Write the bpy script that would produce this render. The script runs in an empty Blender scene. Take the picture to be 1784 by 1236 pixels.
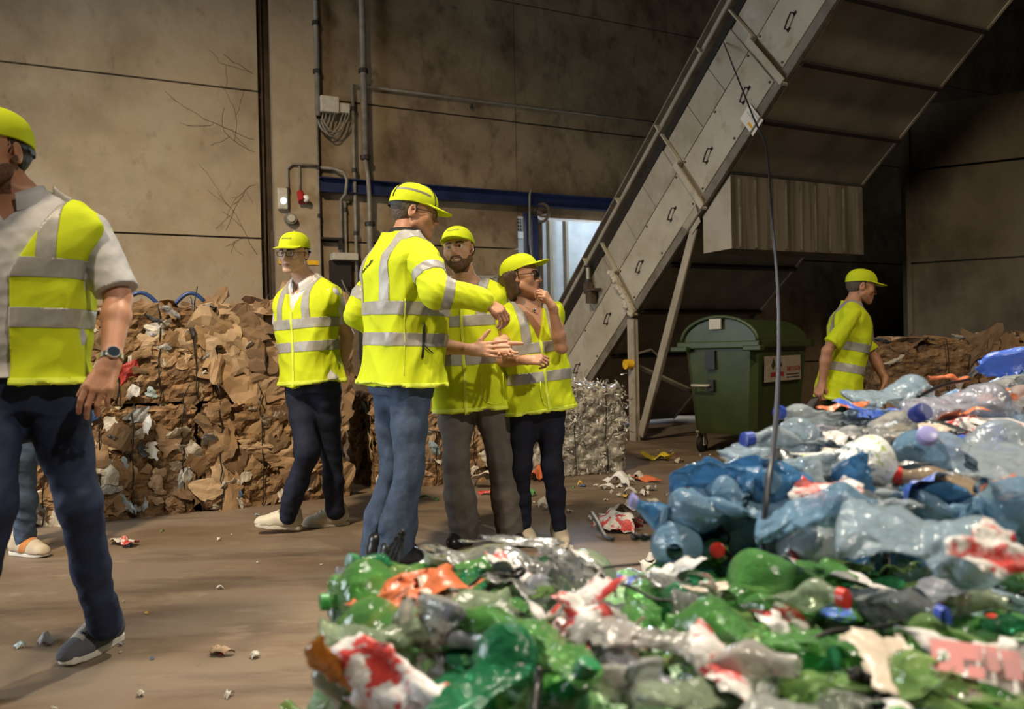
import bpy, bmesh, math, random
import numpy as np
from mathutils import Vector, Matrix, Euler, noise as mnoise

random.seed(7)
rng = np.random.default_rng(7)
scene = bpy.context.scene
COL = scene.collection

# ------------------------------------------------------------------ camera
FPX, CX, CY = 1390.0, 892.0, 618.0          # focal length in pixels of the 1784 x 1236 frame
HC, ROLL, PITCH = 1.06, 0.022, math.atan(6 / 1390.0)
cF = np.array([0, math.cos(PITCH), -math.sin(PITCH)])
_r0 = np.array([1.0, 0, 0]); _u0 = np.array([0, math.sin(PITCH), math.cos(PITCH)])
cR = math.cos(ROLL) * _r0 - math.sin(ROLL) * _u0
cU = math.sin(ROLL) * _r0 + math.cos(ROLL) * _u0
CAM = np.array([0, 0, HC])
cam_d = bpy.data.cameras.new('camera'); cam = bpy.data.objects.new('camera', cam_d); COL.objects.link(cam)
cam_d.sensor_width = 36.0; cam_d.lens = FPX / 1784 * 36.0
cam_d.clip_start = 0.05; cam_d.clip_end = 200
cam.matrix_world = Matrix(((cR[0], cU[0], -cF[0], 0), (cR[1], cU[1], -cF[1], 0), (cR[2], cU[2], -cF[2], HC), (0, 0, 0, 1)))
cam_d.dof.use_dof = True; cam_d.dof.focus_distance = 4.6; cam_d.dof.aperture_fstop = 2.8
scene.camera = cam

# ------------------------------------------------------------------ world, light, exposure
world = bpy.data.worlds.new('world'); scene.world = world; world.use_nodes = True
world.node_tree.nodes['Background'].inputs[0].default_value = (0.62, 0.75, 0.95, 1)
world.node_tree.nodes['Background'].inputs[1].default_value = 0.9
scene.view_settings.view_transform = 'Standard'; scene.view_settings.look = 'None'
scene.view_settings.gamma = 1.0; scene.view_settings.exposure = 0.0
cy = scene.cycles
cy.max_bounces = 8; cy.diffuse_bounces = 3; cy.glossy_bounces = 3; cy.transmission_bounces = 4; cy.transparent_max_bounces = 16
cy.sample_clamp_indirect = 4.0; cy.sample_clamp_direct = 30.0
cy.caustics_reflective = False; cy.caustics_refractive = False


def aim(o, target):
    o.rotation_euler = (Vector(target) - o.location).to_track_quat('-Z', 'Y').to_euler()


def spot(name, loc, target, power, color, size, angle, blend):
    l = bpy.data.lights.new(name, 'SPOT'); l.energy = power; l.color = color; l.shadow_soft_size = size
    l.spot_size = math.radians(angle); l.spot_blend = blend
    o = bpy.data.objects.new(name, l); COL.objects.link(o); o.location = loc; aim(o, target); return o


def area(name, loc, target, power, color, sx, sy):
    l = bpy.data.lights.new(name, 'AREA'); l.energy = power; l.color = color; l.shape = 'RECTANGLE'; l.size = sx; l.size_y = sy
    o = bpy.data.objects.new(name, l); COL.objects.link(o); o.location = loc; aim(o, target); return o


WARM = (1.0, 0.815, 0.56)
spot('hall_and_fill_spot', (-2.9, 0.4, 7.4), (-2.5, 6.8, 1.1), 3500, WARM, 0.30, 72, 1.0)
spot('hall_and_fill_spot', (0.5, 4.4, 6.6), (0.8, 1.9, 0.6), 3000, (1.0, 0.90, 0.74), 0.14, 52, 0.8)
spot('hall_and_fill_spot', (3.4, -1.2, 6.2), (1.2, 2.0, 0.6), 1200, (1.0, 0.90, 0.74), 0.14, 60, 0.8)  # unseen extra spot, added to brighten the bottle bales
spot('hall_and_fill_spot', (4.6, 0.8, 7.4), (4.9, 7.4, 1.2), 1350, WARM, 0.25, 60, 1.0)  # unseen fill, added to lift the right wall, card bale and worker
area('daylight_from_gate', (-7.6, 2.6, 2.6), (0.0, 4.6, 1.1), 400, (0.86, 0.94, 1.0), 3.0, 3.2)
area('daylight_behind_door', (0.99, 12.70, 3.1), (0.75, 10.1, 0.9), 330, (0.72, 0.86, 1.0), 1.4, 1.4)
area('daylight_behind_door', (2.4, 13.2, 3.6), (1.2, 13.9, 2.4), 45, (0.72, 0.86, 1.0), 1.5, 1.5)

# ------------------------------------------------------------------ frames of the place
def at(px, py, Y):
    d = cF + cR * (px - CX) / FPX - cU * (py - CY) / FPX
    return CAM + d * (Y / d[1])


ANG = math.radians(26)
WD = np.array([math.cos(ANG), math.sin(ANG), 0])      # along the back wall, to the right
WN = np.array([-math.sin(ANG), math.cos(ANG), 0])     # out of the hall through the back wall
W0 = np.array([0.396, 11.4, 0.0])
Zv = np.array([0, 0, 1.0])


def wp(s, h, o=0.0):
    """s metres along the back wall, h high, o metres out from it into the hall"""
    return W0 + WD * s + Zv * h - WN * o


# ------------------------------------------------------------------ mesh helpers
class MB:
    def __init__(self): self.v = []; self.f = []; self.m = []; self.mi = 0
    def add(self, vs, fs):
        b = len(self.v); self.v += [tuple(map(float, p)) for p in vs]
        self.f += [tuple(i + b for i in f) for f in fs]; self.m += [self.mi] * len(fs); return self
    def box(self, c, ax, ay, az):
        """centre, three half-extent vectors"""
        c, ax, ay, az = [np.asarray(q, float) for q in (c, ax, ay, az)]
        vs = [c + i * ax + j * ay + k * az for k in (-1, 1) for j in (-1, 1) for i in (-1, 1)]
        fs = [(0, 2, 3, 1), (4, 5, 7, 6), (0, 1, 5, 4), (2, 6, 7, 3), (0, 4, 6, 2), (1, 3, 7, 5)]
        if np.dot(np.cross(ax, ay), az) < 0: fs = [f[::-1] for f in fs]
        return self.add(vs, fs)
    def frame(self, d):
        d = np.asarray(d, float); d = d / (np.linalg.norm(d) + 1e-12)
        a = np.cross(d, (0, 0, 1.0))
        if np.linalg.norm(a) < 1e-3: a = np.cross(d, (1.0, 0, 0))
        a /= np.linalg.norm(a); return a, np.cross(d, a)
    def tube(self, pts, r, seg=8, cap=True):
        pts = [np.asarray(p, float) for p in pts]; n = len(pts)
        rs = r if hasattr(r, '__len__') else [r] * n
        vs = []; a = b = None
        for i, p in enumerate(pts):
            d = pts[min(i + 1, n - 1)] - pts[max(i - 1, 0)]; d = d / (np.linalg.norm(d) + 1e-12)
            if a is None: a, b = self.frame(d)
            else:
                a = a - d * np.dot(a, d); a /= (np.linalg.norm(a) + 1e-12); b = np.cross(d, a)
            for k in range(seg):
                t = 2 * math.pi * k / seg; vs.append(p + rs[i] * (math.cos(t) * a + math.sin(t) * b))
        fs = [(i * seg + k, i * seg + (k + 1) % seg, (i + 1) * seg + (k + 1) % seg, (i + 1) * seg + k) for i in range(n - 1) for k in range(seg)]
        if cap: fs += [tuple(range(seg))[::-1], tuple((n - 1) * seg + k for k in range(seg))]
        return self.add(vs, fs)
    def cyl(self, p0, p1, r0, r1=None, seg=20):
        return self.tube([p0, p1], [r0, r0 if r1 is None else r1], seg)
    def prism(self, poly, ext):
        """closed polygon (list of 3-D points) pushed along ext"""
        poly = [np.asarray(p, float) for p in poly]; ext = np.asarray(ext, float); n = len(poly)
        nn = sum((np.cross(poly[i] - poly[0], poly[(i + 1) % n] - poly[0]) for i in range(1, n - 1)), np.zeros(3))
        if np.dot(nn, ext) > 0: poly = poly[::-1]
        vs = poly + [p + ext for p in poly]
        fs = [tuple(range(n)), tuple(range(2 * n - 1, n - 1, -1))] + [(i, n + i, n + (i + 1) % n, (i + 1) % n) for i in range(n)]
        return self.add(vs, fs)
    def loft(self, rings, cap=True, closed=True):
        n = len(rings[0]); vs = [p for r in rings for p in r]; m = n if closed else n - 1
        fs = [(i * n + k, i * n + (k + 1) % n, (i + 1) * n + (k + 1) % n, (i + 1) * n + k) for i in range(len(rings) - 1) for k in range(m)]
        if cap and closed: fs += [tuple(range(n))[::-1], tuple((len(rings) - 1) * n + k for k in range(n))]
        return self.add(vs, fs)
    def ball(self, c, r, nu=14, nv=9, R=None):
        rr = np.asarray(r if hasattr(r, '__len__') else (r, r, r), float); R = np.eye(3) if R is None else np.asarray(R)
        rings = []
        for j in range(nv + 1):
            ph = -math.pi / 2 + math.pi * (j + (0.02 if j == 0 else -0.02 if j == nv else 0)) / nv
            rings.append([np.asarray(c) + R @ (rr * (math.cos(ph) * math.cos(2 * math.pi * k / nu), math.cos(ph) * math.sin(2 * math.pi * k / nu), math.sin(ph))) for k in range(nu)])
        return self.loft(rings)


def mesh_obj(name, v, f, mats, parent=None, loc=None, smooth=False, mi=None, angle=None):
    """links vertices given in WORLD space as one object whose origin is its root's base (or loc)"""
    root = parent
    base = np.zeros(3)
    if root is not None:
        while root.parent is not None: root = root.parent
        base = np.array(root.location)
    elif loc is not None: base = np.asarray(loc, float)
    me = bpy.data.meshes.new(name)
    v = np.asarray(v, float) - base
    me.from_pydata(v.tolist() if len(v) < 60000 else v, [], f)
    for m in (mats if isinstance(mats, (list, tuple)) else [mats]): me.materials.append(m)
    if mi is not None: me.polygons.foreach_set('material_index', np.asarray(mi, np.int32))
    if smooth or angle: me.polygons.foreach_set('use_smooth', np.ones(len(me.polygons), bool))
    me.update()
    if angle: me.set_sharp_from_angle(angle=math.radians(angle))
    o = bpy.data.objects.new(name, me); COL.objects.link(o)
    if parent is not None: o.parent = parent
    elif loc is not None: o.location = base
    return o


def obj(name, mb, mats, parent=None, loc=None, smooth=False, angle=None):
    return mesh_obj(name, mb.v, mb.f, mats, parent, loc, smooth, mb.m if isinstance(mats, (list, tuple)) and len(mats) > 1 else None, angle)


def bevel(o, w=0.006, seg=2):
    md = o.modifiers.new('edge', 'BEVEL'); md.width = w; md.segments = seg; md.limit_method = 'ANGLE'; md.angle_limit = math.radians(40); return o


def thing(name, label, cat, loc, group=None):
    o = bpy.data.objects.new(name, None); COL.objects.link(o); o.location = tuple(map(float, loc)); o.empty_display_size = 0.1
    o['label'] = label; o['category'] = cat
    if group: o['group'] = group
    return o


def tag(o, label, cat, group=None, kind=None):
    o['label'] = label; o['category'] = cat
    if group: o['group'] = group
    if kind: o['kind'] = kind
    return o


def struct(name, mb, mat, smooth=False):
    o = obj(name, mb, mat, smooth=smooth); o['kind'] = 'structure'; return o


def text_part(name, body, origin, right, up, size, mat, parent, depth=0.0008, align='LEFT', stretch=1.0):
    """lettering as a mesh: lies in the plane of right/up, its baseline starting at origin"""
    cu = bpy.data.curves.new(name, 'FONT'); cu.body = body; cu.size = size; cu.extrude = depth; cu.align_x = align; cu.resolution_u = 2
    t = bpy.data.objects.new(name, cu); COL.objects.link(t)
    dg = bpy.context.evaluated_depsgraph_get(); me = bpy.data.meshes.new_from_object(t.evaluated_get(dg))
    bpy.data.objects.remove(t); bpy.data.curves.remove(cu)
    right = np.asarray(right, float); up = np.asarray(up, float); nn = np.cross(right, up)
    v = np.array([p.co[:] for p in me.vertices]); fs = [tuple(p.vertices) for p in me.polygons]; bpy.data.meshes.remove(me)
    w = np.asarray(origin) + v[:, :1] * stretch * right + v[:, 1:2] * up + (v[:, 2:3] + depth) * nn
    return mesh_obj(name, w, fs, mat, parent)


# ------------------------------------------------------------------ materials
def mat_new(name):
    m = bpy.data.materials.new(name); m.use_nodes = True; nt = m.node_tree; return m, nt, nt.nodes['Principled BSDF']


def N(nt, t, **kw):
    n = nt.nodes.new(t)
    for k, v in kw.items(): setattr(n, k, v)
    return n


def plain(name, col, rough=0.6, metal=0.0, spec=0.5, bump=0.0, bscale=60, var=0.0, vscale=8, coat=0.0, detail=4, sheen=0.0):
    """one colour with a little procedural variation and relief"""
    m, nt, p = mat_new(name)
    p.inputs['Base Color'].default_value = (*col, 1); p.inputs['Roughness'].default_value = rough
    p.inputs['Metallic'].default_value = metal; p.inputs['Specular IOR Level'].default_value = spec; p.inputs['Coat Weight'].default_value = coat
    p.inputs['Sheen Weight'].default_value = sheen
    tc = N(nt, 'ShaderNodeTexCoord')
    if var > 0:
        nz = N(nt, 'ShaderNodeTexNoise'); nz.inputs['Scale'].default_value = vscale; nz.inputs['Detail'].default_value = detail
        nt.links.new(tc.outputs['Object'], nz.inputs['Vector'])
        rp = N(nt, 'ShaderNodeValToRGB'); rp.color_ramp.elements[0].position = 0.3; rp.color_ramp.elements[1].position = 0.7
        rp.color_ramp.elements[0].color = (*[c * (1 - var) for c in col], 1); rp.color_ramp.elements[1].color = (*[min(1, c * (1 + var)) for c in col], 1)
        nt.links.new(nz.outputs['Fac'], rp.inputs[0]); nt.links.new(rp.outputs[0], p.inputs['Base Color'])
    if bump > 0:
        nb = N(nt, 'ShaderNodeTexNoise'); nb.inputs['Scale'].default_value = bscale; nb.inputs['Detail'].default_value = 5
        nt.links.new(tc.outputs['Object'], nb.inputs['Vector'])
        bp = N(nt, 'ShaderNodeBump'); bp.inputs['Strength'].default_value = bump; bp.inputs['Distance'].default_value = 0.01
        nt.links.new(nb.outputs['Fac'], bp.inputs['Height']); nt.links.new(bp.outputs[0], p.inputs['Normal'])
    return m


def mix_layers(name, base, layers, rough=0.85, bump=0.2, bscale=30, spec=0.3, rough2=None):
    """base colour plus stain layers: (colour, scale, (x, y, z) stretch, lo, hi, strength)"""
    m, nt, p = mat_new(name); p.inputs['Roughness'].default_value = rough; p.inputs['Specular IOR Level'].default_value = spec
    tc = N(nt, 'ShaderNodeTexCoord'); last = None
    rgb = N(nt, 'ShaderNodeRGB'); rgb.outputs[0].default_value = (*base, 1); last = rgb.outputs[0]
    for i, (col, sc, st, lo, hi, k) in enumerate(layers):
        mp = N(nt, 'ShaderNodeMapping'); mp.inputs['Scale'].default_value = st; mp.inputs['Location'].default_value = (i * 3.7, i * 1.9, i * 5.1)
        nt.links.new(tc.outputs['Object'], mp.inputs['Vector'])
        nz = N(nt, 'ShaderNodeTexNoise'); nz.inputs['Scale'].default_value = sc; nz.inputs['Detail'].default_value = 8; nz.inputs['Roughness'].default_value = 0.62
        nt.links.new(mp.outputs[0], nz.inputs['Vector'])
        mr = N(nt, 'ShaderNodeMapRange'); mr.inputs['From Min'].default_value = lo; mr.inputs['From Max'].default_value = hi; mr.inputs['To Max'].default_value = k
        nt.links.new(nz.outputs['Fac'], mr.inputs['Value'])
        mx = N(nt, 'ShaderNodeMix', data_type='RGBA'); nt.links.new(mr.outputs[0], mx.inputs['Factor'])
        nt.links.new(last, mx.inputs['A']); mx.inputs['B'].default_value = (*col, 1); last = mx.outputs['Result']
    nt.links.new(last, p.inputs['Base Color'])
    nb = N(nt, 'ShaderNodeTexNoise'); nb.inputs['Scale'].default_value = bscale; nb.inputs['Detail'].default_value = 8
    nt.links.new(tc.outputs['Object'], nb.inputs['Vector'])
    bp = N(nt, 'ShaderNodeBump'); bp.inputs['Strength'].default_value = bump; bp.inputs['Distance'].default_value = 0.02
    nt.links.new(nb.outputs['Fac'], bp.inputs['Height']); nt.links.new(bp.outputs[0], p.inputs['Normal'])
    return m


M = {}
M['concrete'] = mix_layers('wall concrete', (0.37, 0.285, 0.185), [
    ((0.40, 0.33, 0.24), 0.8, (1, 1, 1), 0.45, 0.65, 0.8), ((0.17, 0.12, 0.072), 1.3, (1, 1, 0.9), 0.46, 0.74, 0.6),
    ((0.11, 0.075, 0.045), 6.0, (1, 1, 0.6), 0.58, 0.78, 0.55), ((0.42, 0.36, 0.28), 9, (1, 1, 1), 0.62, 0.75, 0.5)], rough=0.9, bump=0.35, bscale=7)
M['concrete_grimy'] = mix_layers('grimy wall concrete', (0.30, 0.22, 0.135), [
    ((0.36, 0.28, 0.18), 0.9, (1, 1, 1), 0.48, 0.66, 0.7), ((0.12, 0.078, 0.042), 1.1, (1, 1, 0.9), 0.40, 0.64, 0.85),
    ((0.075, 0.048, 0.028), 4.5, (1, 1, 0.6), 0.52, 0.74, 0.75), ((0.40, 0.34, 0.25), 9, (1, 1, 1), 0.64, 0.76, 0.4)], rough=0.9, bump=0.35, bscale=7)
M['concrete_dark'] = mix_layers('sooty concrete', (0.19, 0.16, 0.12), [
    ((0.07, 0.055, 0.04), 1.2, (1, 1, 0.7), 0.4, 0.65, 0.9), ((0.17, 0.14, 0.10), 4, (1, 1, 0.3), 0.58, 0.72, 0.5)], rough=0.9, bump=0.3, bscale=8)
M['floor'] = mix_layers('worn concrete floor', (0.20, 0.148, 0.103), [
    ((0.14, 0.088, 0.052), 0.7, (1, 2.4, 1), 0.46, 0.64, 0.85), ((0.085, 0.058, 0.042), 1.5, (0.6, 3.0, 1), 0.52, 0.70, 0.8),
    ((0.30, 0.23, 0.165), 3.5, (1, 2.0, 1), 0.56, 0.72, 0.6), ((0.36, 0.30, 0.23), 40, (1, 1, 1), 0.68, 0.74, 0.6), ((0.06, 0.04, 0.03), 18, (1, 1, 1), 0.64, 0.74, 0.5)],
    rough=0.55, bump=0.12, bscale=25, spec=0.35)
M['ceiling'] = plain('dark ceiling', (0.035, 0.032, 0.03), 0.9)
M['galv'] = mix_layers('galvanised steel', (0.40, 0.355, 0.28), [
    ((0.29, 0.245, 0.18), 2.0, (1, 1, 1), 0.42, 0.66, 0.9), ((0.52, 0.50, 0.46), 6, (1, 1, 1), 0.55, 0.72, 0.5), ((0.16, 0.115, 0.075), 5, (1, 1, 1), 0.6, 0.75, 0.7)],
    rough=0.5, bump=0.05, bscale=20, spec=0.5)
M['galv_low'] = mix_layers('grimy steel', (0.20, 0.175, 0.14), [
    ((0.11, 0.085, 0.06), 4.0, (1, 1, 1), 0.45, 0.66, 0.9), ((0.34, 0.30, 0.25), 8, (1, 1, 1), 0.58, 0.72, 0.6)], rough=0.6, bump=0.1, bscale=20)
M['galv_streak_shade'] = mix_layers('dirt streaked shaded steel', (0.15, 0.13, 0.10), [
    ((0.06, 0.048, 0.035), 3.5, (2.5, 2.5, 0.12), 0.45, 0.62, 0.95), ((0.24, 0.21, 0.17), 5, (2.5, 2.5, 0.15), 0.58, 0.72, 0.6)], rough=0.6, bump=0.08, bscale=20)  # vertical dirt streaks on a base darkened to paint in the chute's shade
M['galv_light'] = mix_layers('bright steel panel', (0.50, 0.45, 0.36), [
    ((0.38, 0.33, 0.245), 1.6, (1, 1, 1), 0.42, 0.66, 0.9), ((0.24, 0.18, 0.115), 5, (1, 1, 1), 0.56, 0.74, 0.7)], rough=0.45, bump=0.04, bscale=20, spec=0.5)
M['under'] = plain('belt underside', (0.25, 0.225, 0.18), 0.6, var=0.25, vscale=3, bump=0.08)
M['dark_steel'] = plain('dark steel', (0.035, 0.03, 0.026), 0.55, metal=0.4)
M['rust'] = plain('rusty brown steel', (0.075, 0.05, 0.032), 0.8, var=0.4, vscale=6, bump=0.2)
M['blue_steel'] = plain('blue painted steel', (0.013, 0.022, 0.075), 0.45, var=0.35, vscale=4)
M['white_steel'] = plain('white painted steel', (0.62, 0.68, 0.72), 0.5, var=0.12, vscale=4)
M['pipe'] = plain('grey conduit', (0.20, 0.175, 0.14), 0.55, var=0.25, vscale=10)
M['box_grey'] = plain('pale grey enclosure', (0.48, 0.44, 0.36), 0.5, var=0.12, vscale=20)
M['red'] = plain('red plastic', (0.35, 0.02, 0.02), 0.4)
M['lamp_white'] = plain('milky plastic', (0.82, 0.80, 0.76), 0.3)
M['yellow_paint'] = plain('yellow paint', (0.80, 0.46, 0.02), 0.5, var=0.2, vscale=20)
M['black'] = plain('black rubber', (0.012, 0.012, 0.014), 0.5)
M['cable'] = plain('black cable sheath', (0.015, 0.016, 0.024), 0.45)
M['wire'] = plain('black bale wire', (0.016, 0.014, 0.013), 0.42, metal=0.3)
M['bin_green'] = plain('dark green bin plastic', (0.040, 0.060, 0.018), 0.42, var=0.2, vscale=5, bump=0.05)
M['sticker'] = plain('grimy white sticker', (0.42, 0.36, 0.29), 0.5, var=0.15, vscale=30)
M['ink_red'] = plain('red ink', (0.34, 0.03, 0.03), 0.5)
M['ink_dark'] = plain('dark ink', (0.02, 0.025, 0.045), 0.5)
M['ink_green'] = plain('dark green ink', (0.03, 0.05, 0.02), 0.5)
M['sign'] = plain('white sign enamel', (0.80, 0.74, 0.64), 0.4)
M['ink_grey'] = plain('faded grey ink', (0.50, 0.45, 0.40), 0.5)
M['orange'] = plain('orange ink', (0.85, 0.40, 0.02), 0.4)
emit, _nt, _p = mat_new('lit lamp diffuser')
_p.inputs['Base Color'].default_value = (0.9, 0.9, 0.88, 1); _p.inputs['Emission Color'].default_value = (0.95, 0.98, 1, 1); _p.inputs['Emission Strength'].default_value = 1.6
M['emit'] = emit

# ================================================================== THE SETTING
def quad_wall(name, s0, s1, h0, h1, o0, o1, mat):
    c = wp((s0 + s1) / 2, (h0 + h1) / 2, (o0 + o1) / 2)
    return MB().box(c, WD * (s1 - s0) / 2, WN * (o1 - o0) / 2, Zv * (h1 - h0) / 2)


fl = MB().box((0, 8, -0.1), (14, 0, 0), (0, 14, 0), (0, 0, 0.1)); struct('floor', fl, M['floor'])
ce = MB().box((0, 8, 9.6), (14, 0, 0), (0, 14, 0), (0, 0, 0.1)); struct('ceiling', ce, M['ceiling'])

# back wall: precast concrete panels in courses of 1.74 m, with dark joints (gaps to a dark backing), an opening for the conveyor
wb = MB(); jt = 0.022
courses = [(0.0, 0.77), (0.77, 2.50), (2.50, 4.29), (4.29, 5.97), (5.97, 7.75), (7.75, 9.5)]
for (h0, h1) in courses:
    for (s0, s1) in ((-11.0, -3.80), (-3.12, -0.30), (2.35, 14.4)):
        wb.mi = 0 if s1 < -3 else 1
        a0, a1 = s0 + 0.006, s1 - 0.006
        wb.box(wp((a0 + a1) / 2, (h0 + h1) / 2, -0.10), WD * (a1 - a0) / 2, WN * 0.10, Zv * ((h1 - h0) / 2 - jt / 2))
    if h0 > 2.6: wb.box(wp(1.025, (h0 + h1) / 2, -0.10), WD * 1.32, WN * 0.10, Zv * ((h1 - h0) / 2 - jt / 2))
wb.box(wp(1.025, 3.62, -0.10), WD * 1.32, WN * 0.10, Zv * 0.655)
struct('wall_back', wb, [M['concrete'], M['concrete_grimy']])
pil = MB(); pil.box(wp(-3.38, 4.75, -0.04), WD * 0.262, WN * 0.10, Zv * 4.75); struct('trim_1', pil, M['concrete'])     # concrete pier
bk = MB()
bk.box(wp(-5.65, 4.75, -0.26), WD * 5.3, WN * 0.04, Zv * 4.75); bk.box(wp(8.4, 4.75, -0.26), WD * 6.0, WN * 0.04, Zv * 4.75); bk.box(wp(1.16, 6.3, -0.26), WD * 1.2, WN * 0.04, Zv * 3.2)
struct('trim_2', bk, M['rust'])      # backing seen in the joints
col = MB(); col.box(wp(-3.765, 4.75, -0.16), WD * 0.035, WN * 0.05, Zv * 4.75); col.box(wp(-3.70, 4.75, -0.19), WD * 0.10, WN * 0.012, Zv * 4.75)
col.box(wp(-3.66, 1.3, -0.08), WD * 0.028, WN * 0.03, Zv * 1.3)
struct('trim_3', col, M['rust'])     # steel column in the recess
# fine cracks and cobwebs spreading over the concrete beside the column
ck = MB(); rk = random.Random(12)
def crack(s, h, ds, dh, n, r, depth=0):
    pts = [wp(s, h, 0.002)]
    for i in range(n):
        ds += rk.uniform(-.03, .03); dh += rk.uniform(-.03, .03); s += ds; h += dh
        if s > -3.86: s = -3.86
        pts.append(wp(s, h, 0.002))
        if depth < 2 and rk.random() < .35: crack(s, h, ds * .6 + rk.uniform(-.05, .05), dh * .6 + rk.uniform(-.06, .06), 4, r * .7, depth + 1)
    ck.tube(pts, r, 4)
for (s, h) in ((-3.86, 4.5), (-3.86, 3.7), (-3.86, 3.55), (-3.86, 3.15), (-3.86, 2.3)): crack(s, h, -.05, rk.uniform(-.03, .05), 6, .0030)
struct('trim_5', ck, M['rust'])
# the other walls of the hall
wl = MB(); wl.box((-10.0, 1.0, 4.75), (0.1, 0, 0), (0, 7.0, 0), (0, 0, 4.75)); struct('wall_left', wl, M['concrete'])
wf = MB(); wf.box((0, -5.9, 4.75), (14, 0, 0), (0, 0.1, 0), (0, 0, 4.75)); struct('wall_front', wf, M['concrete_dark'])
we = MB(); we.box((12.6, 8, 4.75), (0.1, 0, 0), (0, 14, 0), (0, 0, 4.75)); struct('wall_side', we, M['ceiling'])
# push wall of the storage bay on the right: board-marked concrete, angled
RD = np.array([0.89, -0.456, 0]); RN = np.array([-0.456, -0.89, 0]); R0 = np.array([5.27, 10.5, 0])
wr = MB()
for (s0, s1) in ((-0.05, 1.62), (1.66, 3.6), (3.64, 5.6), (5.64, 8.2)):
    for (h0, h1) in ((0, 2.12), (2.15, 3.30), (3.33, 4.15)):
        wr.box(R0 + RD * (s0 + s1) / 2 + Zv * (h0 + h1) / 2 - RN * 0.15, RD * (s1 - s0) / 2, RN * 0.15, Zv * (h1 - h0) / 2)
wr.box(R0 + RD * 4 + Zv * 2.05 - RN * 0.2, RD * 4.1, RN * 0.08, Zv * 2.05)
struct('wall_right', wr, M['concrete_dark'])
rp = MB()
for s in (-0.02, 1.64): rp.box(R0 + RD * s + Zv * 2.05 + RN * 0.02, RD * 0.025, RN * 0.025, Zv * 2.05)
rp.box(R0 + RD * 0.81 + Zv * 2.13 + RN * 0.015, RD * 0.81, RN * 0.02, Zv * 0.025)
struct('trim_4', rp, M['concrete_dark'])

# blue lintel beam over the opening
bm = MB()
bm.box(wp(-0.42, 3.19, 0.06), WD * 2.68, WN * 0.008, Zv * 0.09); bm.box(wp(-0.42, 3.275, 0.10), WD * 2.68, WN * 0.05, Zv * 0.007); bm.box(wp(-0.42, 3.105, 0.10), WD * 2.68, WN * 0.05, Zv * 0.007)
tag(obj('lintel_beam', bm, M['blue_steel']), 'long dark blue steel beam running level along the concrete wall', 'beam')['kind'] = 'thing'
# door post with wheel
dp = thing('door_post', 'blue steel door post with a rusty pulley wheel at its top', 'post', wp(-0.18, 0, 0.1))
obj('post', MB().box(wp(-0.21, 1.5, 0.09), WD * 0.03, WN * 0.05, Zv * 1.5).box(wp(-0.09, 1.5, 0.09), WD * 0.045, WN * 0.03, Zv * 1.5), M['blue_steel'], dp)
q = MB()
for t in np.linspace(0, 2 * math.pi, 25)[:-1]: pass
ring = [wp(-0.0, 3.0, 0.16) + WD * 0.03 * math.cos(t) * 2 + Zv * 0.125 * math.sin(t) - WN * 0.10 * math.cos(t) for t in np.linspace(0, 2 * math.pi, 25)]
q.tube(ring, 0.022, 8, False); q.cyl(wp(-0.08, 3.0, 0.16), wp(0.06, 3.0, 0.16), 0.03)
obj('pulley_wheel', q, M['rust'], dp, smooth=True)
obj('rail', MB().box(wp(0.02, 1.45, 0.02), WD * 0.03, WN * 0.05, Zv * 1.45), M['rust'], dp)
obj('cable', MB().tube([wp(-0.16, 3.34, 0.18), wp(-0.2, 3.24, 0.18), wp(-0.2, 2.6, 0.15), wp(-0.17, 2.3, 0.15)], 0.014, 6), M['pipe'], dp, smooth=True)
obj('bracket', MB().box(wp(-0.12, 2.98, 0.1), WD * 0.09, WN * 0.05, Zv * 0.03), M['dark_steel'], dp)

# what stands outside, seen through the opening: a white steel shed wall with framed panels and grilles
shed = thing('steel_shed', 'white steel shed with grille openings outside the conveyor opening', 'shed', wp(0.9, 0, -2.2))
def shp(s, h, o=-2.0): return wp(s, h, o)
obj('wall_panel', MB().box(shp(0.9, 2.0, -2.25), WD * 2.2, WN * 0.03, Zv * 2.0), M['white_steel'], shed)
for s, wdt in ((0.30, 0.09), (0.92, 0.10), (1.30, 0.06), (1.62, 0.05), (-0.1, 0.05)):
    obj('stud', MB().box(shp(s, 2.0), WD * wdt / 2, WN * 0.06, Zv * 2.0), M['galv'], shed)
for h in (3.02, 2.12, 1.2): obj('cross_rail', MB().box(shp(0.62, h, -2.02), WD * 0.27, WN * 0.05, Zv * 0.055), M['white_steel'], shed)
for (s0, s1, h0, h1) in ((0.42, 0.84, 3.10, 3.62), (0.0, 0.20, 2.95, 3.5)):
    obj('vent_opening', MB().box(shp((s0 + s1) / 2, (h0 + h1) / 2, -2.17), WD * (s1 - s0) / 2, WN * 0.02, Zv * (h1 - h0) / 2), M['black'], shed)
    g = MB()
    for s in np.arange(s0, s1 + 0.01, 0.06): g.box(shp(s, (h0 + h1) / 2, -2.10), WD * 0.007, WN * 0.007, Zv * (h1 - h0) / 2)
    for h in np.arange(h0, h1 + 0.01, 0.06): g.box(shp((s0 + s1) / 2, h, -2.10), WD * (s1 - s0) / 2, WN * 0.007, Zv * 0.007)
    obj('grille', g, M['white_steel'], shed)
obj('dark_gusset', MB().prism([shp(0.02, 3.05, -1.9), shp(0.22, 2.6, -1.9), shp(0.18, 2.2, -1.9), shp(0.10, 2.7, -1.9)], WN * 0.02), M['galv_low'], shed)
yard = MB().box(wp(1.2, -0.04, -4.2), WD * 4, WN * 3.9, Zv * 0.03); struct('ground', yard, M['floor'])

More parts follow.
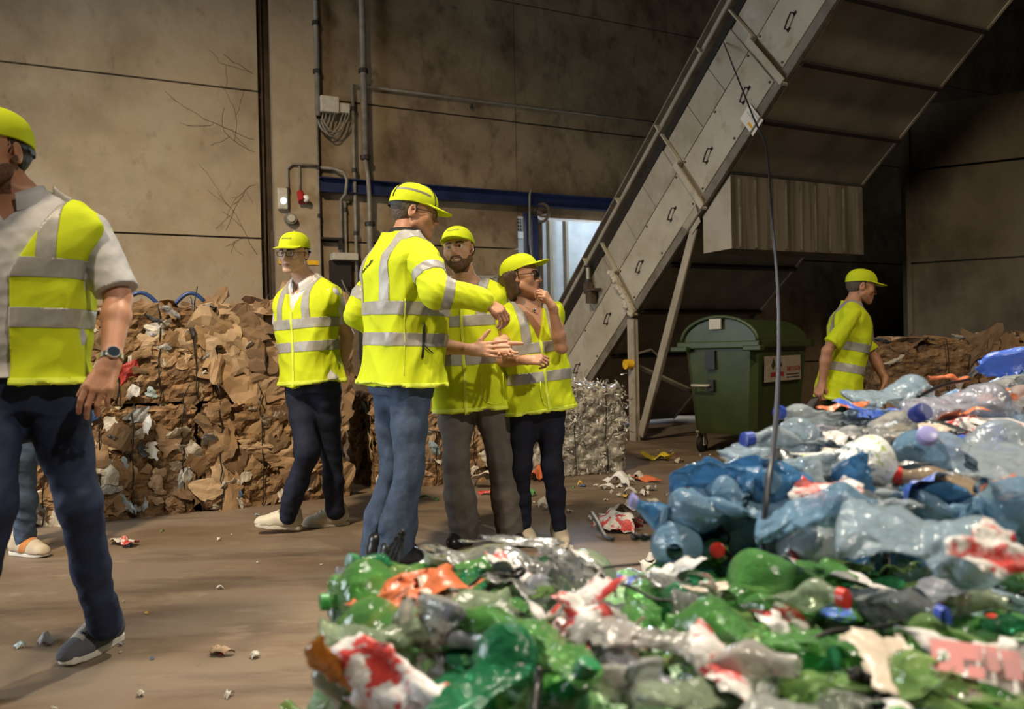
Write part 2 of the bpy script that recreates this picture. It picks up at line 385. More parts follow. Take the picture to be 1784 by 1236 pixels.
# ------------------------------------------------------------------ fittings on the back wall
def pipe_thing(name, label, cat, pts, r, mat, clips=(), group=None):
    o = thing(name, label, cat, pts[0], group)
    obj('pipe', MB().tube(pts, r, 10), mat, o, smooth=True)
    for c in clips: obj('clip', MB().tube([c - Zv * 0.025, c + Zv * 0.025], (max(r) if hasattr(r, '__len__') else r) * 1.5, 10), M['dark_steel'], o)
    return o


pipe_thing('conduit_pipe', 'grey conduit running down the pier edge to the pale junction box', 'pipe', [wp(-3.10, 9.3, 0.09), wp(-3.10, 4.05, 0.09)], 0.033, M['pipe'], [wp(-3.10, 5.2, 0.09), wp(-3.10, 4.6, 0.09)])
pipe_thing('conduit_pipe', 'thin grey conduit between the pale junction box and the floor along the pier edge', 'pipe', [wp(-3.115, 4.0, 0.085), wp(-3.115, 0.2, 0.085)], 0.014, M['pipe'], [wp(-3.115, 3.4, 0.085), wp(-3.115, 2.8, 0.085)])
pipe_thing('conduit_pipe', 'thick grey conduit rising past the blue beam to the roof', 'pipe',
           [wp(-2.53, 9.3, 0.16), wp(-2.53, 3.55, 0.16)], 0.042, M['pipe'], [wp(-2.53, 4.66, 0.16), wp(-2.53, 3.56, 0.16)])
pipe_thing('conduit_pipe', 'thick lower conduit piece crossing below the blue beam', 'pipe',
           [wp(-2.53, 3.53, 0.16), wp(-2.51, 3.3, 0.195), wp(-2.50, 3.08, 0.195), wp(-2.49, 2.75, 0.16), wp(-2.49, 2.7, 0.16), wp(-2.49, 1.6, 0.16)], [0.028, 0.028, 0.028, 0.028, 0.044, 0.044], M['pipe'], [wp(-2.49, 2.72, 0.16)])
pipe_thing('conduit_pipe', 'slim pale conduit left of the thick one with brass clamps', 'pipe',
           [wp(-2.66, 4.50, 0.10), wp(-2.655, 1.0, 0.10)], 0.022, M['pipe'], [wp(-2.66, 4.18, 0.10), wp(-2.655, 2.6, 0.10), wp(-2.66, 3.4, 0.1)])
pipe_thing('conduit_pipe', 'long slim conduit running level along the upper concrete course', 'pipe',
           [wp(-2.66, 4.50, 0.06), wp(-1.0, 4.50, 0.06), wp(0.8, 4.51, 0.06), wp(3.2, 4.52, 0.06)], 0.016, M['pipe'], [wp(-1.0, 4.42, 0.05)])
pipe_thing('conduit_pipe', 'twin conduit rising from the white switch panel to the beam', 'pipe',
           [wp(-2.83, 1.0, 0.06), wp(-2.83, 3.02, 0.06), wp(-2.80, 3.08, 0.18), wp(-2.78, 3.25, 0.185), wp(-2.80, 3.36, 0.12), wp(-2.92, 3.41, 0.06), wp(-3.08, 3.41, 0.06)], 0.020, M['pipe'], [wp(-2.83, 2.5, 0.06)])
pipe_thing('conduit_pipe', 'second pipe of the pair beside the white switch panel', 'pipe', [wp(-2.775, 1.2, 0.05), wp(-2.775, 3.02, 0.05)], 0.017, M['pipe'], [wp(-2.775, 2.9, 0.05)])
pipe_thing('conduit_pipe', 'bent grey conduit above the small lamp and alarm on the pier', 'pipe',
           [wp(-3.49, 2.84, 0.09), wp(-3.49, 3.36, 0.09), wp(-3.43, 3.42, 0.09), wp(-3.11, 3.42, 0.09)], 0.016, M['pipe'], [wp(-3.49, 3.1, 0.09)])
# junction box with drooping cables
jb = thing('junction_box', 'pale grey junction box with drooping cables high on the wall', 'electrical box', wp(-2.97, 4.18, 0.1))
bevel(obj('box', MB().box(wp(-2.965, 4.19, 0.12), WD * 0.115, WN * 0.05, Zv * 0.10), M['box_grey'], jb), 0.008)
bevel(obj('small_box', MB().box(wp(-2.775, 4.165, 0.11), WD * 0.062, WN * 0.04, Zv * 0.06), M['box_grey'], jb), 0.006)
for i, (s0, s1, dip) in enumerate(((-3.04, -3.11, .10), (-3.0, -3.11, .14), (-2.95, -3.1, .18), (-2.9, -3.12, .2), (-2.80, -3.12, .23), (-2.76, -3.08, .26), (-2.72, -3.06, .2))):
    pts = [wp(s0 + (s1 - s0) * t, 4.10 - dip * math.sin(math.pi * t) ** 0.8 - 0.10 * t, 0.11 - 0.03 * t + 0.01 * i) for t in np.linspace(0, 1, 9)]
    obj('cable', MB().tube(pts, 0.010, 6), M['pipe'], jb, smooth=True)
# small lamp and socket on the pier
lp = thing('wall_lamp', 'small white lamp box glowing on the concrete pier', 'lamp', wp(-3.56, 2.98, 0.06))
bevel(obj('housing', MB().box(wp(-3.56, 2.98, 0.10), WD * 0.058, WN * 0.04, Zv * 0.13), M['box_grey'], lp), 0.01)
obj('diffuser', MB().ball(wp(-3.555, 2.95, 0.145), (0.04, 0.025, 0.04)), M['emit'], lp, smooth=True)
so = thing('round_socket', 'round grey socket under the small white lamp on the pier', 'socket', wp(-3.47, 2.74, 0.06))
obj('body', MB().cyl(wp(-3.47, 2.74, 0.06), wp(-3.47, 2.74, 0.15), 0.075, 0.07), M['pipe'], so, angle=40)
obj('cover', MB().cyl(wp(-3.47, 2.74, 0.15), wp(-3.47, 2.74, 0.165), 0.045), M['box_grey'], so, angle=40)
al = thing('alarm_beacon', 'red and white alarm beacon hanging on a stem from the bent conduit', 'alarm', wp(-3.33, 3.0, 0.06))
obj('stem', MB().tube([wp(-3.345, 3.40, 0.09), wp(-3.345, 3.08, 0.09)], 0.014, 8), M['pipe'], al, smooth=True)
obj('red_body', MB().cyl(wp(-3.345, 3.08, 0.09), wp(-3.33, 2.95, 0.16), 0.04, 0.055), M['red'], al, angle=40)
obj('white_cap', MB().ball(wp(-3.29, 2.99, 0.17), (0.045, 0.04, 0.045)), M['lamp_white'], al, smooth=True)
# yellow strip, white panel with socket, black switch box, vent window
tag(obj('wall_strip', MB().box(wp(-3.37, 2.215, 0.072), WD * 0.25, WN * 0.006, Zv * 0.028), M['yellow_paint']), 'yellow stripe plate across the concrete pier behind the capped man', 'plate')
pn = thing('switch_panel', 'white cable box above a dark socket hung on the wall', 'electrical box', wp(-2.82, 2.2, 0.05))
bevel(obj('cover', MB().box(wp(-2.82, 2.29, 0.12), WD * 0.16, WN * 0.09, Zv * 0.045), M['box_grey'], pn), 0.008)
obj('socket', MB().box(wp(-2.86, 2.08, 0.06), WD * 0.13, WN * 0.05, Zv * 0.17), M['dark_steel'], pn)
obj('cable', MB().tube([wp(-2.86, 2.0, 0.13), wp(-2.80, 1.85, 0.14), wp(-2.7, 1.80, 0.12), wp(-2.6, 1.84, 0.12)], 0.009, 6), M['pipe'], pn, smooth=True)
hk = tag(obj('wall_bracket', MB().box(wp(-2.98, 2.52, 0.08), WD * 0.13, WN * 0.05, Zv * 0.012).box(wp(-2.86, 2.46, 0.09), WD * 0.02, WN * 0.04, Zv * 0.07), M['dark_steel']), 'dark angle bracket on the wall joint above the white cable box', 'bracket')
vt = thing('wall_vent', 'small grey-framed window slot in the wall behind the bearded man', 'vent', wp(-0.9, 2.0, 0.02))
obj('frame', MB().box(wp(-0.93, 2.09, 0.02), WD * 0.26, WN * 0.025, Zv * 0.02).box(wp(-0.69, 1.9, 0.02), WD * 0.03, WN * 0.025, Zv * 0.2).box(wp(-1.17, 1.9, 0.02), WD * 0.03, WN * 0.025, Zv * 0.2), M['galv'], vt)
obj('pane', MB().box(wp(-0.93, 1.9, 0.005), WD * 0.22, WN * 0.006, Zv * 0.18), M['dark_steel'], vt)
obj('bar', MB().box(wp(-0.93, 1.9, 0.02), WD * 0.012, WN * 0.012, Zv * 0.18), M['white_steel'], vt)

# ================================================================== THE CONVEYOR
EL = math.atan(0.816); CF = np.array([1.403, 9.163, 0.0])
CA = -WN * math.cos(EL) + Zv * math.sin(EL)          # up along the belt, towards the camera
CB = WN * math.sin(EL) + Zv * math.cos(EL)           # across the side face, upwards


def cv(t, v, o=0.0):
    """t along the conveyor, v across its side face, o out from the near side face"""
    return CF + CA * t + CB * v - WD * o


conv = thing('conveyor', 'long inclined galvanised steel conveyor rising from the wall opening', 'conveyor', CF)
T0, T1, VB, VT, CW = -1.30, 8.2, 1.08, 2.36, 1.86


def cbox(mb, t0, t1, v0, v1, o0, o1):
    return mb.box(cv((t0 + t1) / 2, (v0 + v1) / 2, (o0 + o1) / 2), CA * (t1 - t0) / 2, CB * (v1 - v0) / 2, WD * (o1 - o0) / 2)


obj('side_wall', cbox(MB(), T0, T1, VB + 0.02, VT - 0.02, -0.05, -0.02), M['galv'], conv)
obj('side_wall', cbox(MB(), T0, T1, VB + 0.02, VT - 0.02, -CW, -CW + 0.03), M['galv'], conv)
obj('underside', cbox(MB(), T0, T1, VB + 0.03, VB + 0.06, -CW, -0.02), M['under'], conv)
obj('top_cover', cbox(MB(), T0, T1, VT - 0.04, VT - 0.02, -CW, -0.02), M['galv'], conv)
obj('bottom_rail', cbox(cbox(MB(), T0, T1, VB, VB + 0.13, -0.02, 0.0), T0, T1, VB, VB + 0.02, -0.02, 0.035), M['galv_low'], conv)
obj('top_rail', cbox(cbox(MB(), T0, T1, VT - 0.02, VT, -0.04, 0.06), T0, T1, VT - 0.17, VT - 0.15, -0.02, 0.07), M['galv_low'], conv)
obj('top_band', cbox(MB(), T0, T1, VT - 0.15, VT - 0.02, -0.02, -0.005), M['galv'], conv)
obj('cable_channel', cbox(MB(), T0, T1, VT - 0.27, VT - 0.19, -0.02, 0.01), M['dark_steel'], conv)
ribs = [-0.95, 0.97, 2.56, 3.98, 5.45, 6.9]
for i in range(len(ribs)):
    t0 = ribs[i] + 0.07; t1 = (ribs[i + 1] if i + 1 < len(ribs) else T1) - 0.07
    d = obj('access_door', cbox(MB(), t0, t1, VB + 0.14, 1.70, -0.02, 0.006), M['galv_light'], conv); bevel(d, 0.004, 1)
    for hv in (0.24, 0.78):
        th = t0 + (t1 - t0) * hv; c = cv(th, 1.42, 0.006)
        # a bow handle, hanging upright on the slanted panel
        pts = [c + CA * 0.065 + CB * 0.02, c + CA * 0.065 + CB * 0.02 - WD * 0.05, c - CA * 0.0 - WD * 0.055, c - CA * 0.065 - CB * 0.02 - WD * 0.05, c - CA * 0.065 - CB * 0.02]
        obj('handle', MB().tube(pts, 0.0085, 8).box(c + CA * 0.065 + CB * 0.02, CA * 0.02, CB * 0.014, WD * 0.004).box(c - CA * 0.065 - CB * 0.02, CA * 0.02, CB * 0.014, WD * 0.004), M['dark_steel'], d)
    for (a_, b_) in ((t0 + 0.03, 1.67), (t1 - 0.03, 1.67), (t0 + 0.03, VB + 0.17), (t1 - 0.03, VB + 0.17), ((t0 + t1) / 2, 1.67), ((t0 + t1) / 2, VB + 0.17)):
        obj('bolt', MB().cyl(cv(a_, b_, 0.004), cv(a_, b_, 0.016), 0.012, seg=8), M['rust'], d)
    for k in range(3):
        u0 = t0 + (t1 - t0) * k / 3 + 0.004; u1 = t0 + (t1 - t0) * (k + 1) / 3 - 0.004
        obj('upper_panel', cbox(MB(), u0, u1, 1.715, VT - 0.275, -0.02, 0.0), M['galv'], conv)
for t in ribs:
    g = MB(); cbox(g, t - 0.012, t + 0.012, VB - 0.02, 1.73, 0, 0.075); cbox(g, t - 0.012, t + 0.05, VB - 0.02, 1.73, 0.066, 0.078)
    cbox(g, t + 0.05, t + 0.066, 1.70, VT - 0.15, 0, 0.05); cbox(g, t - 0.012, t + 0.066, 1.70, 1.73, 0, 0.075)
    for v in np.arange(VB + 0.06, 1.68, 0.12): g.cyl(cv(t - 0.02, v, 0.04), cv(t + 0.03, v, 0.04), 0.013, seg=8)
    obj('flange', g, M['galv_light'], conv)
for t in (-0.35, 0.62, 1.6, 2.62, 3.55, 4.6, 5.6): obj('gusset', cbox(MB(), t - 0.008, t + 0.008, VT - 0.15, VT - 0.02, 0, 0.055), M['galv_light'], conv)
for t in (0.2, 1.0, 1.75, 2.38, 2.98, 3.58, 4.18, 4.78, 5.4, 6.1, 6.8): obj('crossbar', cbox(MB(), t - 0.02, t + 0.02, VB - 0.015, VB + 0.03, -CW + 0.02, -0.03), M['dark_steel'], conv)
# crusted dirt on the lowest flange
g = MB()
for k in range(26):
    v = VB + 0.7 * k / 26; g.ball(cv(0.97 + random.uniform(-.03, .03), v, 0.075 + random.uniform(-.01, .02)), random.uniform(.015, .04), 7, 5)
obj('dirt_crust', g, M['galv_light'], conv)['kind'] = 'stuff'
# chute box hanging under the belt
cb = MB()
P = cv(2.54, 0.51, -0.02); dn = 2.003
c0 = np.array([P[0], P[1], 0])
zt = lambda back: 2.70 - back * 0.816
cb.prism([c0 + Zv * dn, c0 + Zv * 2.72, c0 + WN * 0.42 + Zv * 2.38, c0 + WN * 0.42 + Zv * dn], WD * 1.80)
obj('chute_box', cb, M['galv_streak_shade'], conv)
obj('chute_side', MB().prism([c0 + Zv * dn - WD * .001, c0 + Zv * 2.70 - WD * .001, c0 + WN * 0.41 + Zv * 2.37 - WD * .001, c0 + WN * 0.41 + Zv * dn - WD * .001], -WD * .004), M['galv'], conv)
rb = MB()
for k in range(9): rb.box(c0 + WD * (0.1 + 0.2 * k) + Zv * 2.35 - WN * 0.006, WD * 0.008, WN * 0.008, Zv * 0.33)
obj('chute_rib', rb, M['galv_low'], conv)
# legs and braces
obj('leg', MB().box(CF + Zv * 0.70 + WD * 0.0, WD * 0.035, WN * 0.035, Zv * 0.70).box(CF + Zv * 0.7 - WD * 0.04, WD * 0.008, WN * 0.06, Zv * 0.7), M['galv'], conv)
obj('leg', MB().box(CF + Zv * 0.70 + WD * 1.8, WD * 0.035, WN * 0.035, Zv * 0.70), M['galv_low'], conv)
lt, lb = cv(2.30, 1.06, 0.0), CF + WD * 0.02 + Zv * 0.06 - WN * 0.06
def beam(mb, p, q_, w_, d_):
    ax = (q_ - p) / 2; a = np.cross(ax, WD); a /= np.linalg.norm(a); return mb.box((p + q_) / 2, ax, a * d_, WD * w_)
bb = MB(); beam(bb, lb, lt, 0.008, 0.05); beam(bb, lb + CB * 0.0 + WD * 0.04, lt + WD * 0.04, 0.035, 0.008)
obj('brace', bb, M['galv'], conv)
obj('brace_plate', MB().prism([cv(2.25, 1.02, 0.01), cv(2.42, 1.02, 0.01), cv(2.48, 1.2, 0.01), cv(2.2, 1.2, 0.01)], -WD * 0.01), M['galv'], conv)
obj('foot_rail', MB().box(CF + WD * 0.45 + Zv * 0.10, WD * 0.45, WN * 0.02, Zv * 0.03), M['galv_low'], conv)
b2 = MB(); b2.tube([CF + Zv * 0.85 + WD * 0.05, CF + WD * 1.75 + Zv * 0.15], 0.03, 4); obj('cross_brace', b2, M['galv_low'], conv)
# beacon lamp with guard, motor bracket, yellow plug, foot cables
bl = MB(); p = cv(0.56, 2.02, 0.08)
bl.cyl(p - Zv * 0.03, p + Zv * 0.01, 0.05); bl.cyl(p + Zv * 0.16, p + Zv * 0.18, 0.045)
for k in range(6): bl.tube([p + 0.045 * np.array([math.cos(k), math.sin(k), 0]), p + 0.045 * np.array([math.cos(k), math.sin(k), 0]) + Zv * 0.17], 0.004, 5)
obj('lamp_guard', bl, M['dark_steel'], conv)
obj('lamp_glass', MB().cyl(p, p + Zv * 0.15, 0.03), M['box_grey'], conv, angle=40)
obj('motor_bracket', MB().box(p - Zv * 0.10 + WD * 0.0, WD * 0.04, WN * 0.05, Zv * 0.07).box(p - Zv * 0.13 - WN * 0.1, WD * 0.05, WN * 0.12, Zv * 0.015).box(p - Zv * 0.22 - WN * 0.06, WD * 0.04, WN * 0.06, Zv * 0.07), M['rust'], conv)
yc = CF + Zv * 0.88 - WN * 0.02 - WD * 0.08
obj('yellow_plug', MB().cyl(yc - WD * 0.06, yc + WD * 0.03, 0.055), M['yellow_paint'], conv, angle=40)
obj('plug_cable', MB().tube([yc + WD * 0.03, yc + WD * 0.12 + Zv * 0.12, yc + WD * 0.3 + Zv * 0.16, yc + WD * 0.42 + Zv * 0.08, yc + WD * 0.46 - Zv * 0.05], 0.016, 7), M['pipe'], conv, smooth=True)
# sign plate, its writing running down the belt
sg = thing('sign_plate', 'white enamel plate with an orange mark fixed on the conveyor side', 'sign', cv(3.53, 1.18, 0.02))
obj('plate', cbox(MB(), 3.445, 3.615, 1.05, 1.31, 0.02, 0.026), M['sign'], sg)
m_ = MB(); rr_ = random.Random(4)
for (t_, v0, v1, hh) in ((3.590, 1.285, 1.12, .011), (3.545, 1.275, 1.10, .011)):      # two lines of faded, unreadable lettering
    v = v0
    while v > v1:
        wd = rr_.uniform(.006, .013); m_.box(cv(t_, v - wd / 2, .0268), CA * hh * rr_.uniform(.6, 1), CB * wd / 2, WD * .0004); v -= wd + rr_.uniform(.004, .009)
obj('lettering', m_, M['ink_grey'], sg)
obj('orange_mark', MB().prism([cv(3.475, 1.19, 0.0265), cv(3.50, 1.19, 0.0265), cv(3.505, 1.13, 0.0265), cv(3.48, 1.10, 0.0265)], -WD * 0.0006), M['orange'], sg)

# black cable hanging from the conveyor to the bales
pa = cv(3.79, 2.04, 0.03)
hang = [pa, pa + np.array([0.1, -0.35, -0.25])]
targets = [(1312, 203, 5.6), (1335, 258, 5.2), (1345, 380, 4.4), (1355, 500, 3.5), (1357, 600, 2.8), (1354, 700, 2.2), (1346, 790, 1.70), (1336, 860, 1.58), (1330, 925, 1.55), (1328, 970, 1.54)]
cpts = [pa] + [at(*t) for t in targets]
def smooth_path(pts, n):
    pts = np.array(pts); out = []
    P_ = np.vstack([2 * pts[0] - pts[1], pts, 2 * pts[-1] - pts[-2]])
    for i in range(len(pts) - 1):
        p0, p1, p2, p3 = P_[i:i + 4]
        for t in np.linspace(0, 1, n, endpoint=False): out.append(0.5 * (2 * p1 + (p2 - p0) * t + (2 * p0 - 5 * p1 + 4 * p2 - p3) * t * t + (-p0 + 3 * p1 - 3 * p2 + p3) * t ** 3))
    out.append(pts[-1]); return out
tag(obj('hanging_cable', MB().tube(smooth_path(cpts, 6), 0.0065, 8), M['cable'], smooth=True), 'black cable hanging from the conveyor down to the blue bottle bale', 'cable')

# ================================================================== THE GREEN BIN
BL = np.array([0.65, 0.76, 0]); BE = np.array([0.76, -0.65, 0]); B0 = np.array([1.72, 8.0, 0])
def bp_(l, e, z): return B0 + BL * l + BE * e + Zv * z
bn = thing('waste_container', 'dark green wheeled waste container with a domed lid under the conveyor', 'waste container', bp_(0.63, 0.38, 0))
LL, EE = 1.32, 0.76
rings = []
for (z, i) in ((0.20, 0.075), (0.24, 0.06), (0.60, 0.035), (1.02, 0.0), (1.08, 0.0)):
    rings.append([bp_(x, y, z) for (x, y) in ((i + .06, i), (LL - i - .06, i), (LL - i, i + .06), (LL - i, EE - i - .06), (LL - i - .06, EE - i), (i + .06, EE - i), (i, EE - i - .06), (i, i + .06))])
obj('body', MB().loft(rings), M['bin_green'], bn, angle=30)
rim = MB()
for (l0, l1, e0, e1) in ((-.04, LL + .04, -.05, .02), (-.04, LL + .04, EE - .02, EE + .05), (-.05, .02, -.05, EE + .05), (LL - .02, LL + .05, -.05, EE + .05)):
    rim.box(bp_((l0 + l1) / 2, (e0 + e1) / 2, 1.075), BL * (l1 - l0) / 2, BE * (e1 - e0) / 2, Zv * 0.035)
bevel(obj('rim', rim, M['bin_green'], bn), 0.012)
prof = [(EE / 2 + (EE / 2 + 0.0) * math.cos(t), 1.10 + 0.235 * math.sin(t)) for t in np.linspace(math.pi, 0, 17)]
lid = MB().prism([bp_(0.02, e, z) for e, z in prof], BL * (LL - 0.04))
lo = obj('lid', lid, M['bin_green'], bn, angle=35)
obj('lid_rib', MB().tube([bp_(0.0, EE / 2 + (EE / 2 + .02) * math.cos(t), 1.10 + .25 * math.sin(t)) for t in np.linspace(math.pi, 0, 17)], 0.02, 6), M['bin_green'], lo, smooth=True)
obj('lid_tab', MB().box(bp_(-0.02, 0.36, 1.28), BE * 0.06, Zv * 0.05, BL * 0.012), M['box_grey'], lo)
for e in (0.0, EE):
    bevel(obj('trunnion', MB().box(bp_(-0.06, e, 1.04), BL * 0.05, BE * 0.09, Zv * 0.025), M['bin_green'], bn), 0.01)
lk = MB(); lk.box(bp_(-0.005, 0.30, 0.93), BL * 0.03, BE * 0.05, Zv * 0.09); obj('lock', lk, M['black'], bn)
hd = MB(); hd.tube([bp_(0.02, 0.12, 0.68), bp_(-0.07, 0.12, 0.68), bp_(-0.07, 0.28, 0.68), bp_(0.02, 0.28, 0.68)], 0.014, 8)
obj('handle', hd, M['box_grey'], bn, smooth=True)
obj('handle_mount', MB().box(bp_(0.01, 0.29, 0.68), BL * 0.03, BE * 0.035, Zv * 0.055), M['black'], bn)
for (l, e) in ((0.16, 0.10), (0.16, 0.66), (1.16, 0.10), (1.16, 0.66)):
    c = bp_(l, e, 0.085)
    f = obj('caster', MB().box(c + Zv * 0.06 + BE * 0.032, BE * 0.005, BL * 0.03, Zv * 0.075).box(c + Zv * 0.06 - BE * 0.032, BE * 0.005, BL * 0.03, Zv * 0.075).box(c + Zv * 0.125, BE * 0.04, BL * 0.05, Zv * 0.01), M['galv'], bn)
    obj('wheel', MB().cyl(c - BE * 0.022, c + BE * 0.022, 0.085), M['black'], f, angle=40)
# sticker on the long front
ss = thing('bin_sticker', 'grimy white sticker with red lettering on the green waste container', 'sticker', bp_(0.05, EE, 0.8))
def stp(l, z, o=0.0): return bp_(l, EE - 0.012 + 0.02 + o, z)
st = MB().box(stp(0.62, 0.83), BL * 0.46, BE * 0.002, Zv * 0.125); obj('backing', st, M['sticker'], ss)
obj('red_print', MB().box(stp(0.46, 0.775, 0.003), BL * 0.16, BE * 0.001, Zv * 0.022), M['ink_red'], ss)
text_part('lettering', 'SARTI FASTER', stp(0.70, 0.80, 0.004), BL, Zv, 0.07, M['ink_red'], ss, stretch=0.85)
for z in (0.765, 0.735): obj('fine_print', MB().box(stp(0.87, z, 0.003), BL * 0.17, BE * 0.001, Zv * 0.005), M['ink_dark'], ss)
obj('blue_bird', MB().prism([stp(0.44, 0.85, .003), stp(0.46, 0.93, .003), stp(0.58, 0.88, .003), stp(0.59, 0.85, .003), stp(0.50, 0.86, .003), stp(0.44, 0.80, .003)], BE * 0.001), M['ink_dark'], ss)
obj('green_peak', MB().prism([stp(0.32, 0.86, .003), stp(0.38, 0.94, .003), stp(0.42, 0.87, .003), stp(0.36, 0.82, .003)], BE * 0.001), M['ink_green'], ss)

# ================================================================== BODIES AND CLOTHES: smooth solids sampled on a grid
def smin(a, b, k):
    h = np.clip(0.5 + 0.5 * (b - a) / k, 0, 1); return b * (1 - h) + a * h - k * h * (1 - h)


class RC:      # tapered limb between two points
    def __init__(s, a, b, ra, rb, neg=False): s.a = np.asarray(a, np.float32); s.b = np.asarray(b, np.float32); s.ra, s.rb, s.neg = ra, rb, neg
    def box(s): m = max(s.ra, s.rb); return np.minimum(s.a, s.b) - m, np.maximum(s.a, s.b) + m
    def __call__(s, P):
        ba = s.b - s.a; pa = P - s.a; h = np.clip(pa @ ba / max(float(ba @ ba), 1e-9), 0, 1)
        q = pa - h[:, None] * ba; return np.sqrt((q * q).sum(1)) - (s.ra + (s.rb - s.ra) * h)


class EL_:     # ellipsoid, axes given by the columns of R
    def __init__(s, c, r, R=None, neg=False): s.c = np.asarray(c, np.float32); s.r = np.asarray(r, np.float32); s.R = np.eye(3, dtype=np.float32) if R is None else np.asarray(R, np.float32); s.neg = neg
    def box(s): m = float(s.r.max()); return s.c - m, s.c + m
    def __call__(s, P):
        q = (P - s.c) @ s.R; k0 = np.sqrt(((q / s.r) ** 2).sum(1)); k1 = np.sqrt(((q / (s.r * s.r)) ** 2).sum(1)); return k0 * (k0 - 1) / np.maximum(k1, 1e-6)


class LF:      # stacked oval sections (z, half width, half depth, centre y) in a frame H, R
    def __init__(s, secs, H, R, neg=False, p=2.3):
        a = np.array(secs, float); zz = np.linspace(a[0, 0], a[-1, 0], 60); s.z = zz.astype(np.float32); n = len(a)
        def cub(y):
            m = np.gradient(y, a[:, 0]); out = []
            for z in zz:
                i = min(max(np.searchsorted(a[:, 0], z) - 1, 0), n - 2); h = a[i + 1, 0] - a[i, 0]; t = (z - a[i, 0]) / h
                out.append((2 * t ** 3 - 3 * t * t + 1) * y[i] + (t ** 3 - 2 * t * t + t) * h * m[i] + (-2 * t ** 3 + 3 * t * t) * y[i + 1] + (t ** 3 - t * t) * h * m[i + 1])
            return np.array(out, np.float32)
        s.rx, s.ry, s.cy = cub(a[:, 1]), cub(a[:, 2]), cub(a[:, 3]); s.H = np.asarray(H, np.float32); s.R = np.asarray(R, np.float32); s.neg = neg; s.p = p
    def box(s):
        pts = [s.H + s.R @ np.array([x, y, z]) for x in (-s.rx.max(), s.rx.max()) for y in (-.2, .2) for z in (s.z[0], s.z[-1])]; return np.min(pts, 0), np.max(pts, 0)
    def __call__(s, P):
        q = (P - s.H) @ s.R; z = q[:, 2]; rx = np.interp(z, s.z, s.rx); ry = np.interp(z, s.z, s.ry); c = np.interp(z, s.z, s.cy)
        k = (np.abs(q[:, 0] / rx) ** s.p + np.abs((q[:, 1] - c) / ry) ** s.p) ** (1 / s.p)
        d = (k - 1) * np.minimum(rx, ry); e = np.maximum(s.z[0] - z, z - s.z[-1])
        return np.maximum(d, e) if True else d


class FN:      # any function of local coordinates
    def __init__(s, f, H, R, lo, hi, neg=False): s.f, s.H, s.R, s.neg, s.lo, s.hi = f, np.asarray(H, np.float32), np.asarray(R, np.float32), neg, np.asarray(lo), np.asarray(hi)
    def box(s): return s.lo, s.hi
    def __call__(s, P): return s.f((P - s.H) @ s.R)


class Group:
    def __init__(s, prims, k, join=0.02): s.p, s.k, s.join = prims, k, join
    def box(s):
        b = [p.box() for p in s.p if not p.neg]; return np.min([x[0] for x in b], 0), np.max([x[1] for x in b], 0)
    def __call__(s, P):
        d = None
        for p in s.p:
            e = p(P)
            if p.neg: d = -smin(-d, e, s.k if s.k < .012 else .012)
            else: d = e if d is None else smin(d, e, s.k)
        return d


def field(groups, P, disp=None, cuts=()):
    out = None
    for g in groups:
        lo, hi = g.box(); q = np.maximum(np.maximum(lo - P, P - hi), 0); far = np.sqrt((q * q).sum(1)); d = far + 0.06; m = far < 0.05
        if m.any(): d[m] = g(P[m])
        out = d if out is None else smin(out, d, g.join)
    if disp is not None: out = out + disp(P)
    for c in cuts: out = np.maximum(out, c(P))
    return out


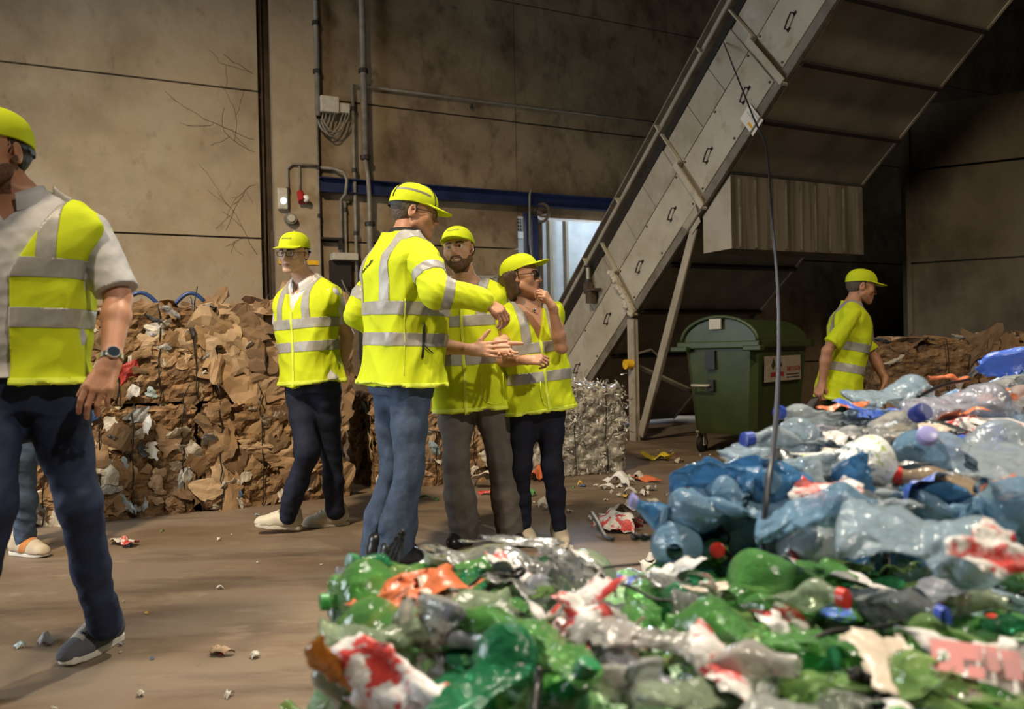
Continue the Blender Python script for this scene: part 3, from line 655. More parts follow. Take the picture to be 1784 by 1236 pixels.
def solid(groups, h, disp=None, cuts=(), pad=0.03):
    """surface of the blended groups: vertices (n, 3), quads (m, 4)"""
    bx = [g.box() for g in groups]; lo = np.min([b[0] for b in bx], 0) - pad; hi = np.max([b[1] for b in bx], 0) + pad
    B = 10; nb = np.ceil((hi - lo) / (h * B)).astype(int); n = nb * B
    D = np.empty(n, np.float32); bi = np.stack(np.meshgrid(*[np.arange(k) for k in nb], indexing='ij'), -1).reshape(-1, 3)
    ctr = (lo + (bi + 0.5) * B * h - h / 2).astype(np.float32)
    dc = np.concatenate([field(groups, c, disp, cuts) for c in np.array_split(ctr, max(1, len(ctr) // 60000))])
    act = np.abs(dc) < B * h * 0.87 * 1.5 + 0.012
    Db = D.reshape(nb[0], B, nb[1], B, nb[2], B).transpose(0, 2, 4, 1, 3, 5)
    sub = np.stack(np.meshgrid(*[np.arange(B)] * 3, indexing='ij'), -1).reshape(-1, 3) * h
    full = np.repeat(np.where(dc < 0, -1.0, 1.0)[:, None], B ** 3, 1).astype(np.float32)
    ai = np.nonzero(act)[0]
    for ch in np.array_split(ai, max(1, len(ai) * B ** 3 // 400000)):
        P = (lo + bi[ch] * B * h)[:, None, :] + sub[None]
        full[ch] = field(groups, P.reshape(-1, 3).astype(np.float32), disp, cuts).reshape(len(ch), -1)
    D = full.reshape(nb[0], nb[1], nb[2], B, B, B).transpose(0, 3, 1, 4, 2, 5).reshape(n); del full
    s = D < 0
    c = np.zeros(np.array(D.shape) - 1, np.int8)
    for i in (0, 1):
        for j in (0, 1):
            for k in (0, 1): c += s[i:s.shape[0] - 1 + i, j:s.shape[1] - 1 + j, k:s.shape[2] - 1 + k]
    cell = np.argwhere((c > 0) & (c < 8)); ids = np.full(c.shape, -1, np.int32); ids[tuple(cell.T)] = np.arange(len(cell))
    cor = np.array([(i, j, k) for i in (0, 1) for j in (0, 1) for k in (0, 1)])
    V = np.stack([D[tuple((cell + o).T)] for o in cor], 1); acc = np.zeros((len(cell), 3)); cnt = np.zeros(len(cell))
    for a in range(8):
        for b in range(a + 1, 8):
            if np.abs(cor[a] - cor[b]).sum() != 1: continue
            m = (V[:, a] < 0) != (V[:, b] < 0); t = V[m, a] / (V[m, a] - V[m, b]); acc[m] += cor[a] + t[:, None] * (cor[b] - cor[a]); cnt[m] += 1
    pts = lo + (cell + acc / cnt[:, None]) * h; F = []
    for ax in range(3):
        o1, o2 = [(1, 2), (2, 0), (0, 1)][ax]; sl = [slice(1, -1)] * 3
        A = [slice(1, -1)] * 3; A[ax] = slice(0, -1); Bq = [slice(1, -1)] * 3; Bq[ax] = slice(1, None)
        df = s[tuple(A)] != s[tuple(Bq)]; e = np.argwhere(df); off = np.array([1, 1, 1]); off[ax] = 0; e = e + off
        u1 = np.zeros(3, int); u1[o1] = 1; u2 = np.zeros(3, int); u2[o2] = 1
        q = np.stack([ids[tuple((e - u1 - u2).T)], ids[tuple((e - u2).T)], ids[tuple(e.T)], ids[tuple((e - u1).T)]], 1)
        fl_ = ~s[tuple(e.T)]; q[fl_] = q[fl_][:, ::-1]; F.append(q)
    return pts, np.concatenate(F)


def solid_obj(name, groups, h, mat, parent, disp=None, cuts=()):
    v, f = solid(groups, h, disp, cuts); return mesh_obj(name, v, f.tolist(), mat, parent, smooth=True)


def mesh_arrays(o):
    base = np.zeros(3); r = o
    while r.parent is not None: r = r.parent
    base = np.array(r.location); me = o.data; v = np.empty(len(me.vertices) * 3); me.vertices.foreach_get('co', v)
    n = np.empty(len(me.vertices) * 3); me.vertices.foreach_get('normal', n); return v.reshape(-1, 3) + base, n.reshape(-1, 3)


def band(o, name, planes, mat, parent, off=0.003, pred=None, thick=True):
    """a strip sewn on o: o's surface between the planes (point, normal kept side), lifted by off"""
    r = o
    while r.parent is not None: r = r.parent
    base = Vector(r.location); bm = bmesh.new(); bm.from_mesh(o.data)
    for (p, n) in planes:
        bmesh.ops.bisect_plane(bm, geom=bm.verts[:] + bm.edges[:] + bm.faces[:], plane_co=Vector(p) - base, plane_no=-Vector(n), clear_outer=True, dist=1e-6)
    if pred is not None:
        bm.normal_update()
        kill = [f for f in bm.faces if not pred(np.array(f.calc_center_median() + base), np.array(f.normal))]
        bmesh.ops.delete(bm, geom=kill, context='FACES')
    bm.normal_update()
    for v in bm.verts: v.co += v.normal * off
    ed = [e for e in bm.edges if e.is_boundary]
    if ed:
        r_ = bmesh.ops.extrude_edge_only(bm, edges=ed)
        for v in [g for g in r_['geom'] if isinstance(g, bmesh.types.BMVert)]: v.co -= v.normal * (off + 0.001)
    me = bpy.data.meshes.new(name); bm.to_mesh(me); bm.free(); me.materials.append(mat)
    me.polygons.foreach_set('use_smooth', np.ones(len(me.polygons), bool)); me.update()
    if not len(me.polygons): bpy.data.meshes.remove(me); return None
    x = bpy.data.objects.new(name, me); COL.objects.link(x); x.parent = parent; return x


def feature(o, name, fn, mat, parent, off=0.002, cuts=2, reach=None):
    """a patch of o's surface where fn(points) < 0, cut finer first"""
    r = o
    while r.parent is not None: r = r.parent
    base = np.array(r.location); bm = bmesh.new(); bm.from_mesh(o.data); c0, rr = reach
    P = np.array([v.co[:] for v in bm.verts]) + base; nearv = ((P - c0) ** 2).sum(1) < rr * rr
    bm.verts.ensure_lookup_table(); bmesh.ops.delete(bm, geom=[bm.verts[i] for i in np.nonzero(~nearv)[0]], context='VERTS')
    if not bm.faces: bm.free(); return None
    bmesh.ops.subdivide_edges(bm, edges=bm.edges[:], cuts=cuts, use_grid_fill=True)
    bm.normal_update(); C = np.array([f.calc_center_median()[:] for f in bm.faces]) + base; keep = fn(C) < 0
    bm.faces.ensure_lookup_table(); bmesh.ops.delete(bm, geom=[bm.faces[i] for i in np.nonzero(~keep)[0]], context='FACES')
    bm.normal_update()
    for v in bm.verts: v.co += v.normal * off
    me = bpy.data.meshes.new(name); bm.to_mesh(me); bm.free(); me.materials.append(mat)
    if not len(me.polygons): bpy.data.meshes.remove(me); return None
    me.polygons.foreach_set('use_smooth', np.ones(len(me.polygons), bool)); x = bpy.data.objects.new(name, me); COL.objects.link(x); x.parent = parent; return x


def waves(seed, n, kmin, kmax, amp, aniso=(1, 1, 1), ridge=False):
    r = np.random.default_rng(seed); K = r.normal(size=(n, 3)); K /= np.linalg.norm(K, axis=1)[:, None]; K = (K * r.uniform(kmin, kmax, (n, 1)) * np.array(aniso)).astype(np.float32)
    ph = r.uniform(0, 6.28, n).astype(np.float32); am = (amp / math.sqrt(n)) * r.uniform(.6, 1.4, n)
    def f(P):
        d = 0
        for i in range(n):
            w = np.sin(P @ K[i] + ph[i]); d = d + am[i] * ((np.abs(w) - .6) if ridge else w)
        return d
    return f


def rotz(a): c, s = math.cos(a), math.sin(a); return np.array([[c, -s, 0], [s, c, 0], [0, 0, 1.0]])
def rotx(a): c, s = math.cos(a), math.sin(a); return np.array([[1.0, 0, 0], [0, c, -s], [0, s, c]])
def roty(a): c, s = math.cos(a), math.sin(a); return np.array([[c, 0, s], [0, 1.0, 0], [-s, 0, c]])
def nrm(v): v = np.asarray(v, float); return v / np.linalg.norm(v)


def hand(wrist, d, dorsal, right, curl=(20, 25, 30, 35), c2=1.1, spread=4, thumb=(35, 20), s=1.0, tcurl=20):
    """palm, four unequal fingers and a thumb. d: wrist to knuckles; dorsal: out of the back of the hand"""
    y = nrm(d); z = nrm(np.asarray(dorsal, float) - y * np.dot(dorsal, y)); x = np.cross(y, z); t = -x if right else x      # t: thumb side
    L = lambda a, b, c: np.asarray(wrist) + s * (t * a + y * b + z * c)
    palm = []; fing = []
    kn = [(.031, .088), (.010, .094), (-.011, .090), (-.030, .080)]; ln = [(.042, .025, .021), (.047, .029, .022), (.043, .027, .021), (.034, .020, .018)]; rad = [.0092, .0094, .0090, .0080]
    for i in range(4):
        kx, ky = kn[i]
        palm.append(RC(L(kx * .55, .006, 0), L(kx, ky, 0), .0150 * s, .0120 * s))
        a = math.radians((1.5 - i) * spread); fd = t * math.sin(a) + y * math.cos(a); p = L(kx, ky, 0); ang = 0
        for j in range(3):
            ang += math.radians(curl[i] * (0.8 if j == 0 else c2 if j == 1 else 0.7)); dirv = fd * math.cos(ang) - z * math.sin(ang); q = p + dirv * ln[i][j] * s
            fing.append(RC(p, q, rad[i] * s * (1 - .07 * j), rad[i] * s * (1 - .07 * (j + 1)))); p = q
    palm.append(RC(L(0.004, -.02, 0), L(0, .03, 0), .026 * s, .022 * s))
    a, b = math.radians(thumb[0]), math.radians(thumb[1]); td = t * math.sin(a) * math.cos(b) + y * math.cos(a) * math.cos(b) - z * math.sin(b)
    p0 = L(.016, .016, -.006); p1 = p0 + td * .045 * s; tc = math.radians(tcurl)
    td2 = nrm(td * math.cos(tc) + (y * .6 - t * .6 - z * .3) * math.sin(tc)); p2 = p1 + td2 * .034 * s; p3 = p2 + nrm(td2 + (y - t * .5) * math.sin(tc) * .4) * .027 * s
    palm.append(RC(p0, p1, .0155 * s, .0125 * s)); fing += [RC(p1, p2, .0118 * s, .0105 * s), RC(p2, p3, .0105 * s, .0082 * s)]
    return [Group(palm, .012, .014), Group(fing, .0028, .006)]


def head_groups(C, R, s, woman=False, mouth=0.0, smile=0.0, nose=1.0):
    """skull, face, nose, lips, ears; C between the ears, R columns: right, front, up"""
    L = lambda x, y, z: C + R @ (s * np.array([x, y, z]))
    e = lambda c, r, neg=False, Q=None: EL_(L(*c), s * np.array(r), R if Q is None else R @ Q, neg)
    w = .94 if woman else 1.0
    skull = [e((0, -.014, .036), (.076, .097, .082)), e((0, .034, -.034), (.062 * w, .056, .072)), e((0, .02, .03), (.068, .078, .06))]
    for sx in (-1, 1):
        skull.append(RC(L(sx * .052 * w, .012, -.055), L(sx * .018, .074, -.098), .022 * s, .0175 * s))
        skull.append(e((sx * .041 * w, .062, -.022), (.026, .022, .024)))
        skull.append(RC(L(sx * .012, .088, .024), L(sx * .046, .070, .022), .0115 * s, .010 * s))
    skull.append(e((0, .080, -.101), (.021, .016, .0165)))
    skull.append(e((0, .080, -.058), (.028, .018, .026)))
    for sx in (-1, 1): skull.append(e((sx * .031, .094, .004), (.0158, .014, .0064), True))
    fine = [RC(L(0, .089, .012), L(0, .1085 + .005 * nose, -.030), .0080 * s, .0100 * s), RC(L(0, .1075 + .004 * nose, -.031), L(0, .088, -.040), .0098 * s, .008 * s)]
    for sx in (-1, 1): fine.append(e((sx * .0125, .094, -.036), (.0085, .0105, .0075)))
    lips = []
    for sx in (-1, 1):
        lips.append(RC(L(0, .0985, -.0625), L(sx * .021, .089, -.0655 + .008 * smile), .0052 * s, .0030 * s))
        lips.append(RC(L(0, .0975, -.0745 - .4 * mouth), L(sx * .018, .089, -.0685 + .007 * smile - .2 * mouth), .0062 * s, .0032 * s))
    gs = [Group(skull, .022, .012), Group(fine, .007, .009), Group(lips, .003, .006)]
    for sx in (-1, 1):
        Q = rotz(-sx * .38) @ rotx(-.18)
        gs.append(Group([e((sx * .077, -.012, -.004), (.0085, .019, .031), False, Q), e((sx * .0835, -.006, .002), (.005, .010, .018), True, Q), e((sx * .073, .002, -.024), (.008, .009, .012), False, Q)], .006, .006))
    return gs

# ---- colours of people and clothes
HV = (0.62, 0.72, 0.018)
def fabric(name, col, rough=0.8, bump=0.15, bscale=25, var=0.08, vscale=20, sheen=0.0):
    return plain(name, col, rough, spec=0.25, bump=bump, bscale=bscale, var=var, vscale=vscale, sheen=sheen)


M['hivis'] = fabric('high visibility yellow', HV, 0.85, 0.6, 7, 0.06, 5)
M['hivis_edge'] = fabric('high visibility binding', (0.74, 0.86, 0.08), 0.6, 0.1)
M['reflective'] = plain('grey reflective tape', (0.36, 0.345, 0.32), 0.42, spec=0.6, var=0.1, vscale=30, bump=0.05)
M['white_shirt'] = fabric('white shirt cotton', (0.62, 0.62, 0.65), 0.8, 0.3, 14)
M['grey_shirt'] = fabric('pale grey shirt cotton', (0.50, 0.49, 0.50), 0.8, 0.3, 14)
M['cream_shirt'] = fabric('cream polo cotton', (0.60, 0.56, 0.50), 0.8, 0.3, 14)
M['dark_collar'] = fabric('dark grey collar', (0.030, 0.030, 0.030), 0.8)
M['navy'] = fabric('navy trouser cloth', (0.016, 0.020, 0.042), 0.75, 0.3, 16, 0.15)
M['navy_black'] = fabric('near black navy cloth', (0.010, 0.011, 0.022), 0.75, 0.25, 16, 0.15)
M['jeans_dark'] = fabric('dark blue denim', (0.019, 0.028, 0.062), 0.8, 0.35, 30, 0.35, 9)
M['jeans_mid'] = fabric('worn blue denim', (0.060, 0.088, 0.145), 0.85, 0.35, 30, 0.40, 9)
M['grey_cloth'] = fabric('grey brown trouser cloth', (0.115, 0.098, 0.085), 0.75, 0.25, 16, 0.12)
M['green_cloth'] = fabric('dark green work cloth', (0.008, 0.030, 0.018), 0.8, 0.2)
def skin(name, c):
    m = plain(name, c, 0.48, spec=0.4, bump=0.06, bscale=120, var=0.10, vscale=18)
    p = m.node_tree.nodes['Principled BSDF']; p.inputs['Subsurface Weight'].default_value = 0.12; p.inputs['Subsurface Radius'].default_value = (0.02, 0.007, 0.004); p.inputs['Subsurface Scale'].default_value = 0.6
    return m


M['skin_a'] = skin('ruddy skin', (0.52, 0.255, 0.155)); M['skin_b'] = skin('fair skin', (0.62, 0.38, 0.27)); M['skin_c'] = skin('tanned skin', (0.50, 0.265, 0.165)); M['skin_d'] = skin('warm skin', (0.60, 0.335, 0.225))
M['lip'] = plain('lip', (0.40, 0.17, 0.125), 0.45)
M['hair_dark'] = plain('dark brown hair', (0.022, 0.014, 0.010), 0.5, bump=0.4, bscale=90)
M['hair_brown'] = plain('brown hair', (0.075, 0.040, 0.024), 0.42, bump=0.5, bscale=70, var=0.3, vscale=40)
M['hair_grey'] = plain('cropped grey brown hair', (0.10, 0.072, 0.052), 0.7, bump=0.4, bscale=150, var=0.3, vscale=90)
M['beard'] = plain('short beard', (0.125, 0.066, 0.040), 0.8, bump=0.35, bscale=160, var=0.45, vscale=120)
M['stubble'] = plain('stubble', (0.15, 0.072, 0.045), 0.75, bump=0.4, bscale=160, var=0.4, vscale=130)
M['eye_white'] = plain('eye white', (0.72, 0.68, 0.64), 0.2); M['iris'] = plain('brown iris', (0.05, 0.025, 0.012), 0.15)
def strands(m):
    nt = m.node_tree
    for n in [n for n in nt.nodes if n.bl_idname == 'ShaderNodeTexNoise' and n.inputs['Scale'].default_value in (70.0, 90.0)]:
        mp = N(nt, 'ShaderNodeMapping'); mp.inputs['Scale'].default_value = (5, 5, .35); src = n.inputs['Vector'].links[0].from_socket
        nt.links.new(src, mp.inputs['Vector']); nt.links.new(mp.outputs[0], n.inputs['Vector'])


strands(M['hair_brown']); strands(M['hair_dark'])
M['teeth'] = plain('teeth', (0.80, 0.76, 0.68), 0.25)
M['mouth_in'] = plain('mouth inside', (0.05, 0.012, 0.012), 0.6)
M['steel'] = plain('polished steel', (0.6, 0.6, 0.6), 0.25, metal=1.0)
M['watch_face'] = plain('dark watch dial', (0.02, 0.03, 0.045), 0.15)
M['glass_dark'] = plain('tinted lens', (0.02, 0.02, 0.018), 0.08)
M['shoe_cream'] = plain('cream leather', (0.62, 0.57, 0.47), 0.5, bump=0.1, var=0.06)
M['sole_white'] = plain('off white rubber', (0.66, 0.62, 0.54), 0.6)
M['shoe_grey'] = fabric('grey knit upper', (0.10, 0.10, 0.12), 0.85, 0.5, 120)
M['shoe_panel'] = fabric('warm grey toe panel', (0.30, 0.265, 0.235), 0.85, 0.3, 120)
M['shoe_black'] = plain('black leather', (0.013, 0.013, 0.015), 0.35)
M['shoe_orange'] = fabric('orange mesh', (0.52, 0.20, 0.06), 0.8)
M['shoe_beige'] = fabric('beige suede', (0.50, 0.42, 0.31), 0.85)
M['glove'] = fabric('grey work glove', (0.11, 0.105, 0.105), 0.9, 0.4, 60)
_m, _nt, _p = mat_new('clear lens'); _p.inputs['Base Color'].default_value = (1, 1, 1, 1); _p.inputs['Roughness'].default_value = 0.03; _p.inputs['Alpha'].default_value = 0.02; _p.inputs['Specular IOR Level'].default_value = 0.15; M['lens'] = _m


def shoe(root, A, yaw, mat, sole, lace, pitch=0.0, s=1.0, roll=0.0, panel=None, boot=0.0, band_mat=None):
    """A: point of the sole under the ankle; yaw 0 points the toe along +Y"""
    R = rotz(math.radians(yaw)) @ rotx(math.radians(pitch)) @ roty(math.radians(roll)); A = np.asarray(A, float)
    L = lambda x, y, z: A + R @ (s * np.array([x, y, z]))
    # the shoe is turned about its toe or heel when pitched, so it keeps touching the floor where the photo shows it
    up = [RC(L(0, -.045, .055), L(0, .03, .050), .040 * s, .043 * s), RC(L(0, .03, .050), L(.004, .145, .034), .044 * s, .036 * s), RC(L(0, -.04, .06), L(0, -.035, .105 + boot), .038 * s, .042 * s), RC(L(0, -.01, .100), L(0, .075, .066), .038 * s, .034 * s), RC(L(0.0, .10, .034), L(.004, .165, .028), .043 * s, .030 * s)]
    flat = FN(lambda q: 0.022 * s - q[:, 2], A, R, A - .3, A + .3)
    sh = solid_obj('shoe', [Group(up, .03)], .0045, mat, root, cuts=[flat])
    def so(q):
        y = np.clip(q[:, 1] / s, -.055, .155); w_ = np.interp(y, [-.055, 0, .08, .155], [.035, .036, .047, .036]); d2 = np.sqrt(q[:, 0] ** 2 + (q[:, 1] - y * s) ** 2) - w_ * s; sz = .0135 * s
        return np.maximum(d2, np.abs(q[:, 2] - sz - np.maximum(q[:, 1] / s - .12, 0) * .12) - sz)
    class G1:
        join = .004
        def box(self): return A - .22 * s, A + .22 * s
        def __call__(self, P): return so((P - A) @ R)
    solid_obj('sole', [G1()], .0045, sole, sh)
    lc = MB()
    for k in range(4):
        y = .040 + .022 * k; z = .121 - .0105 * k
        lc.tube([L(-.026, y, z - .012), L(-.012, y + .004, z + .001), L(.012, y - .004, z + .001), L(.026, y, z - .012)], .0032 * s, 6)
    lc.tube([L(0, .035, .124), L(.02, .03, .136), L(.03, .05, .118)], .003 * s, 6); lc.tube([L(0, .035, .124), L(-.02, .03, .136), L(-.03, .05, .118)], .003 * s, 6)
    obj('laces', lc, lace, sh, smooth=True)
    if panel is not None:
        feature(sh, 'toe_panel', lambda C: np.maximum(np.abs(((C - A) @ R)[:, 1] / s - .085) - .045, np.maximum(np.abs(((C - A) @ R)[:, 0] / s) - .026, .045 * s - ((C - A) @ R)[:, 2])), panel, sh, .0015, 1, (L(0, .08, .06), .12))
    if band_mat is not None:
        feature(sh, 'side_panel', lambda C: np.maximum(np.abs(((C - A) @ R)[:, 1] / s - .05 - .4 * (((C - A) @ R)[:, 2] / s - .05)) - .022, .03 * s - ((C - A) @ R)[:, 2]), band_mat, sh, .0015, 1, (L(0, .05, .05), .13))
    return sh


def cap(root, C, R, s, mat, stripe=None, logo=False, tilt=6, bump_cap=False, strap=True):
    """baseball cap on a head frame"""
    Q = R @ rotx(math.radians(tilt)); O = C + R @ (s * np.array([0, -.006, .040])); L = lambda x, y, z: O + Q @ (s * np.array([x, y, z]))
    a, b, hgt = .0855, .108, .088
    rings = []
    for j in range(15):
        t = (math.pi / 2) * j / 14
        rr = math.cos(t) ** .82 if j < 14 else 0.02; zz = hgt * math.sin(t) ** .95
        ring = []
        for k in range(48):
            p = 2 * math.pi * k / 48; low = 0
            if j == 0: low = -.016 * max(0, -math.sin(p)) - .004
            if j == 0 and bump_cap: low -= .020 * max(0, math.cos(2 * p)) * 0.0
            seam = 1 - .012 * (abs(math.sin(3 * p)) < .09)
            ring.append(L(a * rr * seam * math.cos(p), b * rr * seam * math.sin(p), zz + low))
        rings.append(ring)
    m = MB(); m.loft(rings)
    cp = obj('cap', m, mat, root, smooth=True, angle=50)
    # brim: starts on the crown's front edge and curves down at its sides
    g = MB(); top = []; bot = []
    nu, nv = 21, 7
    for j in range(nv):
        f = j / (nv - 1); rt = []; rb = []
        for k in range(nu):
            u_ = 2 * k / (nu - 1) - 1; p = math.radians(90 + u_ * 66); ext = .070 * max(0.0, 1 - abs(u_) ** 3) ** .7
            x = (a - .002) * math.cos(p) * (1 + f * ext * 1.3); y = (b - .002) * math.sin(p) + f * ext; z = .004 - (ext / .07) * (f * .010 + 2.6 * f * max(0, abs(x) - .012) ** 2)
            rt.append(L(x, y, z)); rb.append(L(x, y, z - .004))
        top.append(rt); bot.append(rb)
    g.loft(top, False, False); o_ = len(g.f); g.loft([r_[::-1] for r_ in bot], False, False)
    edge = [[top[j][0] for j in range(nv)] + [top[-1][k] for k in range(1, nu)] + [top[j][-1] for j in range(nv - 2, -1, -1)], [bot[j][0] for j in range(nv)] + [bot[-1][k] for k in range(1, nu)] + [bot[j][-1] for j in range(nv - 2, -1, -1)]]
    g.loft(edge[::-1], False, False)
    obj('brim', g, mat, cp, smooth=True, angle=50)
    obj('top_button', MB().ball(L(0, 0, hgt), (.007 * s, .007 * s, .004 * s)), mat, cp, smooth=True)
    if stripe is not None:
        for sx in (-1, 1):
            pts = []
            for k in range(13):
                p = math.radians(90 - sx * (50 + 100 * k / 12)); t = .42; pts.append(L(a * 1.012 * math.cos(t) ** .82 * math.cos(p), b * 1.012 * math.cos(t) ** .82 * math.sin(p), hgt * math.sin(t) ** .95 + .006 * math.sin(math.pi * k / 12)))
            m = MB(); m.loft([[p + Q @ np.array([0, 0, dz * s]) for p in pts] for dz in (-.0045, .0045)], False, False); obj('reflective_strip', m, stripe, cp, smooth=True)
        for py in (math.radians(58), math.radians(122), math.radians(-62), math.radians(-118)):
            pts = []
            for k in range(10):
                t = (math.pi / 2) * (k / 10) * .97; rr = 1.006 * math.cos(t) ** .82; pts.append(L(a * rr * math.cos(py), b * rr * math.sin(py), hgt * math.sin(t) ** .95 + .001))
            obj('piping', MB().tube(pts, .0028 * s, 6), M['black'], cp, smooth=True)
    if strap:
        pts = [L((a + .001) * math.cos(p), (b + .0015) * math.sin(p), -.030) for p in np.linspace(math.radians(205), math.radians(335), 15)]
        m = MB(); m.loft([[p + Q @ np.array([0, 0, dz]) for p in pts] for dz in (-.008, .008)], False, False); obj('rear_strap', m, M['black'], cp, smooth=True)
    if logo:
        # small dark lettering bent over the front of the crown
        m = MB()
        for k in range(10):
            p = math.radians(112 - 44 * k / 9); t = .52
            for dt in ((.0, .05) if k % 3 else (.0, .07)):
                rr = 1.008 * math.cos(t + dt) ** .82; c = L(a * rr * math.cos(p), b * rr * math.sin(p), hgt * math.sin(t + dt) ** .95); m.box(c, Q @ np.array([.0016, 0, 0]), Q @ np.array([0, .0004, .0]), Q @ np.array([0, -.0008, .0022]))
        obj('lettering', m, M['ink_green'], cp)
    return cp


def glasses(root, C, R, s, lens, frame):
    L = lambda x, y, z: C + R @ (s * np.array([x, y, z]))
    fr = MB()
    for sx in (-1, 1):
        ring = [L(sx * .033 + .024 * math.copysign(abs(math.cos(t)) ** .7, math.cos(t)), .109 - .10 * abs(sx * .033 + .024 * math.cos(t)) ** 1.5 * 4, -.001 + .0165 * math.copysign(abs(math.sin(t)) ** .7, math.sin(t))) for t in np.linspace(0, 2 * math.pi, 25)]
        fr.tube(ring, .0020 * s, 6, False)
        fr.tube([L(sx * .057, .100, .004), L(sx * .074, .085, .006), L(sx * .080, .01, .008), L(sx * .080, -.012, .002)], .0019 * s, 6)
        if lens is not None:
            c = L(sx * .033, .106, -.001); m = MB(); m.loft([[c + (np.array(p) - c) * .97 for p in ring[:-1]], [c + (np.array(p) - c) * .97 + R @ np.array([0, .0012, 0]) for p in ring[:-1]]]); obj_l = m
            fr_l = obj_l; lens_parts.append((fr_l, lens))
    fr.tube([L(-.010, .109, .004), L(0, .112, .007), L(.010, .109, .004)], .0019 * s, 6)
    g = obj('glasses', fr, frame, root, smooth=True)
    while lens_parts:
        a, b = lens_parts.pop(); obj('lens', a, b, g)
    return g


lens_parts = []


def person(label, P):
    """P: the pose, measured joint by joint. Returns the thing."""
    s = P['s']; hip, neck = np.array(P['hip']), np.array(P['neck'])
    up = nrm(neck - hip); Lt = np.linalg.norm(neck - hip); yaw = math.radians(P['yaw'])
    f0 = np.array([-math.sin(yaw), math.cos(yaw), 0]); fr = nrm(f0 - up * np.dot(f0, up)); R = np.column_stack([np.cross(fr, up), fr, up])
    T = lambda x, y, z: hip + R @ np.array([x, y, z])
    w = P.get('w', 1.0) * s; dp = P.get('dp', 1.0) * s; kz = Lt / 0.59
    base = np.array([hip[0], hip[1], 0.0])
    root = thing('person', label, 'person', base)
    woman = P.get('woman', False)
    # ---------------- joints
    HC_, hy, hp, hr = P['head'], *[math.radians(a) for a in P['hrot']]
    HC_ = np.array(HC_); HR = rotz(hy) @ rotx(hp) @ roty(hr); hs = P.get('hs', 1.0)
    arms = {}
    for side in ('R', 'L'):
        sx = 1 if side == 'R' else -1; a = P['arm' + side]
        sh = T(sx * (.178 if not woman else .160) * w + sx * a.get('out', 0), a.get('fwd', -.008), .478 * kz + a.get('up', 0)); arms[side] = (sh, np.array(a['e']), np.array(a['w']), a)
    legs = {}
    for side in ('R', 'L'):
        sx = 1 if side == 'R' else -1; l = P['leg' + side]; legs[side] = (T(sx * .088 * w, 0, 0), np.array(l['k']), np.array(l['a']), l)
    # ---------------- body: one continuous surface
    tors = [(-.09, .150 * w, .100 * dp, 0), (.0, .160 * w, .112 * dp, 0), (.10 * kz, .148 * w, .103 * dp, 0), (.20 * kz, .140 * w, .098 * dp, .005), (.32 * kz, .152 * w, .108 * dp, .004), (.43 * kz, .160 * w, .108 * dp, -.004), (.52 * kz, .135 * w, .085 * dp, -.012), (.585 * kz, .070 * w, .06 * dp, -.015)]
    bs = .90 if P.get('has_shirt', True) else 1.0; tors = [(z, a * bs, b * bs, c) for z, a, b, c in tors]
    g = [Group([LF(tors, hip, R)], .03, .04)]
    nb = T(0, -.012, .56 * kz); ht = HC_ + HR @ (hs * np.array([0, -.020, -.055]))
    nk = .050 if woman else .057
    g.append(Group([RC(nb, ht, nk * s * 1.05, nk * s), RC(T(-.12 * w, -.012, .515 * kz), T(0, -.018, .585 * kz), .032 * s, .045 * s), RC(T(.12 * w, -.012, .515 * kz), T(0, -.018, .585 * kz), .032 * s, .045 * s)], .03, .03))
    ar = .88 if woman else 1.0
    ar *= P.get('arm_r', 1.0)
    for side in ('R', 'L'):
        sh, e, wr_, a = arms[side]; mid = sh + (e - sh) * .45; fm = e + (wr_ - e) * .3
        g.append(Group([RC(sh, mid, .049 * s * ar, .047 * s * ar), RC(mid, e, .047 * s * ar, .039 * s * ar), RC(e, fm, .040 * s * ar, .042 * s * ar), RC(fm, wr_, .042 * s * ar, .0265 * s * ar)], .018, .03))
        if a.get('hand'):
            h = a['hand']; g += hand(wr_, h['d'], h['n'], side == 'R', h.get('curl', (20, 25, 30, 35)), h.get('c2', 1.1), h.get('spread', 3), h.get('thumb', (35, 20)), s * (.90 if woman else 1.0) * 1.03, h.get('tcurl', 20))
    for side in ('R', 'L'):
        hj, k, an, l = legs[side]
        g.append(Group([RC(hj, k, .064 * s, .038 * s), RC(k, k + (an - k) * .35, .038 * s, .040 * s), RC(k + (an - k) * .35, an, .040 * s, .027 * s)], .02, .03))
        if l.get('shoe') is not None:
            fy = math.radians(l['yaw']); fdir = np.array([-math.sin(fy), math.cos(fy), 0]); so_ = np.array(l['sole'])
            g.append(Group([RC(an, so_ + Zv * .060 * s, .027 * s, .025 * s), RC(so_ + Zv * .055 * s, so_ + fdir * .08 * s + Zv * .036 * s, .026 * s, .016 * s)], .02, .02))
    g += head_groups(HC_, HR, hs, woman, P.get('mouth', 0), P.get('smile', 0), P.get('nose', 1))
    sm, mo = P.get('smile', 0), P.get('mouth', 0); mcut = []
    if sm or mo: mcut = [FN(lambda q: .010 - np.sqrt((q[:, 0] / hs / (.0205 if sm else .013)) ** 2 + ((q[:, 1] / hs - .098) / .016) ** 2 + ((q[:, 2] / hs + .0675 + mo * .3 - .008 * sm * (q[:, 0] / hs / .021) ** 2) / (.0052 + mo * .45)) ** 2) * .010, HC_, HR, 0, 0)]
    body = solid_obj('body', g, P.get('vox', .0048), M[P['skin']], root, None, mcut)
    HL = lambda x, y, z: HC_ + HR @ (hs * np.array([x, y, z])); hloc = lambda Cq: ((Cq - HC_) @ HR) / hs
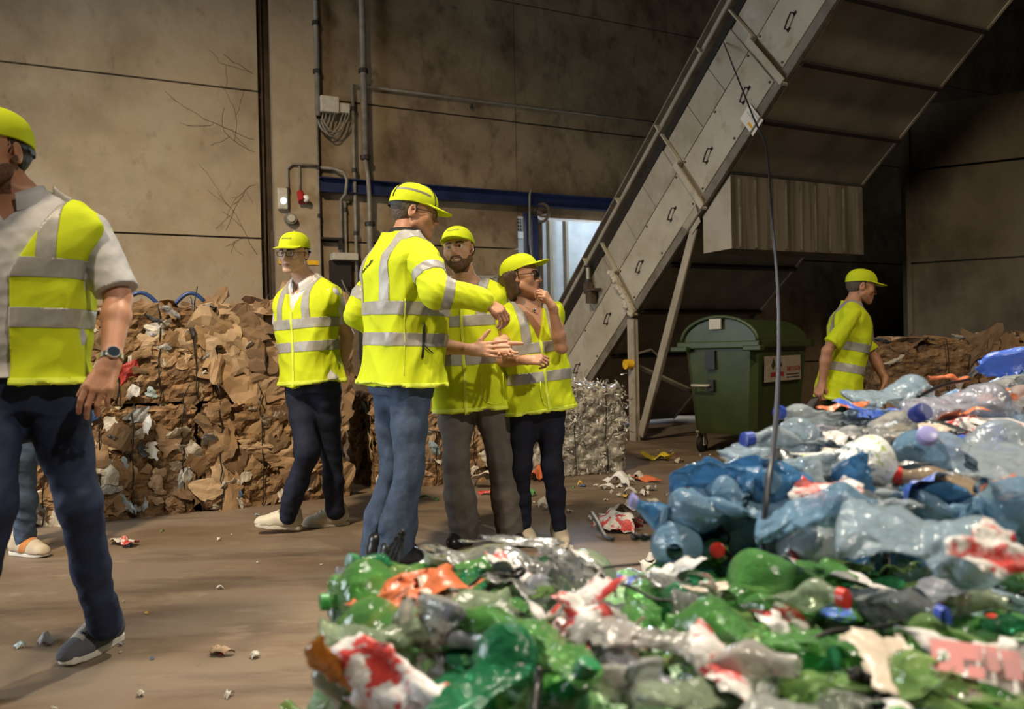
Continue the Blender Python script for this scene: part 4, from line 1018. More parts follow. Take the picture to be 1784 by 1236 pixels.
    # ---------------- face: eyes, brows, lips, beard, teeth
    for sx in (-1, 1):
        ec = HL(sx * .031, .0762, .004); er = .0128 * hs; gaze = HR @ nrm(np.array([P.get('gaze', 0), 1, -.05])); m = MB(); ga, gb = m.frame(gaze); m.ball(ec, er, 28, 22, R=np.column_stack([ga, gb, gaze]))
        fs = m.f; mi = []
        for f in fs:
            c = np.mean([m.v[i] for i in f], 0) - ec; mi.append(1 if np.dot(nrm(c), gaze) > math.cos(math.radians(30)) else 0)
        mesh_obj('eye', m.v, m.f, [M['eye_white'], M['iris']], root, smooth=True, mi=mi)
        def brow(Cq, sx=sx):
            q = hloc(Cq); x = (q[:, 0] - sx * .032) / .020; return np.maximum(np.abs(q[:, 2] - .0235 + .004 * x * x) - .0032 * (1.1 - .4 * x * sx), np.maximum(np.abs(x) - 1, .05 - q[:, 1]))
        feature(body, 'eyebrow', brow, M[P.get('hair', 'hair_dark')], root, .0018, 3, (HL(sx * .032, .085, .022), .04 * hs))
    sm, mo = P.get('smile', 0), P.get('mouth', 0)
    def lip(Cq):
        q = hloc(Cq); z0 = -.0672 + .009 * sm * (q[:, 0] / .021) ** 2 - .4 * mo; d = np.maximum((q[:, 0] / .0225) ** 2 + ((q[:, 2] - z0) / (.0082 + mo * .6)) ** 2 - 1, .07 - q[:, 1]); return np.where((sm > 0) & (np.abs(q[:, 2] - z0) < .0048 * (1 - (q[:, 0] / .023) ** 2)), 1.0, d)
    feature(body, 'lips', lip, M['lip'], root, .0008, 2, (HL(0, .09, -.067), .04 * hs))
    if sm:
        m = MB(); pts = [HL(.019 * t, .0945 - .007 * t * t, -.066 + .006 * sm * t * t) for t in np.linspace(-1, 1, 11)]; m.loft([[p + HR @ np.array([0, 0, dz]) for p in pts] for dz in (-.0052, .0042)], False, False); obj('teeth', m, M['teeth'], root, smooth=True)
    if mo: obj('mouth_inside', MB().ball(HL(0, .084, -.068 - mo * .3), (.016 * hs, .010 * hs, .009 * hs), R=HR), M['mouth_in'], root, smooth=True)
    if P.get('beard'):
        def brd(Cq):
            q = hloc(Cq); ax = np.abs(q[:, 0]); lim = np.interp(ax, [0, .024, .034, .05, .066, .08], [-.047, -.048, -.064, -.064, -.040, -.012])
            inm = (q[:, 0] / .024) ** 2 + ((q[:, 2] + .068) / .013) ** 2 < 1; return np.where(inm, 1.0, np.maximum(np.maximum(q[:, 2] - lim, -.004 - q[:, 1]), -.122 - q[:, 2]))
        feature(body, 'beard', brd, M[P['beard']], root, .0014, 2, (HL(0, .04, -.07), .115 * hs))
    # ---------------- hair under the cap
    hk = P.get('hairkind', 'short')
    e = lambda c, r, neg=False: EL_(HL(*c), hs * np.array(r), HR, neg)
    if hk == 'bob':
        hair = [e((0, -.016, .036), (.079, .1005, .080))]
        for sx in (-1, 1):
            hair.append(RC(HL(sx * .066, -.03, .02), HL(sx * .066, -.012, -.088), .026 * hs, .020 * hs)); hair.append(RC(HL(sx * .058, -.06, .0), HL(sx * .055, -.05, -.098), .034 * hs, .024 * hs))
        hair.append(RC(HL(0, -.09, .0), HL(0, -.078, -.112), .04 * hs, .026 * hs))
        dsp = waves(3, 9, 150, 420, .0014, (1, 1, .06)); cuts = [FN(lambda q: np.maximum(q[:, 1] / hs - np.interp(q[:, 2] / hs, [-.13, -.03, .02, .06], [.020, .010, .045, .07]), q[:, 2] / hs - .095), HC_, HR, 0, 0)]
        solid_obj('hair', [Group(hair, .02)], .004, M[P['hair']], root, dsp, cuts)
    else:
        hair = [e((0, -.016, .036), (.0795, .1005, .0855)), e((0, -.036, -.004), (.068, .064, .062))]
        cuts = [FN(lambda q: np.maximum(q[:, 1] / hs - np.interp(q[:, 2] / hs, [-.07, -.015, -.005, .02, .05, .09], [-.045, -.030, .036, .042, .060, .08]), -.052 - q[:, 2] / hs), HC_, HR, 0, 0)]
        ear = [FN(lambda q, sx=sx: .021 * hs - np.sqrt((q[:, 0] / hs - sx * .080) ** 2 * hs * hs + (q[:, 1] + .010 * hs) ** 2 + (q[:, 2] + .006 * hs) ** 2), HC_, HR, 0, 0) for sx in (-1, 1)]
        solid_obj('hair', [Group(hair, .02)], .004, M[P['hair']], root, waves(5, 6, 300, 600, .0012), cuts + ear)
    cap(root, HC_, HR, hs * P.get('cap_s', 1.03), M['hivis'], **P.get('cap', {}))
    if P.get('glasses'): glasses(root, HC_, HR, hs, P['glasses'][0], P['glasses'][1])
    # ---------------- trousers
    tm = M[P['trousers']]; lg = []
    for side in ('R', 'L'):
        hj, k, an, l = legs[side]; fl = l.get('flare', 1.0); lr = P.get('leg_r', 1.0); cu = an + (an - k) / np.linalg.norm(an - k) * .035 * s + Zv * l.get('cuff', 0.0)
        lg += [RC(hj + (k - hj) * .22, hj + (k - hj) * .55, .093 * s * lr, .079 * s * lr), RC(hj, hj + (k - hj) * .3, .070 * s, .084 * s * lr), RC(hj + (k - hj) * .55, k, .079 * s * lr, .064 * s * lr), RC(k, k + (cu - k) * .5, .065 * s * lr, .062 * s * lr * fl), RC(k + (cu - k) * .5, cu, .062 * s * lr * fl, .058 * s * lr * fl)]
    pel = [(-.10, .155 * w, .108 * dp, -.004), (-.03, .166 * w, .120 * dp, -.004), (.03, .158 * w, .112 * dp, 0), (.07, .145 * w, .102 * dp, 0)]
    wv1 = waves(P.get('seed', 1), 8, 10, 34, .0075, (1, 1, .8)); wv2 = waves(P.get('seed', 1) + 9, 7, 30, 75, .0050, (1, 1, .9), True)
    kz_ = [(legs[q][1], legs[q][2], legs[q][0]) for q in ('R', 'L')]
    def folds(Q):
        m_ = 0.22
        for (k, a, hj) in kz_:
            for c, rad_, wt in ((k, .16, .8), (a + (k - a) * .12, .15, 1.3), (hj - Zv * .1, .13, .5)): m_ = m_ + wt * np.exp(-((Q - c) ** 2).sum(1) / (rad_ * rad_))
        return (wv1(Q) * .8 + wv2(Q)) * np.minimum(m_, 1.6) * P.get('fold', 1.0)
    foot_cuts = []
    tr = solid_obj('trousers', [Group(lg[:5], .03, .03), Group(lg[5:], .03, .03), Group([LF(pel, hip, R), RC(T(0, 0, -.05), T(0, .0, -.15), .09 * s, .062 * s)], .03, .035)], .0055, tm, root, folds)
    # ---------------- shoes
    for side in ('R', 'L'):
        hj, k, an, l = legs[side]
        if l.get('shoe') is None: continue
        shoe(root, np.array(l['sole']), l['yaw'], pitch=l.get('pitch', 0), s=s * .98, **l['shoe'])
    # ---------------- shirt, vest, sleeves
    V = P['vest']; zh, zl, zu = V['hem'], V['lo'], V['hi']; bw = V.get('bw', .027); vw = V.get('w', 1.0) * w; vd = V.get('d', 1.0) * dp
    def prof(o, z0, wing=0.0): return [(z0, .196 * vw + o + V.get('flare', 0), .146 * vd + o + V.get('flare', 0) * .5, .0), (.02, .186 * vw + o, .140 * vd + o, 0), (.12 * kz, .176 * vw + o, .136 * vd + o, .006), (.24 * kz, .176 * vw + o, .136 * vd + o, .008), (.36 * kz, .184 * vw + o, .136 * vd + o, .004), (.44 * kz, (.196 + wing) * vw + o, .130 * vd + o, -.004), (.495 * kz, (.200 + wing) * vw + o, .112 * vd + o, -.010), (.535 * kz, (.176 + wing) * vw + o, .088 * vd + o, -.014), (.565 * kz, .120 * vw + o, .075 * vd + o, -.018), (.60 * kz, .080 * vw + o, .066 * vd + o, -.02)]
    yoke = lambda o: [RC(T(sx * .055 * w, -.014, .572 * kz), T(sx * (.140) * w, -.012, .535 * kz), .036 * s + o, .030 * s + o) for sx in (-1, 1)]
    shirt_g = [Group([LF(prof(-.016 if not P.get('long') else -.034, min(zh, -.04) + P.get('shirt_z', 0)), hip, R)] + yoke(-.010 if not P.get('long') else -.016), .03, .025)]
    scuts = []; slp = P.get('sleeve', .72)
    for side in ('R', 'L'):
        sh, e_, wr_, a = arms[side]
        if P.get('long'):
            mid = e_ + (wr_ - e_) * .5; sl = [RC(sh, e_, .078 * s, .068 * s), RC(e_, wr_ - (wr_ - e_) * .03, .068 * s, .052 * s)]
            shirt_g.append(Group(sl, .03, .03))
        else:
            en = sh + (e_ - sh) * slp; sr = P.get('sleeve_r', 1.0); shirt_g.append(Group([RC(sh, en, .050 * s * min(sr, 1.05), .061 * s * sr)], .02, .03))
            dirn = nrm(e_ - sh)
            scuts.append((en, dirn))
    def sc(Q):
        out = np.full(len(Q), -1.0)
        for (en, dirn) in scuts:
            near = np.sqrt(((Q - en) ** 2).sum(1)) < .12 * s; out = np.where(near, np.maximum(out, (Q - en) @ dirn), out)
        return out
    neckcut = EL_(HC_ - Zv * .0 + (nb - HC_) * .55, (.056 * s, .06 * s, .10), None)
    swv = waves(P.get('seed', 1) + 40, 8, 14, 50, .006 * P.get('sfold', 1.0)); swr = waves(P.get('seed', 1) + 41, 6, 40, 90, .0035 * P.get('sfold', 1.0), (1, 1, 1), True)
    vn = P.get('shirt_v', .50); ncut = FN(lambda q: -np.maximum(np.abs(q[:, 0]) * 1.0 - (q[:, 2] - vn * kz) * .75, .02 - q[:, 1]), hip, R, 0, 0)
    ring_cut = FN(lambda q: -(np.sqrt((q[:, 0]) ** 2 + (q[:, 1] + .012 - (q[:, 2] - .56 * kz) * .3) ** 2) - .064 * s + np.maximum(.50 * kz - q[:, 2], 0) * 5), hip, R, 0, 0)
    shm = M[P['shirt']]
    if P.get('has_shirt', True):
        st = solid_obj('shirt' if not P.get('long') else 'jacket', shirt_g, .0055, shm, root, lambda Q: swv(Q) + swr(Q), [sc, ncut, ring_cut])
        if P.get('collar'):
            cm = MB(); rr = []
            for (z, r_, ex) in ((.545, .072, 0), (.575, .071, .002), (.605, .066, .004), (.610, .069, .006), (.585, .080, .014), (.555, .088, .022)):
                r_ += P.get('collar_r', 0); rr.append([T(r_ * s * math.cos(t), (-.012 + .010 + (r_ + .004) * math.sin(t) + (z - .56) * .25) * 1.0, z * kz + P.get('collar_z', 0) - (.045 * max(0, math.sin(t)) ** 2 + .01)) for t in np.linspace(math.radians(108), math.radians(432), 40)])
            cm.loft(rr, False, False); obj('collar', cm, M[P['collar']], st, smooth=True)
        for (side, f0_, f1_) in P.get('sleeve_bands', ()):
            sh, e_, wr_, a = arms[side]; (p, q_) = (sh, e_) if f0_ < 1 else (e_, wr_); t0, t1 = f0_ % 1, f1_ % 1; d_ = q_ - p; lim = .14 * s
            ctr = p + d_ * (t0 + t1) / 2
            band(st, 'reflective_band', [(p + d_ * t0, d_), (p + d_ * t1, -d_)], M['reflective'], st, .0025, lambda c, n_, ctr=ctr, lim=lim: np.linalg.norm(c - ctr) < lim * .85)
    vgeo = [Group([LF(prof(0.0, zh, V.get('wing', .008)), hip, R, p=2.8)] + yoke(0.002), .03, .02)]
    vv = V.get('v', .36); vs = V.get('vs', .42)
    vcut = FN(lambda q: -np.maximum(np.abs(q[:, 0] - V.get('vx', 0)) - np.maximum((q[:, 2] - vv * kz) * vs, V.get('open', -1.0)), .0 - q[:, 1]), hip, R, 0, 0)
    nr = V.get('neck', .078)
    vneck = FN(lambda q: -(np.sqrt((q[:, 0]) ** 2 + (q[:, 1] - .006 - (q[:, 2] - .58 * kz) * .2) ** 2) - nr * s + np.maximum(.50 * kz - q[:, 2], 0) * 5), hip, R, 0, 0)
    arm_cut = []
    if not P.get('long') and V.get('armcut', False):
        for side in ('R', 'L'):
            sx = 1 if side == 'R' else -1; sh, e_, wr_, a = arms[side]
            arm_cut.append(FN(lambda q, sx=sx: -np.sqrt(((sx * q[:, 0] - (.240 * vw)) / .034) ** 2 + ((q[:, 1] + .0) / .095) ** 2 + ((q[:, 2] - .39 * kz) / .085) ** 2) * .034 + .034, hip, R, 0, 0))
    vwv = waves(P.get('seed', 1) + 70, 8, 8, 30, .0075 * P.get('vfold', 1.0), (1, 1, .7)); vwr = waves(P.get('seed', 1) + 71, 10, 18, 50, .0085 * P.get('vfold', 1.0), (1, 1, .6), True)
    vest = solid_obj('vest' if not P.get('jvest') else 'vest', vgeo, .0055, M['hivis'], root, lambda Q: vwv(Q) + vwr(Q), [vcut, vneck] + arm_cut)
    rf = M['reflective']
    for z in ([zl, zu] if zl is not None else [zu]):
        band(vest, 'reflective_band', [(T(0, 0, z - bw), up), (T(0, 0, z + bw), -up)], rf, vest)
    for sx in (-1, 1):
        X = R[:, 0] * sx; x0 = V.get('sx', .095) * w
        band(vest, 'shoulder_band', [(T(sx * (x0 - bw * .95), 0, 0), X), (T(sx * (x0 + bw * .95), 0, 0), -X), (T(0, 0, zu + bw), up)], rf, vest)
    if V.get('front', True):
        X = R[:, 0]; band(vest, 'front_binding', [(T(V.get('vx', 0) - .008, 0, 0), X), (T(V.get('vx', 0) + .008, 0, 0), -X), (T(0, .05, 0), R[:, 1]), (T(0, 0, vv * kz + .01), -up)], M['hivis_edge'], vest, .0035)
    band(vest, 'hem_binding', [(T(0, 0, zh + .020), -up), (T(0, 0, zh + .004), up)], M['hivis_edge'], vest, .003)
    return dict(root=root, T=T, R=R, arms=arms, legs=legs, HL=HL, HR=HR, vest=vest, hs=hs, up=up)

# ================================================================== THE PEOPLE
def px(x, y, Y): return at(x, y, Y)
def gnd(x, y, lift=0.0):
    d = cF + cR * (x - CX) / FPX - cU * (y - CY) / FPX; return CAM + d * ((lift - HC) / d[2])


# --- bearded man in grey trousers, his open hands held together
Y4 = 4.38
BLK = dict(mat=M['shoe_black'], sole=M['black'], lace=M['shoe_black'])
W4 = person('bearded smiling man in yellow vest and grey trousers, open hands held together', dict(
    s=1.0, hs=1.0, w=1.10, hip=px(822, 655, Y4), neck=px(812, 489, Y4), yaw=168, skin='skin_d', hair='hair_dark', beard='beard', smile=1.0, gaze=.25, vox=.0036,
    head=px(799, 437, Y4 - .06), hrot=(170, 5, 6), trousers='grey_cloth', shirt='cream_shirt', leg_r=1.17, seed=11, cap=dict(logo=True, tilt=2), sleeve=.80,
    armR=dict(e=px(757, 602, Y4 - .10), w=px(822, 610, Y4 - .34), hand=dict(d=px(895, 607, Y4 - .42) - px(822, 610, Y4 - .34), n=(-.25, -1.0, .35), curl=(6, 6, 8, 10), spread=5, thumb=(50, -8), tcurl=4)),
    armL=dict(e=px(893, 588, Y4 + .0), w=px(868, 600, Y4 - .26), hand=dict(d=px(888, 628, Y4 - .40) - px(868, 600, Y4 - .26), n=(.1, .62, -.75), curl=(12, 14, 16, 20), spread=6, thumb=(58, 0), tcurl=5)),
    legR=dict(k=px(795, 800, Y4 - .05), a=px(806, 920, Y4), sole=gnd(806, 945), yaw=165, flare=1.12, shoe=BLK),
    legL=dict(k=px(874, 800, Y4 - .03), a=px(890, 918, Y4), sole=gnd(892, 943), yaw=195, flare=1.10, shoe=BLK),
    vest=dict(hem=-.185, lo=.095, hi=.30, v=.42, vs=.62, w=1.0, flare=.012, vx=0.0)))

# --- tall man seen from behind, jacket with sleeves, pointing
Y3 = 4.02
W3 = person('tall man in yellow jacket and blue jeans seen from behind, pointing with his arm', dict(
    s=1.07, hs=1.07, w=1.14, dp=1.22, hip=px(700, 652, Y3), neck=px(706, 412, Y3), yaw=-58, skin='skin_a', hair='hair_grey', vox=.0040, gaze=.1, has_shirt=True, long=True, arm_r=.95,
    head=px(721, 371, Y3 + .02), hrot=(-80, -10, 0), trousers='jeans_mid', shirt='hivis', collar='dark_collar', collar_r=.012, collar_z=.022, seed=23, leg_r=1.02, fold=1.15,
    cap=dict(stripe=M['reflective'], bump_cap=True, tilt=-5), cap_s=1.07, glasses=(M['lens'], M['black']), sleeve_bands=[('R', .42, .62), ('R', 1.12, 1.34), ('L', .55, .75)],
    armR=dict(e=px(762, 508, 3.70), w=px(840, 524, 3.74), hand=dict(d=px(868, 541, 3.74) - px(836, 522, 3.74), n=(.35, -.55, .75), curl=(34, 46, 44, 40), c2=1.0, spread=3, thumb=(38, 40), tcurl=15)),
    armL=dict(e=px(622, 550, 4.16), w=px(690, 592, 4.30), hand=dict(d=(1, .1, -.1), n=(0, .3, 1), curl=(20, 20, 20, 20))),
    legR=dict(k=px(712, 822, 3.90), a=px(682, 958, 3.93), sole=gnd(692, 994), yaw=-60, flare=1.34, cuff=-.085, shoe=BLK),
    legL=dict(k=px(685, 818, 4.14), a=px(655, 945, 4.16), sole=gnd(668, 977), yaw=-45, flare=1.34, cuff=-.085, shoe=BLK),
    vest=dict(hem=-.055, lo=.175, hi=.325, bw=.030, v=.56, vs=.3, w=1.06, d=1.05, flare=.012, front=False, wing=-.01, sx=.105)))

# --- young man walking, hands behind his back
Y2 = 4.82
WHT = dict(mat=M['shoe_cream'], sole=M['sole_white'], lace=M['sole_white'])
person('young man with glasses in yellow vest and navy trousers walking, hands behind back', dict(
    s=1.0, hs=.98, w=1.06, hip=px(543, 655, Y2), neck=px(531, 486, Y2), yaw=152, skin='skin_b', hair='hair_dark', vox=.0038, gaze=.1,
    head=px(513, 442, Y2 - .05), hrot=(164, -6, -3), trousers='navy', shirt='white_shirt', collar='white_shirt', seed=31, leg_r=1.0, sleeve=.62, sleeve_r=1.08, shirt_z=.022, shirt_v=.49,
    cap=dict(logo=True, tilt=0), glasses=(M['lens'], M['hair_dark']),
    armL=dict(e=px(605, 585, Y2 + .08), w=px(592, 652, Y2 + .16), hand=dict(d=px(580, 682, Y2 + .18) - px(592, 652, Y2 + .16), n=(.8, .3, .1), curl=(25, 30, 35, 35), thumb=(35, 25))),
    armR=dict(e=px(494, 590, Y2 + .20), w=px(560, 660, Y2 + .26), hand=dict(d=px(592, 675, Y2 + .26) - px(560, 660, Y2 + .26), n=(.1, .3, 1), curl=(20, 25, 30, 30))),
    legR=dict(k=px(534, 790, Y2 - .10), a=px(504, 890, Y2 - .05), sole=gnd(500, 922, .02), yaw=104, pitch=7, flare=.95, shoe=WHT),
    legL=dict(k=px(575, 790, Y2 + .08), a=px(584, 880, Y2 + .10), sole=gnd(584, 916, .0), yaw=106, flare=.95, shoe=WHT),
    vest=dict(hem=-.045, lo=.178, hi=.315, v=.38, vs=.60, w=1.02, flare=.004, vx=.0, bw=.027, wing=.020)))

# --- woman, one hand at her mouth
Y5 = 4.36
BGE = dict(mat=M['shoe_beige'], sole=M['sole_white'], lace=M['shoe_cream'])
W5 = person('woman with brown bobbed hair in yellow vest, one hand raised to her mouth', dict(
    s=.915, hs=.95, w=.98, dp=.95, hip=px(936, 684, Y5), neck=px(916, 516, Y5), yaw=205, skin='skin_c', hair='hair_brown', hairkind='bob', woman=True, mouth=.010, vox=.0038, gaze=-.1, nose=.6,
    head=px(907, 484, Y5 - .03), hrot=(254, 6, 0), trousers='navy_black', shirt='hivis', has_shirt=False, seed=47, leg_r=.98, fold=.7, cap=dict(tilt=14), cap_s=1.05, glasses=(M['glass_dark'], M['black']),
    armL=dict(e=px(978, 606, Y5 - .14), w=px(962, 535, Y5 - .22), out=.01, hand=dict(d=px(946, 508, Y5 - .24) - px(962, 535, Y5 - .22), n=(.75, -.5, .45), curl=(48, 58, 62, 66), c2=1.25, thumb=(30, 45), tcurl=30)),
    armR=dict(e=px(868, 628, Y5 - .05), w=px(917, 628, Y5 - .27), hand=dict(d=px(945, 626, Y5 - .30) - px(917, 628, Y5 - .27), n=(.1, -.75, .65), curl=(48, 55, 58, 60), c2=1.2, thumb=(30, 35), tcurl=25)),
    legR=dict(k=px(908, 815, Y5 - .02), a=px(911, 912, Y5 + .02), sole=gnd(912, 944), yaw=200, flare=.80, shoe=BGE),
    legL=dict(k=px(961, 815, Y5 - .02), a=px(973, 908, Y5 - .02), sole=gnd(974, 944), yaw=188, flare=.85, cuff=-.0, shoe=BGE),
    vest=dict(hem=-.105, lo=.088, hi=.245, v=.30, vs=.36, w=1.06, flare=.020, vx=.008, bw=.026, neck=.075, wing=.018)))
nk = MB(); T5 = W5['T']
nk.tube([T5(.062 * math.cos(t), -.012 + (.080 + .02 * max(0, math.sin(t))) * math.sin(t), .565 - .10 * max(0, math.sin(t)) - .02) for t in np.linspace(0, 2 * math.pi, 33)], .0011, 5, False)
pend = obj('necklace', nk, M['steel'], W5['root'], smooth=True); obj('pendant', MB().ball(T5(0, .085, .445), (.010, .004, .010)), M['steel'], pend, smooth=True)

# --- worker walking behind the blue bales
Y6 = 5.9
W6 = person('worker in yellow tunic walking past the blue bottle bales, a grey glove in hand', dict(
    s=.93, hs=.98, w=1.08, dp=1.15, hip=px(1466, 652, Y6), neck=px(1488, 530, Y6), yaw=-104, skin='skin_a', hair='hair_grey', vox=.0048, gaze=0,
    head=px(1500, 500, Y6), hrot=(-98, -12, 0), trousers='green_cloth', shirt='hivis', seed=53, sleeve=.82, sleeve_r=1.25, cap=dict(tilt=2, strap=False), cap_s=1.05,
    armR=dict(e=px(1441, 612, Y6 - .18), w=px(1432, 668, Y6 - .14), hand=dict(d=px(1424, 690, Y6 - .16) - px(1432, 668, Y6 - .14), n=(-.8, -.5, .1), curl=(55, 60, 62, 64), c2=1.2, thumb=(30, 40), tcurl=30)),
    armL=dict(e=px(1524, 626, Y6 + .12), w=px(1541, 662, Y6 + .02), hand=dict(d=px(1537, 690, Y6 + .0) - px(1541, 662, Y6 + .02), n=(.9, .1, .3), curl=(25, 30, 35, 40), thumb=(35, 20))),
    legR=dict(k=px(1452, 742, Y6 - .1), a=px(1425, 815, Y6 - .08), sole=gnd(1425, 851), yaw=-100, shoe=BLK),
    legL=dict(k=px(1492, 742, Y6 + .1), a=px(1510, 815, Y6 + .1), sole=gnd(1510, 838), yaw=-100, shoe=BLK),
    vest=dict(hem=-.20, lo=.045, hi=.205, v=.46, vs=.4, w=1.02, flare=.015, bw=.029, neck=.070, sx=.085)))
gv = MB(); gw = px(1420, 694, Y6 - .16)
gd = px(1398, 732, Y6 - .2) - gw
rr = []
for k in range(9):
    t = k / 8; c = gw + gd * t; r_ = .030 + .024 * t + .006 * math.sin(9 * t)
    rr.append([c + r_ * np.array([math.cos(a) * .9, math.sin(a) * .55, .25 * math.cos(a) + .1 * math.sin(3 * a)]) for a in np.linspace(0, 2 * math.pi, 17)[:-1]])
gv.loft(rr)
for k in range(3): gv.tube([gw + gd * .9 + np.array([.02 * (k - 1), .01 * k, 0]), gw + gd * 1.25 + np.array([.035 * (k - 1), .01 * k, -.02])], [.016, .011], 8)
tag(obj('work_glove', gv, M['glove'], loc=gw, smooth=True), 'grey work glove held in the hand of the worker at the blue bales', 'glove')

# --- man walking at the edge of the frame
Y1 = 2.66
W1 = person('man in open yellow vest and white shirt walking, watch on his wrist', dict(
    s=1.06, hs=1.10, w=1.16, dp=1.15, hip=px(30, 662, Y1), neck=px(30, 335, Y1), yaw=192, skin='skin_a', hair='hair_dark', beard='stubble', vox=.0040, gaze=.1,
    head=px(-10, 266, Y1 - .06), hrot=(163, -4, -2), trousers='jeans_dark', shirt='grey_shirt', collar='grey_shirt', seed=61, sleeve=.90, sleeve_r=1.14, leg_r=1.0, shirt_v=.48, sfold=.8, shirt_z=.05, collar_r=.010, collar_z=.012,
    cap=dict(tilt=4), cap_s=1.04,
    armL=dict(e=px(206, 520, Y1 + .02), w=px(193, 632, Y1 - .12), out=.015, hand=dict(d=px(166, 688, Y1 - .18) - px(193, 632, Y1 - .12), n=(.30, -.80, .42), curl=(26, 30, 34, 38), c2=1.1, spread=2, thumb=(30, 25), tcurl=12)),
    armR=dict(e=px(-160, 520, Y1 - .05), w=px(-190, 640, Y1 - .25), hand=dict(d=(0, -.3, -1), n=(-.8, -.4, .2), curl=(20, 25, 30, 30))),
    legL=dict(k=px(136, 880, Y1 + .02), a=px(178, 1075, Y1 + .18), sole=gnd(180, 1128), yaw=168, flare=.95, shoe=dict(mat=M['shoe_grey'], sole=M['sole_white'], lace=M['shoe_black'], panel=M['shoe_panel'])),
    legR=dict(k=px(-12, 880, Y1 - .22), a=px(-70, 1110, Y1 - .22), sole=gnd(-70, 1240), yaw=150, pitch=0, flare=.95, shoe=dict(mat=M['shoe_grey'], sole=M['sole_white'], lace=M['shoe_black'], panel=M['shoe_panel'])),
    vest=dict(hem=-.01, lo=.205, hi=.365, bw=.029, v=.157, vs=.49, open=.085, vx=.0475, neck=.105, w=1.05, flare=.006, front=False, wing=.018, sx=.112)))
# wrist watch
wr1, el1 = W1['arms']['L'][2], W1['arms']['L'][1]; ax = nrm(wr1 - el1); wc = wr1 - ax * .015
s1 = MB(); fa, fb = s1.frame(ax)
ring = lambda r_, o: [wc + ax * o + r_ * (fa * math.cos(t) + fb * math.sin(t)) for t in np.linspace(0, 2 * math.pi, 33)[:-1]]
s1.loft([ring(.0345, -.009), ring(.0365, -.009), ring(.0365, .009), ring(.0345, .009)], False)
wt = obj('watch', s1, M['steel'], W1['root'], angle=40)
dn_ = nrm(np.array([.55, -.75, .35]) - ax * np.dot([.55, -.75, .35], ax)); dc = wc + dn_ * .036
obj('watch_case', MB().cyl(dc - dn_ * .004, dc + dn_ * .007, .021, seg=28), M['steel'], wt, angle=40)
obj('watch_dial', MB().cyl(dc + dn_ * .0066, dc + dn_ * .0078, .0175, seg=28), M['watch_face'], wt)

# --- person standing behind the walking man; only jeans and a sneaker show
Y0 = 4.42
ORG = dict(mat=M['shoe_beige'], sole=M['sole_white'], lace=M['sole_white'], band_mat=M['shoe_orange'])
person('person behind the walking man, only blue jeans and an orange and beige sneaker show', dict(
    s=.97, hs=.98, w=1.0, hip=px(48, 655, Y0), neck=px(80, 485, Y0), yaw=-120, skin='skin_b', hair='hair_dark', vox=.006,
    head=px(88, 440, Y0), hrot=(-120, 0, 0), trousers='jeans_mid', shirt='cream_shirt', seed=71,
    armL=dict(e=px(105, 590, Y0 + .1), w=px(110, 640, Y0 + .0), hand=dict(d=(0, -.2, -1), n=(.6, -.3, 0))),
    armR=dict(e=px(62, 585, Y0 - .15), w=px(70, 645, Y0 - .15), hand=dict(d=(0, -.2, -1), n=(-.6, -.3, 0))),
    legR=dict(k=px(40, 800, Y0 - .1), a=px(42, 932, Y0 - .06), sole=gnd(40, 968), yaw=-108, flare=1.0, shoe=ORG),
    legL=dict(k=px(20, 800, Y0 + .1), a=px(-12, 925, Y0 + .1), sole=gnd(-14, 952), yaw=-100, flare=1.0, shoe=ORG),
    vest=dict(hem=-.02, lo=.19, hi=.33, v=.42, vs=.5)))


# ---- sewn details: pockets, zip and print lie on the cloth
from mathutils.bvhtree import BVHTree
def cloth_points(W, pts, off=.004):
    o = W['vest']; base = Vector(W['root'].location); bm = bmesh.new(); bm.from_mesh(o.data); bv = BVHTree.FromBMesh(bm); bm.free(); out = []
    for (x, y) in pts:
        d = Vector(cF + cR * (x - CX) / FPX - cU * (y - CY) / FPX).normalized(); h_ = bv.ray_cast(Vector(CAM) - base, d)
        if h_[0] is not None: out.append(np.array(h_[0] + base + h_[1] * off))
    return out
zp = cloth_points(W3, [(738, 563), (738, 575), (737, 588), (737, 600), (736, 612), (735, 624)])
if len(zp) > 2:
    z_ = obj('pocket_zip', MB().tube(zp, .0065, 6), M['black'], W3['vest'], smooth=True)
    pp = cloth_points(W3, [(738, 603), (745, 609), (752, 616)], .010); obj('zip_pull', MB().tube(pp, .003, 6), M['black'], z_, smooth=True)
sm_ = cloth_points(W3, [(706, 520), (705, 560), (705, 600), (704, 640), (704, 655)], .001)
if len(sm_) > 2: obj('side_seam', MB().tube(sm_, .0022, 5), M['hivis_edge'], W3['vest'], smooth=True)
lt_ = MB()
for k in range(7):
    q_ = cloth_points(W3, [(633 + 2.6 * k, 476 - 3.0 * k), (634.2 + 2.6 * k, 471 - 3.0 * k - (2 if k in (2, 5) else 0))], .003)
    if len(q_) == 2: lt_.tube(q_, .0028, 4)
if lt_.v: obj('lettering', lt_, M['ink_green'], W3['vest'])
for W_, loop in ((W4, [(838, 648), (838, 668), (840, 690), (848, 702), (862, 705), (876, 702), (878, 680), (876, 650)]), (W5, [(941, 665), (942, 690), (948, 706), (958, 712), (972, 712)])):
    q_ = cloth_points(W_, loop, .002)
    if len(q_) > 3: obj('pocket_seam', MB().tube(q_, .0028, 5), M['hivis_edge'], W_['vest'], smooth=True)

